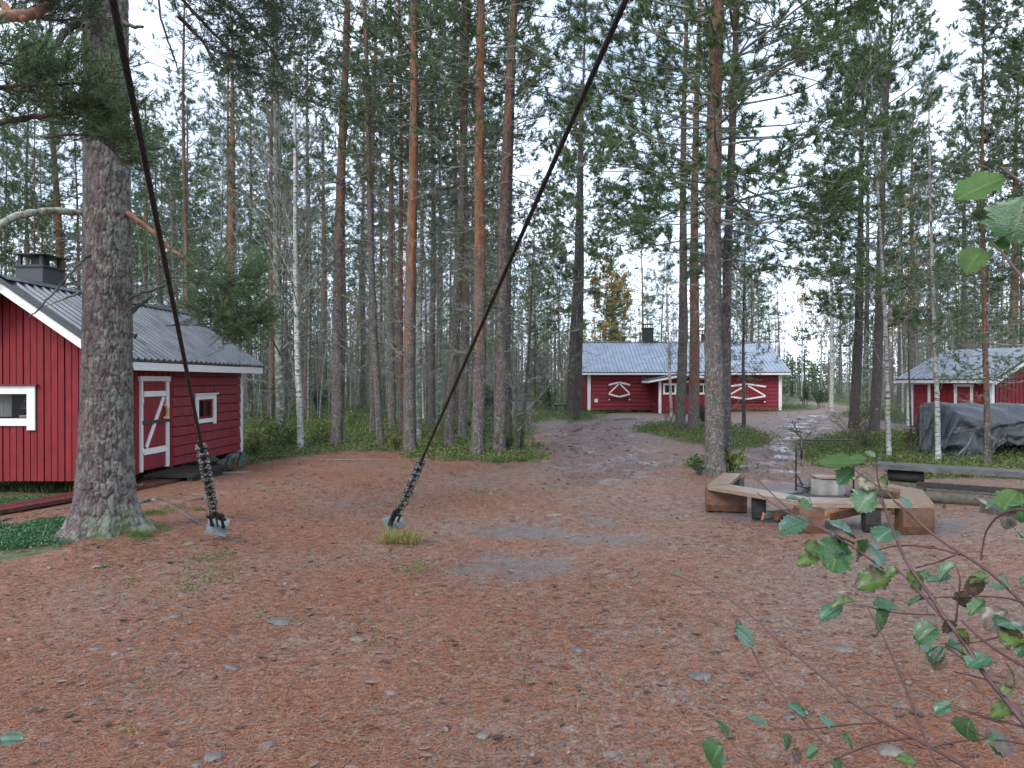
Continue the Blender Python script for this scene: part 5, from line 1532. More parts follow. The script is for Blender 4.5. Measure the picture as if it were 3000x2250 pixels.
for (u0, u1, y0, y1, cnt, where) in BANDS:
    got = tries = 0
    while got < cnt and tries < 4000:
        tries += 1
        y = math.sqrt(rng.uniform(y0 ** 2, y1 ** 2)); u = rng.uniform(u0, u1); x = (u - CX) / FPX * y
        p = np.array((x, y))
        if not ok_spot(p, 1.0): continue
        placed.append(p); got += 1
        bk = rng.choice(['bark_a', 'bark_b', 'bark_c', 'bark_r', 'bark_d'], p=[.13, .32, .30, .12, .13])
        lean = (rng.normal(0, .018), rng.normal(0, .018)); q = rng.random()
        if q < .62:
            pr = f"wood{rng.integers(4)}" if y < 38 else f"back{rng.integers(3)}"
            h = rng.uniform(12, 18) if u < 1240 else rng.uniform(9.5, 14.5)
            spec = ("pine_tree", pr, rng.uniform(.055, .115), f"{names[bk]} pine", bk, h, "pines", "pine")
        elif q < .76:
            mo = rng.random() < .6
            spec = ("birch_tree", f"birch{rng.integers(2)}", rng.uniform(.04, .08), f"{'blotched grey' if mo else 'white'} bare birch", 'birch_moss' if mo else 'birch', rng.uniform(7, 13), "birches", "birch")
        else:
            k_ = rng.integers(5); pr = ("young0", "young1", "spruce", "bare", "bare")[k_]
            spec = (("young_pine", "young_pine", "spruce_tree", "sapling", "sapling")[k_], pr, rng.uniform(.028, .05), ("young pine", "young pine", "young spruce", "dry lichened sapling", "dry lichened sapling")[k_], 'bark_d', rng.uniform(3.5, 8.5), "young trees", "young tree")
        WOOD.append((u, x, y, lean, where, spec))
REFS = [(0, "photo's left edge"), (222, "thick pine trunk"), (320, "grey pine behind the cabin roof"), (497, "orange pine behind the cabin"), (608, "mossy birch"), (650, "white birch"), (727, "pine beside the white birch"), (822, "left leaning grey pine"), (885, "stout orange pine"), (969, "mottled leaning pine"), (1032, "thick rusty pine"), (1077, "grey based leaning pine"),
        (1150, "notice board"), (1239, "dark paired pines"), (1378, "long cabin's left chimney"), (1498, "orange island pine"), (1552, "big straight pine"), (1690, "long cabin's right end"), (1845, "dark thick path pine"), (1888, "round-crowned path pine"), (1968, "dark pine behind the shed's left"), (2080, "grey pine behind the shed"), (2182, "wide reddish pine behind the shed")]
ORD = ["first", "second", "third", "fourth", "fifth", "sixth", "seventh", "eighth", "ninth", "tenth", "eleventh", "twelfth", "thirteenth", "fourteenth"]
bins = {}
for w_ in WOOD:
    rf = [r_ for r_ in REFS if r_[0] <= w_[0]]
    key = (rf[-1][1] if rf and w_[0] < 2225 else None, w_[5][3], w_[4] if not rf or w_[0] >= 2225 else "")
    bins.setdefault(key, []).append(w_)
for (ref, desc, wh), ws in bins.items():
    ws.sort(key=lambda w_: w_[0])
    for k_, (u, x, y, lean, where, sp) in enumerate(ws):
        lb = f"{desc} in the wood {wh}" if ref is None else f"{ORD[k_]} {desc} right of the {ref}"
        tree(sp[0], sp[1], x, y, sp[2], lb, sp[4], lean, sp[5], f"{sp[6]} in the wood {where}", cat=sp[7])

# far wood, reads as one mass
fp = []
rng = np.random.default_rng(5)
nf = 1100
ang = rng.uniform(-.95, .95, nf); dist = rng.uniform(82, 135, nf)
fx, fy = dist * np.sin(ang), dist * np.cos(ang)
hh_ = rng.uniform(6, 11, nf) * np.where((fx / fy > .30) & (fx / fy < .42), .55, 1.0) * np.where((fx / fy > .08) & (fx / fy < .36), .8, 1)
P = np.stack([np.stack([fx, fy, np.zeros(nf)], 1), np.stack([fx, fy, hh_], 1)], 1)
v, f = tubes(P, np.stack([rng.uniform(.06, .12, nf), np.full(nf, .03)], 1), 4)
tq = 60
ii = np.repeat(np.arange(nf), tq)
zz = rng.beta(1.3, 1.3, len(ii)); rad = (1.15 - zz) * 1.5 * np.sqrt(rng.random(len(ii))); an = rng.uniform(0, 6.28, len(ii))
q = np.stack([fx[ii] + rad * np.cos(an), fy[ii] + rad * np.sin(an), hh_[ii] * (.06 + .95 * zz)], 1)
v2, f2 = leaf_cards(q, .55, .22, rng)
allv = np.concatenate([v, v2]); me = mk_mesh("distant_wood", allv, [np.concatenate([f, f2[0] + len(v)])], False, (M['bark_d'], M['needle_pale']), np.concatenate([np.zeros(len(f), int), np.ones(len(f2[0]), int)]))
stuff(put("distant_wood", me), "far treeline closing the view beyond the wood")

# thicket of thin dry stems that fills the wood between the trunks
rng = np.random.default_rng(15)
cu, cy = [], []
for (u0, u1, y0, y1, k) in ((-300, 540, 20, 70, 300), (530, 1105, 25, 80, 560), (1105, 1240, 42, 85, 130), (1240, 1690, 47, 95, 260), (1790, 1960, 46, 90, 130), (1960, 2260, 32, 80, 260), (2260, 2700, 26, 70, 120)):
    cu.append(rng.uniform(u0, u1, k)); cy.append(np.sqrt(rng.uniform(y0 ** 2, y1 ** 2, k)))
cu, cy = np.concatenate(cu), np.concatenate(cy); cx_ = (cu - CX) / FPX * cy
keep = np.array([not (-9.6 < x < -5.2 and 10.5 < y < 17.8) for x, y in zip(cx_, cy)]) & (poly_sd(np.stack([cx_, cy], 1), CLEAR) < -.5)
lx = (cx_ - 15.8) * math.cos(R(30)) + (cy - 25.17) * math.sin(R(30)); ly = -(cx_ - 15.8) * math.sin(R(30)) + (cy - 25.17) * math.cos(R(30))
keep &= ~((lx > -1) & (lx < 6.6) & (ly > -1) & (ly < 4))
cx_, cy = cx_[keep], cy[keep]; n = len(cx_)
Hs = rng.uniform(2.5, 8.0, n)
p0 = np.column_stack([cx_, cy, gz(cx_, cy) - .05])
Pm, A, E = pts_along(p0, rng.uniform(0, 6.28, n), rng.uniform(1.42, 1.56, n), Hs, 6, .03, np.zeros(n), rng)
parts = [tubes(Pm, rng.uniform(.014, .034, (n, 1)) * np.linspace(1, .3, 6), 4)]
kt = 20
s_ = rng.uniform(.12, 1, (n, kt)); q = interp(Pm, s_).reshape(-1, 3)
P2, _, _ = pts_along(q, rng.uniform(0, 6.28, len(q)), rng.uniform(-.35, .7, len(q)), (rng.uniform(.25, .95, (n, kt)) * (1.2 - .7 * s_)).ravel(), 4, .16, rng.uniform(-.4, .4, len(q)), rng)
parts.append(tubes(P2, np.full((len(q), 1), .0065) * np.linspace(1, .5, 4), 3))
q3 = interp(P2, rng.uniform(.3, 1, (len(q), 2))).reshape(-1, 3)
P3, _, _ = pts_along(q3, rng.uniform(0, 6.28, len(q3)), rng.uniform(-.5, .7, len(q3)), rng.uniform(.12, .4, len(q3)), 3, .2, np.zeros(len(q3)), rng)
parts.append(tubes(P3, np.full((len(q3), 1), .0055) * np.linspace(1, .5, 3), 3))
tw_ = catm(parts)
lf = leaf_cards(q3[rng.random(len(q3)) < .45] + rng.normal(0, .05, ((1), 3)), .11, .05, rng)
allv = np.concatenate([tw_[0], lf[0]]); fcs = tw_[1] + [lf[1][0] + len(tw_[0])]
if len(tw_[1]) == 1: fcs = [np.concatenate([tw_[1][0], lf[1][0] + len(tw_[0])])]
me = mk_mesh("sapling_thicket", allv, fcs, False, (M['twig'], M['needle_pale']), np.concatenate([np.zeros(sum(len(f) for f in tw_[1]), int), np.ones(len(lf[1][0]), int)]))
stuff(put("sapling_thicket", me), "tangle of thin dry stems and twigs between the trunks")

# ---------------------------------------------------------------- the thick pine by the left cabin
bx, by = TREE_BIG
bt = thing("pine_tree", "thick grey-barked pine trunk standing in front of the red cabin", "pine", (bx, by, float(gz(bx, by)) - .10))
rng = np.random.default_rng(4)
na_, nm_ = 150, 520
z = np.linspace(-.05, 6.4, nm_)
an = np.linspace(0, 2 * np.pi, na_, endpoint=False)
Rr = np.interp(z, [0, .15, .4, 1.0, 2.0, 4.0, 6.4], [.38, .325, .278, .247, .226, .212, .198])
Zg, Ag = np.meshgrid(z, an, indexing='ij')
root = np.maximum(0, np.sin(Ag * 3 + 1.3)) ** 1.5 * .22 + np.maximum(0, np.sin(Ag * 5 + .4)) ** 2 * .10
rad = Rr[:, None] + root * np.exp(-np.clip(Zg, 0, None) / .16)
# plated bark: distance field of jittered, vertically stretched cells
def cells(a, zz, ca, cz, seed):
    r = np.random.default_rng(seed)
    na2, nz2 = ca, int(7 / cz) + 4
    ja = r.uniform(-.42, .42, (na2, nz2)); jz = r.uniform(-.42, .42, (na2, nz2))
    fa = a / (2 * np.pi) * ca; fzz = (zz + .3) / cz
    ia = np.floor(fa).astype(int); iz = np.floor(fzz).astype(int)
    d1 = np.full(a.shape, 9.); d2 = np.full(a.shape, 9.)
    for da in (-1, 0, 1):
        for dz_ in (-1, 0, 1):
            qa, qz = (ia + da), np.clip(iz + dz_, 0, nz2 - 1)
            ca_ = qa + .5 + ja[qa % na2, qz]; cz_ = qz + .5 + jz[qa % na2, qz]
            d = np.hypot(fa - ca_, fzz - cz_)
            n1 = d < d1
            d2 = np.where(n1, d1, np.minimum(d2, d)); d1 = np.where(n1, d, d1)
    return d2 - d1
warp = .25 * np.sin(Zg * 3.1 + 2 * np.sin(Ag * 2)) + .12 * np.sin(Zg * 9 + Ag * 5)
e1 = cells((Ag + warp * .25) % (2 * np.pi), Zg + .03 * np.sin(Ag * 9), 30, .20, 1)
e2 = cells((Ag + warp * .18) % (2 * np.pi), Zg, 76, .075, 2)
rel = .011 * smooth(.0, .26, e1) + .0055 * smooth(0, .35, e2) + .003 * rng.normal(0, 1, Zg.shape)
rad = rad + rel * np.interp(z, [0, 1, 6], [1.25, 1.1, .8])[:, None] - .012
cxn = .012 * Zg + .018 * np.sin(Zg * .8) - 0.0; cyn = .015 * np.sin(Zg * .6 + 1)
vv = np.stack([cxn + rad * np.cos(Ag), cyn + rad * np.sin(Ag), Zg], -1).reshape(-1, 3)
i = np.arange(nm_ - 1)[:, None] * na_; j = np.arange(na_)[None]; k = (j + 1) % na_
tm = mk_mesh("trunk", vv, [np.stack([i + j, i + k, i + na_ + k, i + na_ + j], -1).reshape(-1, 4)], True)
at = tm.attributes.new("furrow", 'FLOAT', 'POINT'); at.data.foreach_set("value", smooth(.0, .22, e1).astype(np.float32).ravel())
t = NT("thick pine bark"); raw = t.coord(); c = t.coord("Object", (1, 1, .3))
n1 = t.noise(c, 16, 6, .65)
col = t.ramp(n1, [(.3, (.050, .040, .038)), (.5, (.102, .080, .077)), (.66, (.165, .136, .130))])
side = t.n.new("ShaderNodeSeparateXYZ"); t.l.new(raw, side.inputs[0])
lic = t.math('ADD', t.noise(raw, 11, 7, .7), t.math('ADD', t.val(side.outputs[0], -.1, .25, -.05, .10), t.val(side.outputs[2], .5, 0, 0, .12)))
col = t.mix(t.val(lic, .54, .64, 0, .55), col, t.mix(t.noise(raw, 40, 4), (.19, .22, .165), (.30, .325, .26)))
col = t.mix(t.val(t.attr("furrow"), 0, .8, .80, 0), col, (.040, .032, .030))
mossy = t.math('MULTIPLY', t.val(side.outputs[2], .38, .02), t.val(t.noise(raw, 6, 5), .46, .58))
mossy = t.math('MULTIPLY', mossy, t.val(side.outputs[0], -.1, .2, .15, 1))
col = t.mix(mossy, col, (.06, .10, .02))
t.done(col, .9, t.bump(t.math('ADD', n1, t.noise(raw, 70, 4, .7)), .7, .012), .2)
tm.materials.append(t.m)
put("trunk", tm, bt)
BO = np.array(bt.location)
def limb(pts, r, mat, name="limb", n=9):
    P = np.array([np.asarray(p) - BO for p in pts])
    s = np.linspace(0, 1, len(P)); S2 = np.linspace(0, 1, len(P) * 5)
    Q = np.stack([np.interp(S2, s, P[:, q]) for q in range(3)], 1)
    kern = np.ones(5) / 5; pad = np.pad(Q, ((2, 2), (0, 0)), 'edge'); Q = np.stack([np.convolve(pad[:, q], kern, 'valid') for q in range(3)], 1)
    rg_ = np.random.default_rng(len(pts) + int(abs(P[0, 0]) * 1000))
    return MB().tube(Q + rg_.normal(0, .004, Q.shape), np.interp(S2, s, r) * (1 + rg_.normal(0, .06, len(S2))), n).build(name, mat, bt, True), Q
def spray(pts, r, K, J, nper, seed, tw=(.25, .5), tip=.12, nl=.055, nw=.0042, mat='needle_hero', shoot=(.10, .19)):
    """living branch with dense needle shoots: twigs along a limb"""
    _, Q = limb(pts, r, M['branch'])
    rg_ = np.random.default_rng(seed)
    L = np.linalg.norm(np.diff(Q, axis=0), axis=1).sum()
    s = rg_.uniform(tip, 1, K); idx = np.clip((s * (len(Q) - 1)).astype(int), 1, len(Q) - 1)
    d = Q[idx] - Q[idx - 1]; az = np.arctan2(d[:, 1], d[:, 0]); el = np.arctan2(d[:, 2], np.hypot(d[:, 0], d[:, 1]))
    sg = np.where(rg_.random(K) < .5, -1, 1)
    w, nv = branch_system(Q[idx], az + sg * rg_.uniform(.3, 1.3, K), el * .5 + rg_.normal(.02, .14, K), rg_.uniform(*tw, K) * (1.25 - .5 * s), np.full(K, .006), rg_, K=5, J=J, nper=nper, nl=nl, nw=nw, tip=.2, shoot=shoot, tw=(.3, .55), flat=.16)
    put("branchwork", mk_mesh("branchwork", w[0], catm([w])[1], False, (M['branch'],)), bt)
    put("needle_spray", mk_mesh("needle_spray", nv[0], [nv[1]], False, (M[mat],)), bt)
tr_ = lambda v_, d: V(222, v_, d)
limb([V(190, 461, 7.7), V(120, 455, 7.5), V(40, 462, 7.2), V(-60, 520, 6.9), V(-160, 560, 6.6)], [.034, .034, .036, .034, .02], M['branch_lichen'])
limb([V(200, 40, 7.7), V(150, 60, 7.5), V(115, 110, 7.2), V(112, 140, 7.1)], [.045, .04, .03, .018], M['branch'])
limb([V(210, -30, 7.6), V(120, -10, 7.2), V(90, 30, 7.0), V(20, 38, 6.7), V(-120, 60, 6.4)], [.05, .05, .045, .05, .03], M['branch_red'])
limb([V(5, 5, 6.8), V(30, 38, 6.75), V(60, 42, 6.8)], [.02, .03, .03], M['branch_red'])
limb([V(268, 455, 7.7), V(330, 500, 7.8), V(375, 545, 7.9), V(432, 582, 8.0)], [.026, .026, .022, .014], M['branch_red'])
limb([V(262, 655, 7.7), V(300, 632, 7.8), V(345, 622, 7.9), V(380, 605, 8.0)], [.022, .02, .016, .008], M['branch'])
limb([V(262, 690, 7.75), V(310, 655, 7.9), V(330, 640, 7.9)], [.03, .02, .008], M['branch'])
limb([V(200, 548, 7.6), V(175, 565, 7.4), V(110, 640, 7.2), V(60, 690, 7.0)], [.016, .014, .010, .006], M['branch'])
limb([V(180, 630, 7.6), V(130, 648, 7.4), V(95, 662, 7.2)], [.012, .010, .006], M['twig'])
limb([V(262, 45, 7.6), V(290, 60, 7.5), V(312, 60, 7.4)], [.025, .018, .010], M['branch'])
limb([V(262, 105, 7.55), V(250, 95, 7.4), V(262, 90, 7.2)], [.02, .016, .008], M['branch'])
# needle sprays
spray([V(-140, 290, 6.3), V(0, 266, 6.2), V(90, 250, 6.15), V(180, 245, 6.2)], [.030, .026, .020, .008], 12, 4, 18, 1, tw=(.30, .5))
spray([V(-120, 200, 5.7), V(-10, 190, 5.7), V(70, 185, 5.75), V(200, 178, 5.9), V(225, 195, 5.9)], [.02, .018, .014, .010, .005], 16, 4, 20, 2, tw=(.22, .40))
spray([V(60, 215, 5.9), V(150, 222, 5.9), V(240, 250, 6.0)], [.012, .010, .005], 13, 4, 20, 3, tw=(.16, .32))
spray([V(90, 300, 6.2), V(150, 290, 6.2), V(215, 295, 6.2), V(248, 330, 6.2)], [.010, .010, .008, .004], 16, 4, 24, 4, tw=(.15, .28))
spray([V(-100, 100, 5.6), V(-20, 130, 5.6), V(60, 150, 5.7)], [.012, .012, .005], 9, 4, 20, 5, tw=(.2, .36))
spray([V(-90, 20, 7.0), V(40, 30, 7.1), V(150, 50, 7.3)], [.02, .012, .006], 22, 4, 20, 15, tw=(.3, .5), mat='needle_dark')
spray([V(432, 582, 8.0), V(470, 610, 8.0), V(500, 650, 8.0), V(525, 700, 8.0)], [.014, .012, .010, .005], 18, 4, 22, 6, tw=(.22, .42))
spray([V(350, 600, 7.9), V(400, 600, 7.9), V(460, 620, 7.9), V(500, 610, 7.9)], [.010, .010, .008, .004], 14, 4, 22, 7, tw=(.2, .40))
spray([V(420, 660, 8.1), V(460, 690, 8.1), V(510, 690, 8.1), V(540, 690, 8.1)], [.010, .010, .008, .004], 14, 4, 22, 8, tw=(.2, .40))
spray([V(355, 705, 8.1), V(400, 700, 8.1), V(450, 705, 8.1), V(490, 735, 8.1)], [.008, .008, .006, .004], 13, 4, 22, 9, tw=(.2, .38))
# hanging boughs of the crown above
for q, (pts, K) in enumerate([([V(270, -120, 8.4), V(360, -40, 8.6), V(430, 40, 8.8), V(500, 110, 9.0), V(560, 170, 9.0)], 54), ([V(330, -120, 8.6), V(420, -30, 8.8), V(520, 30, 9.0), V(600, 120, 9.2), V(625, 215, 9.2)], 54),
                              ([V(420, -140, 8.8), V(520, -50, 9.0), V(600, 10, 9.2), V(650, 70, 9.4)], 46), ([V(300, -140, 8.3), V(390, -70, 8.5), V(480, -10, 8.7)], 40), ([V(380, 30, 8.8), V(440, 90, 9.0), V(470, 150, 9.0)], 26)]):
    spray(pts, np.linspace(.03, .006, len(pts)), int(K * .5), 4, 17, 20 + q, tw=(.4, .8), mat='needle_dark', nw=.0055)
limb([V(340, -20, 8.6), V(352, 60, 8.6), V(380, 130, 8.7), V(388, 170, 8.7)], [.012, .012, .010, .004], M['branch'])
# needles of the crown's upper part, out of frame
p, az, L, e = whorls(np.random.default_rng(8), 15, 8.4, .8, (3, 4), lambda u: 2.3 * (1 - u ** 1.5) + .2, lambda u: .05 + .8 * u, None)
w, nv = branch_system(p, az, e, L, .01 + .012 * L, np.random.default_rng(9), K=6, J=3, nper=9, nl=.10, nw=.014)
put("upper_branchwork", mk_mesh("upper_branchwork", *catm([w]), False, (M['branch'],)), bt)
put("crown", mk_mesh("crown", nv[0], [nv[1]], False, (M['needle'],)), bt)
put("upper_trunk", trunk_mesh(3, 8.6, .20, M['bark_a'], 16, 20, 0, 0, 0), bt, loc=(.1, 0, 6.4))
# ---------------------------------------------------------------- ground cover (uncountable)
rng = np.random.default_rng(12)
def green_at(P): return zones(P)[0]
def clump_leaves(c, n, rad, hgt, ln, wd, rng, up=.5):
    N = len(c)
    ii = np.repeat(np.arange(N), n)
    a = rng.uniform(0, 6.28, len(ii)); r = np.sqrt(rng.random(len(ii))) * rad[ii]
    x, y = c[ii, 0] + r * np.cos(a), c[ii, 1] + r * np.sin(a)
    z = gz(x, y) + rng.random(len(ii)) ** .8 * hgt[ii] * (1 - .5 * r / rad[ii])
    return leaf_cards(np.stack([x, y, z], 1), ln, wd, rng, up)

def scatter(n, u0, u1, y0, y1, pw=1.0):
    y = y0 * (y1 / y0) ** (rng.random(n) ** pw); u = rng.uniform(u0, u1, n)
    return np.stack([(u - CX) / FPX * y, y], 1)
# bilberry on the forest floor
c = scatter(62000, -350, 2500, 11.5, 105)
g = green_at(c); c = c[g > .35 + .5 * rng.random(len(g)) * (g < .9)]
m_ = ~((np.abs(c[:, 0] + 7.6) < 2.2) & (np.abs(c[:, 1] - 13.9) < 3.2)); c = c[m_]
far_ = np.clip(c[:, 1] / 18, .75, 4.5)
v, f = clump_leaves(c, 13, .13 * far_, (.12 + .13 * rng.random(len(c))) * np.clip(far_, .8, 1.6), .055, .038, rng)
# leaves grow with distance so that the cover stays closed
stuff(put("bilberry_cover", mk_mesh("bilberry_cover", v, f, False, (M['bilberry'],))), "low green bilberry covering the forest floor")
# grass blades, straw and green, along the edges and in the islands
def blades(c, n, rad, hgt, w, rng):
    ii = np.repeat(np.arange(len(c)), n); a = rng.uniform(0, 6.28, len(ii)); r = np.sqrt(rng.random(len(ii))) * rad
    x, y = c[ii, 0] + r * np.cos(a), c[ii, 1] + r * np.sin(a); b = np.stack([x, y, gz(x, y) - .005], 1)
    az = a + rng.normal(0, .8, len(ii)); ln = hgt * rng.uniform(.4, 1.2, len(ii)); el = rng.uniform(.5, 1.4, len(ii))
    m1 = b + np.stack([np.cos(az) * np.cos(el), np.sin(az) * np.cos(el), np.sin(el)], 1) * (ln * .6)[:, None]
    e2 = el - rng.uniform(.3, 1.0, len(ii)); tp_ = m1 + np.stack([np.cos(az) * np.cos(e2), np.sin(az) * np.cos(e2), np.sin(e2)], 1) * (ln * .5)[:, None]
    s = np.stack([-np.sin(az), np.cos(az), np.zeros(len(az))], 1) * w / 2
    v = np.stack([b - s, b + s, m1 + s * .7, m1 - s * .7, tp_], 1).reshape(-1, 3); k = np.arange(len(ii)) * 5
    return v, [np.stack([k, k + 1, k + 2, k + 3], 1), np.stack([k + 3, k + 2, k + 4], 1)]
c = scatter(9000, -200, 2400, 11.5, 40); g = green_at(c); c = c[(g > .15)]
v, f = blades(c, 7, .14, .20, .006, rng)
stuff(put("grass", mk_mesh("grass", v, f, False, (M['straw'],))), "sparse yellowing grass blades among the bilberry")
gt = G(862, 1172)
v, f = blades(np.array([gt + (dx, dy) for dx, dy in ((-.06, .03), (.03, -.03), (.08, .02), (-.01, .06), (-.10, .0), (.15, -.05))]), 110, .11, .20, .0045, rng)
tuft = put("grass_tuft", mk_mesh("grass_tuft", v, f, False, (M['straw'],)))
tag(tuft, "yellow green grass tuft growing round the right cable anchor", "grass tuft")
# green sprigs in the needles
c = np.concatenate([G(*q)[None] + rng.normal(0, 1, (k, 2)) * (s, s * 1.6) for q, k, s in [((460, 1206), 26, .10), ((440, 1250), 34, .12), ((425, 1272), 12, .14), ((905, 1232), 10, .08), ((890, 1240), 6, .05), ((232, 1225), 5, .03), ((265, 1270), 6, .06), ((600, 1068), 16, .25),
                    ((690, 1050), 12, .3), ((820, 1400), 4, .1), ((1010, 1082), 16, .3), ((1080, 1060), 18, .35), ((560, 1330), 4, .08), ((300, 1560), 4, .1), ((1330, 1240), 6, .25), ((1210, 1500), 4, .15)]])
v, f = clump_leaves(c, 10, np.full(len(c), .05), np.full(len(c), .045), .022, .012, rng, .8)
stuff(put("green_sprigs", mk_mesh("green_sprigs", v, f, False, (M['bilberry'],))), "small green sprigs growing through the needle litter")
# lingonberry mats by the thick pine and under the cabin
c = scatter(9000, -350, 165, 7.2, 12.2); c = c[(green_at(c) > .4) & (c[:, 1] < 10.75)]
v, f = clump_leaves(c, 15, np.full(len(c), .07), np.full(len(c), .075), .024, .014, rng, .8)
stuff(put("lingonberry_mat", mk_mesh("lingonberry_mat", v, f, False, (M['lingon'],))), "bright green lingonberry mat left of the thick pine")
c = np.concatenate([G(*q)[None] + rng.normal(0, 1, (k, 2)) * (s, s) for q, k, s in [((292, 1130), 90, .06), ((318, 1112), 50, .10), ((302, 1160), 50, .07), ((350, 1108), 26, .13), ((395, 1095), 16, .13), ((335, 1145), 26, .12), ((90, 1125), 20, .04), ((432, 1103), 14, .03)]])
v, f = clump_leaves(c, 26, np.full(len(c), .05), np.full(len(c), .04), .016, .006, rng, 1.2)
stuff(put("moss", mk_mesh("moss", v, f, False, (M['moss'],))), "bright moss on the roots of the thick pine")
# surface roots of the thick pine
for q, (pts, r) in enumerate([([(292, 1090), (325, 1082), (370, 1092), (410, 1120), (432, 1135)], .035), ([(300, 1085), (350, 1078), (400, 1085), (440, 1078), (462, 1088)], .03), ([(150, 1165), (120, 1172), (95, 1178)], .03), ([(70, 1115), (100, 1104), (140, 1100), (165, 1095)], .022), ([(-30, 1135), (20, 1122), (60, 1116)], .02)]):
    P = np.array([(*G(*p_), 0) for p_ in pts]); s = np.linspace(0, 1, len(P)); S2 = np.linspace(0, 1, len(P) * 5)
    Q = np.stack([np.interp(S2, s, P[:, k]) for k in range(2)], 1); Q = np.column_stack([Q, gz(Q[:, 0], Q[:, 1]) + .012 * np.sin(S2 * 9 + q)])
    o = MB().tube(Q - BO, r * (1 - .5 * S2) * (1 + .12 * np.sin(S2 * 31)), 9).build("surface_root", M['bark_big'], bt, True)

# litter: loose pine needles in pairs, dead leaves, bark flakes, gravel
n = 330000
yy = 2.7 * (26 / 2.7) ** (rng.random(n) ** .95); uu = rng.uniform(-250, 2450, n)
P = np.stack([(uu - CX) / FPX * yy, yy], 1)
dens = .35 + .60 * np.clip(wob(P, .8, 1.7) * .5 + .45 - .10 * P[:, 0], 0, 1)
zg_, zw_, zs_ = zones(P)
keep = (rng.random(n) < dens * (1 - .6 * zs_) * (1 - .75 * zg_) * (1 - .5 * zw_)); P = P[keep]; n = len(P)
a = rng.normal(0, .85, n) + (rng.random(n) < .25) * rng.uniform(0, 3.14, n); L = rng.uniform(.028, .062, n) * np.clip(P[:, 1] / 9, 1, 2.2); w = np.clip(.00068 * P[:, 1], .0016, .012)
d = np.stack([np.cos(a), np.sin(a)], 1); s = np.stack([-d[:, 1], d[:, 0]], 1) * w[:, None] / 2
z = gz(P[:, 0], P[:, 1]); hz_ = rng.uniform(.002, .011, (n, 2))
e0, e1 = P - d * L[:, None] / 2, P + d * L[:, None] / 2
v = np.stack([np.column_stack([e0 - s, z + hz_[:, 0]]), np.column_stack([e0 + s, z + hz_[:, 0]]), np.column_stack([e1 + s, z + hz_[:, 1]]), np.column_stack([e1 - s, z + hz_[:, 1]])], 1).reshape(-1, 3)
M['needle_litter'] = leafmat("dry needle litter", [(.065, .024, .014), (.20, .064, .028), (.30, .105, .045), (.38, .16, .08), (.060, .034, .026), (.30, .18, .125)], .7, .0, .25)
stuff(put("needle_litter", mk_mesh("needle_litter", v, [np.arange(4 * n).reshape(-1, 4)], False, (M['needle_litter'],))), "rust coloured pine needle litter on the clearing")
n = 11000
yy = 2.8 * (38 / 2.8) ** (rng.random(n) ** .7); uu = rng.uniform(-250, 2450, n); P = np.stack([(uu - CX) / FPX * yy, yy], 1)
zg_, zw_, zs_ = zones(P); keep = (zg_ < .6) & (rng.random(n) < .26 + .74 * zw_); P = P[keep]; n = len(P)
nu = np.linspace(-1, 1, 4); 
sz = rng.uniform(.012, .030, n) * np.clip(P[:, 1] / 9, 1, 2.0); az = rng.uniform(0, 6.28, n); cur = rng.uniform(-.6, .9, n)
tpl = np.array([(x, y * (1 - .55 * x * x) * .62) for x in nu for y in (-1, 0, 1)])
vx = tpl[None, :, 0] * np.cos(az)[:, None] - tpl[None, :, 1] * np.sin(az)[:, None]; vy = tpl[None, :, 0] * np.sin(az)[:, None] + tpl[None, :, 1] * np.cos(az)[:, None]
vz = np.abs(tpl[None, :, 1]) * cur[:, None] * .9 + .3 * (tpl[None, :, 0] ** 2) * cur[:, None] + .35
v = np.stack([P[:, :1] + vx * sz[:, None], P[:, 1:] + vy * sz[:, None], gz(P[:, 0], P[:, 1])[:, None] + np.maximum(vz, .1) * sz[:, None]], -1).reshape(-1, 3)
q4 = np.array([(3 * i + j, 3 * i + j + 3, 3 * i + j + 4, 3 * i + j + 1) for i in range(3) for j in range(2)])
M['dead_leaf'] = leafmat("dead leaves", [(.045, .024, .020), (.10, .056, .045), (.155, .10, .085), (.21, .155, .13), (.08, .038, .028), (.15, .095, .055)], .6, .1, .35)
stuff(put("leaf_litter", mk_mesh("leaf_litter", v, [(q4[None] + (np.arange(n) * 12)[:, None, None]).reshape(-1, 4)], False, (M['dead_leaf'],))), "curled dead leaves strewn over clearing and path")
n = 5200
yy = 2.8 * (20 / 2.8) ** (rng.random(n) ** .75); uu = rng.uniform(-250, 2450, n); P = np.stack([(uu - CX) / FPX * yy, yy], 1)
zg_, zw_, zs_ = zones(P); P = P[zg_ < .4]; n = len(P)
bv, bf = rock(5, 1, 1, 1, 1); 
sz = rng.exponential(.006, n) + .004; sz = np.minimum(sz, .032); an = rng.uniform(0, 6.28, n); st_ = rng.uniform(.5, 1.1, (n, 3)) * (1, 1, .6)
loc_ = bv[None] * (sz[:, None] * st_)[:, None]
rx = loc_[..., 0] * np.cos(an)[:, None] - loc_[..., 1] * np.sin(an)[:, None]; ry = loc_[..., 0] * np.sin(an)[:, None] + loc_[..., 1] * np.cos(an)[:, None]
v = np.stack([P[:, :1] + rx, P[:, 1:] + ry, gz(P[:, 0], P[:, 1])[:, None] + loc_[..., 2] + sz[:, None] * .15], -1).reshape(-1, 3)
t = NT("gravel"); isl = t.island()
M['gravel'] = t.done(t.ramp(isl, [(0, (.035, .032, .030)), (.3, (.075, .066, .060)), (.55, (.115, .10, .09)), (.8, (.18, .165, .15)), (1, (.10, .058, .046))]), .55, None, .4)
stuff(put("gravel", mk_mesh("gravel", v, [(bf[None] + (np.arange(n) * len(bv))[:, None, None]).reshape(-1, 3)], False, (M['gravel'],))), "small stones and grit scattered through the litter")
n = 620
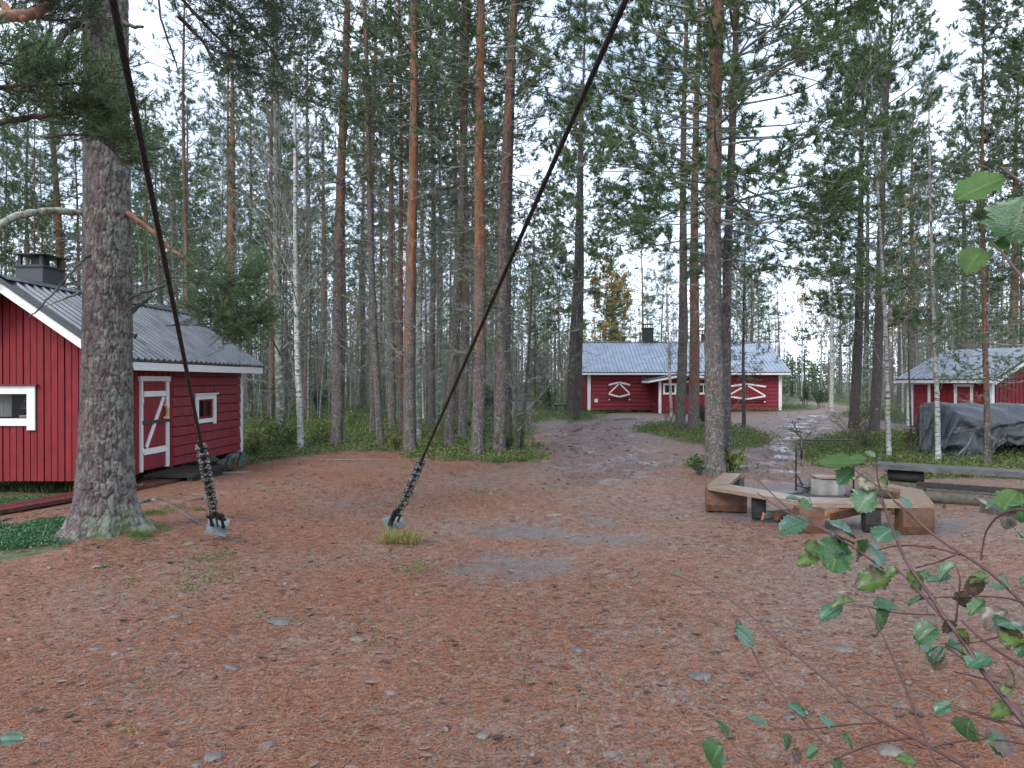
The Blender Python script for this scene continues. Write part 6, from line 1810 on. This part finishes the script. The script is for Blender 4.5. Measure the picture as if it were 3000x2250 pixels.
yy = 2.8 * (14 / 2.8) ** rng.random(n); uu = rng.uniform(-250, 2300, n); P = np.stack([(uu - CX) / FPX * yy, yy], 1); P = P[zones(P)[0] < .3]; n = len(P)
az = rng.uniform(0, 3.14, n); L = rng.exponential(.035, n) + .015; p0 = np.column_stack([P, gz(P[:, 0], P[:, 1]) + .006])
pt, _, _ = pts_along(p0, az, rng.normal(0, .06, n), np.minimum(L, .2), 4, .2, np.zeros(n), rng); pt[..., 2] = np.maximum(pt[..., 2], gz(pt[..., 0], pt[..., 1]) + .003)
v, f = tubes(pt, rng.uniform(.0012, .0035, (n, 1)) * np.ones((1, 4)), 5)
stuff(put("twig_litter", mk_mesh("twig_litter", v, [f], False, (M['branch'],))), "dark bark bits and fallen twigs in the litter")

# ---------------------------------------------------------------- bushes one can tell apart
def bush(name, label, cat, x, y, w, h, mat, seed, n=1500, kind='leaf', group=None, ln=.05, wd=.035):
    rg_ = np.random.default_rng(seed)
    o = thing(name, label, cat, (x, y, float(gz(x, y))), 0, group)
    ns = 9 if kind == 'leaf' else 16
    az = rg_.uniform(0, 6.28, ns); el = rg_.uniform(.75, 1.45, ns) if kind == 'leaf' else rg_.uniform(1.0, 1.5, ns); L = h * rg_.uniform(.6, 1.05, ns)
    p0 = np.column_stack([rg_.normal(0, w * .10, ns), rg_.normal(0, w * .10, ns), np.zeros(ns)])
    Pm, A, E = pts_along(p0, az, el, L, 6, .12, rg_.uniform(-.3, .1, ns), rg_)
    wv = [tubes(Pm, np.full((ns, 1), .008) * np.linspace(1, .3, 6), 5)]
    k = 12
    s = rg_.uniform(.25, 1, (ns, k)); q = interp(Pm, s).reshape(-1, 3)
    a2 = rg_.uniform(0, 6.28, len(q)); l2 = rg_.uniform(.15, .4, len(q)) * w
    P2, _, _ = pts_along(q, a2, rg_.uniform(.1, .9, len(q)) + (kind != 'leaf') * .4, l2, 4, .15, np.zeros(len(q)), rg_)
    wv.append(tubes(P2, np.full((len(q), 1), .004) * np.linspace(1, .4, 4), 3))
    wm = catm(wv); put("stems" if False else "stem", mk_mesh("stem", wm[0], wm[1], False, (M['branch'],)), o)
    if kind == 'leaf':
        sel = rg_.integers(0, len(q), n); pos = interp(P2, rg_.uniform(.2, 1, (len(q), 1)))[sel % len(q)].reshape(-1, 3)
        s_ = rg_.uniform(.1, 1, n); f_ = s_ * 2.99; i_ = f_.astype(int); w_ = (f_ - i_)[:, None]
        pos = P2[sel, i_] * (1 - w_) + P2[sel, i_ + 1] * w_ + rg_.normal(0, .02, (n, 3))
        pos[:, 2] = np.maximum(pos[:, 2], .03)
        put("foliage", mk_mesh("foliage", *leaf_cards(pos, ln, wd, rg_), False, (M[mat],)), o)
    else:
        sel = np.repeat(np.arange(len(q)), 4); i_ = rg_.uniform(0, 2.9, len(sel)); ii = i_.astype(int)
        b = P2[sel, ii]; dd = P2[sel, ii + 1] - b
        nv = needles(b, dd + rg_.normal(0, .03, b.shape), np.full(len(b), .14), 12, .05, .009, rg_, .3, .9)
        put("foliage", mk_mesh("foliage", nv[0], [nv[1]], False, (M[mat],)), o)
    return o
def bpx(u, v): return G(u, v)
BL = [("juniper_bush", "dense dark green juniper behind the paired pines by the long cabin", 1188, 888, 1.4, 1.9, 'juniper'), ("juniper_bush", "dark juniper between the notice board and the grey based pine", 1070, 906, 1.2, 1.7, 'juniper'),
      ("juniper_bush", "low juniper right of the long cabin's right corner", 1742, 876, 1.2, 1.4, 'juniper'), ("juniper_bush", "juniper right of the orange pine in the green island", 1525, 926, .7, 1.1, 'juniper'),
      ("juniper_bush", "dark juniper left of the stout orange pine, deep in the wood", 905, 884, 1.6, 1.6, 'juniper'), ("juniper_bush", "small juniper deep between the white birch and the orange pine", 690, 888, 1.4, 1.3, 'juniper'),
      ("juniper_bush", "dark green juniper mass behind the rusty orange pine", 1040, 896, 1.3, 1.6, 'juniper'), ("juniper_bush", "juniper beyond the white birch by the right path", 1770, 880, 1.4, 1.2, 'juniper')]
for q, (nm, lb, u, v_, w, h, mt) in enumerate(BL):
    g_ = G(u, v_); bush(nm, lb, "bush", g_[0], g_[1], w, h, mt, 300 + q, kind='needle', group="junipers at the wood's edge")
BS = [("yellow leaved shrub at the foot of the stout orange pine", 862, 975, .6, .62, 'ygreen', 240), ("yellow green shrub between the mossy birch and the white birch", 628, 968, .9, .75, 'ygreen', 420),
      ("leafy shrub left of the mossy birch by the cabin corner", 572, 966, 1.2, .85, 'ygreen', 520), ("dull green shrub right of the white birch", 690, 962, 1.0, .7, 'ygreen', 380),
      ("tall yellowing bush right of the notice board", 1168, 892, 1.2, 1.9, 'ygreen', 700), ("green leafy bush behind the rusty orange pine's foot", 1056, 952, .9, 1.1, 'lingon', 500),
      ("small leafy shrub at the foot of the grey based pine", 1090, 982, .6, .65, 'ygreen', 220), ("yellow shrub behind the mottled leaning pine", 985, 945, .6, .6, 'ygreen', 200),
      ("yellow leaves climbing beside the hand pump", 1580, 1022, .45, .45, 'ygreen', 260), ("green leafy plant left of the big straight pine", 1510, 1026, .35, .4, 'lingon', 160),
      ("yellow leaved thin shrub before the dark path pines", 1835, 938, .8, .9, 'yellow', 110), ("bare reddish shrub with few leaves before the dark path pines", 1846, 934, .9, 1.3, 'dead_leaf', 60),
      ("dry thin shrub at the grassy edge left of the log bench", 1870, 975, .7, .8, 'dead_leaf', 50), ("dry brown shrub in front of the cabin porch", 1442, 915, .8, 1.0, 'dead_leaf', 70),
      ("leafless thin shrub right of the path in front of the cooking frame", 1735, 950, .6, .7, 'ygreen', 40), ("low yellow shrub by the tall grass left of the tarpaulin", 1960, 965, .6, .5, 'ygreen', 150),
      ("greenish shrub among bilberry behind the left leaning pine", 760, 930, 1.0, .8, 'ygreen', 240), ("brown rusty bush deep behind the brown pine", 925, 905, 1.0, .7, 'dead_leaf', 260),
      ("green shrub by the cabin's far corner post", 548, 985, .6, .5, 'ygreen', 220)]
for q, (lb, u, v_, w, h, mt, n) in enumerate(BS):
    g_ = G(u, v_); bush("shrub", lb, "shrub", g_[0], g_[1], w, h, mt, 400 + q, int(n * .62), 'leaf', "shrubs around the clearing", *((.075, .055) if mt != 'dead_leaf' else (.05, .03)))
br_ = thing("fallen_branch", "thin crooked fallen branch lying at the wood's edge before the orange pines", "branch", (*G(775, 998), .02))
MB().tube([(-.75, .05, .0), (-.5, -.03, .02), (-.2, .06, .01), (.1, -.02, .03), (.4, .05, .01), (.7, -.04, .02)], [.010, .014, .014, .012, .009, .005], 8).build("branch_stem", M['grey_wood'], br_, True)
# ---------------------------------------------------------------- alder shrub close to the camera
def alder_leaf_mesh(seed, curl, cup, mat, n_s=19, n_t=11, hole=False):
    rg_ = np.random.default_rng(seed)
    s = np.linspace(0, 1, n_s); t_ = np.linspace(-1, 1, n_t)
    S, T = np.meshgrid(s, t_, indexing='ij')
    wid = .43 * np.sin(np.pi * np.clip(S, .0, 1) ** .85) ** .62 + .015
    tooth = 1 + .11 * np.sign(np.sin(S * 46)) * (np.abs(T) > .95) + .10 * np.sin(S * 17 + seed) * (np.abs(T) > .6)
    Y = T * wid * tooth
    X = S + .12 * np.abs(T) * wid * 1.2
    vein = np.abs(((S * 7.5 - np.abs(T) * 1.6) % 1) - .5) * 2
    Z = .040 * vein * np.abs(T) ** .5 + cup * (np.abs(T) ** 1.5) * wid - curl * S ** 2 + .03 * np.sin(S * 6 + T * 3 + seed) * np.abs(T) + .02 * np.sin(T * 5 + seed)
    X = X - curl * .25 * S ** 2
    v = np.stack([X, Y, Z], -1).reshape(-1, 3)
    i = np.arange(n_s - 1)[:, None] * n_t; j = np.arange(n_t - 1)[None]
    f = np.stack([i + j, i + n_t + j, i + n_t + j + 1, i + j + 1], -1).reshape(-1, 4)
    me = mk_mesh("leaf", v, [f], True, (mat,))
    for nm, a_ in (("vein", 1 - np.clip(np.abs(((S * 7.5 - np.abs(T) * 1.6) % 1) - .0), 0, 1)), ("mid", np.abs(T)), ("edge", np.maximum(np.abs(T), S))):
        at = me.attributes.new(nm, 'FLOAT', 'POINT'); at.data.foreach_set("value", np.asarray(a_, np.float32).ravel())
    return me
def alder_mat(name, c0, c1, brown=.0, tr=.35, rough=.30, coat=.45):
    t = NT(name); raw = t.coord()
    n = t.noise(raw, 5, 6, .6)
    col = t.mix(t.val(n, .3, .7), c0, c1)
    col = t.mix(t.val(t.attr("mid"), .10, .02, 0, .55), col, (.20, .26, .10))
    if brown: col = t.mix(t.math('MULTIPLY', t.val(t.math('ADD', t.noise(raw, 3.3, 5, .6), t.math('MULTIPLY', t.attr("edge"), .22)), .68 - brown * .25, .76 - brown * .25), .9), col, (.075, .042, .024))
    col = t.mix(t.val(t.attr("vein"), .75, 1.0, 0, .45), col, tuple(q * .45 for q in c0))
    o = t.objrand()
    col = t.mix(t.val(o, 0, 1, 0, .45), col, tuple(q * .6 for q in c0))
    t.done(col, t.val(t.noise(raw, 12, 4), .3, .7, rough * .8, rough * 1.35), t.bump(t.noise(raw, 26, 5), .3, .015), .8)
    t.b.inputs['Coat Weight'].default_value = coat; t.b.inputs['Coat Roughness'].default_value = .22
    return t.translucent(col, tr)
AM = {'g': alder_mat("alder leaf green", (.028, .095, .026), (.055, .16, .040), .0, .35, .28), 'y': alder_mat("alder leaf yellow green", (.085, .17, .02), (.15, .25, .035), .12, .5, .4),
      'u': alder_mat("alder leaf backlit from below", (.060, .15, .018), (.10, .21, .03), .0, .55, .5, .1),  # brighter green copy: backlight put into the leaf colour
      'd': alder_mat("alder leaf dark", (.018, .075, .032), (.034, .125, .048), .0, .15, .20), 'b': alder_mat("alder leaf brown", (.075, .050, .030), (.15, .105, .07), .45, .2, .55), 'p': alder_mat("alder leaf dry pale", (.22, .20, .12), (.36, .33, .22), .2, .2, .6)}
LM = {k: [alder_leaf_mesh(q * 7 + ord(k), cu, cp, m) for q, (cu, cp) in enumerate(((.10, .10), (.34, .02), (.12, .26), (.50, .30) if k not in 'bp' else (.5, .7)))] for k, m in AM.items()}
z6 = lambda x, y: (1474.7 + x * .26667, 921.7 + y * .26667)
z4 = lambda x, y: (1695.8 + x * .3111, y * .3111)
z5 = lambda x, y: (1695.8 + x * .2666, 516.1 + y * .2666)
def adepth(u): return 2.25 - .85 * float(np.clip((u - 1420) / 850, 0, 1.4))
SHR = thing("alder_shrub", "grey alder shrub with ragged glossy leaves close at the right edge", "shrub", (1.62, 1.28, float(gz(1.62, 1.28))))
SO = np.array(SHR.location); ROOT = np.array((1.62, 1.28, 0.0))
def stem(pts, r0, r1, conv=z7, to_root=False, dd=0.0):
    P = []
    for q in pts:
        u, v_ = conv(*q); P.append(V(u, v_, adepth(u) + dd))
    P = np.array(P)
    if to_root:
        e = P[-1]; P = np.vstack([P, e * .62 + ROOT * .38 + (0, 0, .06), e * .25 + ROOT * .75, ROOT + (0, 0, -.03)])
    s = np.linspace(0, 1, len(P)); S2 = np.linspace(0, 1, len(P) * 6)
    Q = np.stack([np.interp(S2, s, P[:, k]) for k in range(3)], 1)
    pad = np.pad(Q, ((3, 3), (0, 0)), 'edge'); Q = np.stack([np.convolve(pad[:, k], np.ones(7) / 7, 'valid') for k in range(3)], 1)
    rr_ = np.linspace(r0, r1, len(Q)); rr_ = rr_ * (1 + .55 * (np.abs((S2 * len(pts) * 1.3) % 1 - .5) < .05))
    MB().tube(Q - SO, rr_, 8).build("stem", M['stem'], SHR, True)
stem([(60, 430), (240, 510), (480, 610), (640, 740), (820, 910), (1040, 1080), (1200, 1230), (1400, 1350), (1650, 1480), (1880, 1609), (2100, 1740)], .0010, .0058, to_root=True)
stem([(500, 740), (590, 860), (650, 1000), (800, 1200), (960, 1380), (1090, 1520), (1200, 1640)], .0010, .0036, to_root=True, dd=.06)
stem([(700, 1355), (820, 1392), (970, 1383), (1180, 1355), (1390, 1345)], .0010, .0026)
stem([(1285, 650), (1370, 800), (1450, 980), (1530, 1170), (1590, 1330), (1650, 1480), (1720, 1640)], .0014, .0036, to_root=True, dd=-.05)
stem([(1190, 645), (1290, 655), (1400, 690), (1560, 705), (1705, 707)], .0010, .0020)
stem([(1350, 0), (1400, 90), (1460, 260), (1530, 420), (1680, 610), (1740, 720), (1860, 860), (1960, 1030), (2080, 1170), (2212, 1340), (2360, 1520)], .0024, .0075, to_root=True)
stem([(1440, 410), (1560, 530), (1680, 660), (1750, 740)], .0022, .0034)
stem([(1430, 20), (1530, 100), (1620, 190), (1780, 310), (1940, 400), (2080, 510), (2212, 640), (2400, 860)], .0022, .0050, to_root=True, dd=.04)
stem([(1350, 325), (1450, 302), (1550, 296), (1700, 315), (1850, 355)], .0010, .0022, dd=.03)
stem([(1560, 435), (1700, 400), (1820, 350)], .0012, .0022, dd=.02)
stem([(1960, 400), (1970, 300), (1990, 210), (2050, 130), (2130, 90), (2240, 85), (2420, 160), (2560, 600)], .0014, .0036, to_root=True, dd=-.03)
stem([(1490, 645), (1650, 605), (1880, 600), (2070, 600), (2212, 630), (2380, 700)], .0009, .0030, to_root=True)
stem([(1810, 775), (1835, 560), (1840, 490), (1815, 420)], .0022, .0010)
stem([(1830, 725), (1960, 850), (2100, 950), (2212, 1010), (2400, 1120)], .0022, .0038, to_root=True)
stem([(1700, 875), (1900, 880), (2060, 840), (2212, 820)], .0009, .0018)
stem([(1000, 1609), (1150, 1540), (1320, 1470), (1500, 1440), (1580, 1440)], .0012, .0026)
stem([(1650, 1500), (1760, 1470), (1940, 1440), (2100, 1450), (2212, 1470), (2400, 1520)], .0012, .0026, to_root=True)
stem([(410, 1350), (460, 1440), (560, 1540), (680, 1640)], .0009, .0026, to_root=True)
stem([(525, 345), (700, 520), (880, 690), (1190, 850), (1420, 960)], .0014, .0026, z6, dd=.05)
stem([(580, 520), (800, 670), (1050, 790), (1190, 860), (1420, 1000), (1660, 1180)], .0016, .0030, z6)
stem([(1570, 250), (1575, 400), (1610, 560), (1680, 760), (1730, 900), (1800, 1060)], .0016, .0030, z6)
stem([(1360, 330), (1450, 390), (1590, 490), (1720, 590)], .0012, .0022, z6)
stem([(1660, 20), (1740, 90), (1800, 170), (1936, 330), (2080, 640), (2200, 1100)], .0016, .0042, z5, to_root=True, dd=-.05)
stem([(1480, 1150), (1600, 1240), (1700, 1310), (1860, 1500)], .0020, .0040, z4, to_root=True, dd=-.06)
stem([(1740, 1440), (1940, 1500), (2110, 1560)], .0009, .0018, lambda x, y: z7(x, y - 200))
stem([(1800, 1290), (1880, 1370), (2000, 1440)], .0009, .0018)
stem([(1790, 1235), (1920, 1290), (2100, 1340), (2240, 1380)], .0009, .0020)
stem([(1790, 1040), (1880, 1060), (1990, 1090), (2212, 1150)], .0012, .0020)
stem([(1380, 1350), (1460, 1430), (1540, 1470), (1640, 1500)], .0009, .0016, dd=.03)
stem([(710, 875), (760, 890), (820, 910)], .0010, .0020)
LS = [  # conv, base, tip, kind, sheen (how far it faces the sky), width factor
    (z6, (1440, 300), (1100, 275), 'u', .75, .9), (z6, (1490, 270), (1350, 235), 'u', .4, .8), (z6, (1390, 345), (1245, 455), 'g', .3, 1), (z6, (1585, 262), (1725, 242), 'd', 1.3, .8), (z6, (1585, 262), (1530, 244), 'd', 1.3, .9),
    (z6, (1520, 320), (1430, 303), 'd', 1.2, .8), (z6, (1560, 475), (1405, 425), 'p', .4, 1), (z6, (1590, 430), (1720, 478), 'y', .3, .8), (z6, (1540, 505), (1415, 685), 'g', .2, .95), (z6, (965, 600), (838, 575), 'd', .9, .9),
    (z6, (930, 605), (1050, 660), 'g', .5, .8), (z6, (1020, 760), (760, 795), 'd', .85, 1), (z6, (1755, 570), (1868, 655), 'd', .6, .8), (z6, (1190, 785), (1410, 885), 'd', .9, .9), (z6, (1195, 870), (1345, 1025), 'd', .95, 1.15),
    (z6, (1575, 935), (1690, 780), 'd', .8, 1.25), (z6, (1140, 1035), (985, 945), 'y', .3, .8), (z6, (1130, 1035), (922, 1070), 'y', .3, .8),
    (z7, (1150, 255), (1065, 452), 'g', .35, 1.05), (z7, (1225, 270), (1300, 395), 'g', .5, .9), (z7, (1290, 300), (1405, 412), 'd', .6, .9), (z7, (1120, 250), (1035, 370), 'g', .3, .9), (z7, (1430, 490), (1218, 532), 'y', .5, .85), (z7, (1475, 440), (1395, 462), 'y', .4, .9),
    (z7, (1525, 460), (1622, 562), 'y', .3, .7), (z7, (1600, 455), (1685, 492), 'g', .4, .8), (z7, (1795, 485), (1640, 503), 'd', 1.0, .8), (z7, (1815, 415), (1688, 458), 'g', .7, .6), (z7, (1890, 480), (1955, 592), 'b', .2, .9),
    (z7, (1865, 565), (1850, 685), 'b', .2, .9), (z7, (1980, 620), (1888, 702), 'g', .4, .6), (z7, (2010, 482), (1890, 480), 'y', .4, .8), (z7, (2105, 550), (2000, 530), 'd', .8, .9), (z7, (2065, 485), (2185, 548), 'g', .4, .8),
    (z7, (2112, 680), (1988, 795), 'b', .25, .95), (z7, (2060, 770), (2215, 715), 'd', .75, 1.1), (z7, (2190, 800), (2088, 872), 'y', .3, .9), (z7, (2240, 880), (2172, 950), 'd', .8, .9), (z7, (1145, 650), (1010, 728), 'd', .7, .95),
    (z7, (1212, 632), (1078, 615), 'y', .7, .6), (z7, (1325, 655), (1472, 645), 'g', .5, .75), (z7, (1340, 680), (1440, 795), 'g', .2, 1.0), (z7, (1640, 603), (1530, 640), 'g', .9, .4), (z7, (1700, 780), (1570, 835), 'g', .5, .95),
    (z7, (1565, 850), (1705, 945), 'g', .5, 1.0), (z7, (1740, 920), (1680, 1035), 'b', .2, .7), (z7, (1745, 900), (1650, 985), 'd', .9, .7), (z7, (1760, 892), (1945, 925), 'g', .6, .7), (z7, (1750, 900), (1870, 965), 'b', .5, .7), (z7, (2015, 955), (1885, 1010), 'd', .8, 1.0),
    (z7, (1750, 735), (1790, 815), 'b', .2, .8), (z7, (1808, 800), (1935, 865), 'y', .4, .45), (z7, (2132, 1108), (2090, 1175), 'y', .4, .8), (z7, (2165, 1245), (2005, 1278), 'y', .5, .8), (z7, (1795, 1232), (1685, 1278), 'd', .7, .8),
    (z7, (1900, 1325), (1845, 1455), 'g', .3, 1.15), (z7, (1985, 1450), (2150, 1470), 'b', .2, .9), (z7, (1990, 1455), (2140, 1500), 'g', .2, .9), (z7, (510, 785), (632, 880), 'd', .6, .9), (z7, (540, 780), (520, 730), 'b', .2, .7),
    (z7, (702, 1352), (585, 1312), 'd', .9, .75), (z7, (815, 1240), (945, 1312), 'd', .5, .5), (z7, (1000, 1305), (1112, 1382), 'd', .8, .6), (z7, (800, 1410), (862, 1515), 'd', .4, .7), (z7, (845, 1500), (905, 1580), 'b', .3, .7),
    (z7, (1135, 1415), (1242, 1488), 'g', .5, .45), (z7, (1010, 1490), (925, 1545), 'g', .4, .8), (z7, (440, 1475), (325, 1595), 'g', .35, 1.15), (z7, (1085, 1560), (1140, 1640), 'g', .3, .9), (z7, (1585, 1585), (1475, 1535), 'y', .5, .7),
    (z7, (470, 1420), (410, 1330), 'g', .3, .4), (z7, (200, 470), (165, 445), 'd', .5, .6), (z7, (120, 440), (108, 425), 'd', .5, .6), (z7, (2100, 990), (2212, 1110), 'y', .8, .35),
    (z4, (1500, 1155), (1425, 1112), 'd', 1.3, .9), (z4, (1500, 1155), (1680, 1118), 'd', 1.4, .9), (z4, (1515, 1232), (1178, 1362), 'u', .35, .75), (z4, (1670, 1370), (1560, 1650), 'g', .15, 1.2), (z4, (1680, 1360), (1800, 1500), 'g', .3, 1),
    (z5, (1603, 92), (1448, 215), 'u', .2, 1.05), (z5, (1640, 60), (1822, 35), 'u', .3, .85), (z5, (1700, 20), (1880, -25), 'd', 1.1, .8),
    (z7, (2090, 95), (2168, -30), 'u', .35, 1.0), (z7, (2080, 60), (1990, 40), 'g', .8, .6), (z7, (2065, 92), (1930, 15), 'p', .7, .4), (z7, (2160, 95), (2085, 185), 'b', .5, .8), (z7, (2110, 150), (2215, 245), 'd', .6, .7), (z7, (2190, 90), (2215, 170), 'g', .3, .8), (z7, (2120, 70), (2225, 45), 'd', .9, .7), (z7, (2150, 100), (2120, 20), 'y', .3, .7),
    (z6, (1560, 250), (1480, 200), 'g', .4, .7), (z7, (1800, 585), (1880, 640), 'd', .6, .6), (z7, (2230, 480), (2190, 520), 'g', .4, .9)]
rgl = np.random.default_rng(31)
for q, (cv, b, tp_, k, sh, wf_) in enumerate(LS):
    ub, vb = cv(*b); ut, vt = cv(*tp_)
    d0 = adepth((ub + ut) / 2); Bp = V(ub, vb, d0); d1 = d0 + rgl.uniform(-.012, .012) ; Tp = V(ut, vt, d1)
    ax = Tp - Bp; L = np.linalg.norm(ax); ax /= L
    toc = np.array((0, 0, EYE)) - Bp; toc /= np.linalg.norm(toc)
    nrm = np.array((0, .25, 1.0)) * (.25 + sh) + toc * (1.05 - .55 * min(sh, 1.2)) + rgl.normal(0, .10, 3)
    side = np.cross(nrm, ax); side /= np.linalg.norm(side); nn = np.cross(ax, side)
    Mx = Matrix(((ax[0], side[0], nn[0]), (ax[1], side[1], nn[1]), (ax[2], side[2], nn[2]))).to_4x4()
    o = put("leaf", LM[k][q % 4 if k != 'd' else (0, 2, 0, 1)[q % 4]], SHR)
    o.matrix_local = Matrix.Translation(Vector(Bp - SO)) @ Mx @ Matrix.Diagonal((L * 1.03, L * wf_ * 1.16, L * 1.05, 1))
# stray leaf of another shoot at the lower left edge
lo = thing("alder_shoot", "single small alder shoot with one bluish leaf at the lower left corner", "shoot", (*G(-40, 1640), 0))
P_ = V(18, 1600, 2.6); q0 = np.array(lo.location)
MB().tube([(0, 0, -.02), (P_ - q0) * .5 + (-.02, 0, .03), P_ - q0 + (-.03, 0, 0)], [.003, .0025, .0015], 7).build("stem", M['stem'], lo, True)
o = put("leaf", LM['d'][0], lo); o.matrix_local = Matrix.Translation(Vector(P_ - q0 + (-.035, 0, .0))) @ Matrix.Rotation(.25, 4, 'Z') @ Matrix.Rotation(.35, 4, 'X') @ Matrix.Diagonal((.075, .075, .075, 1))
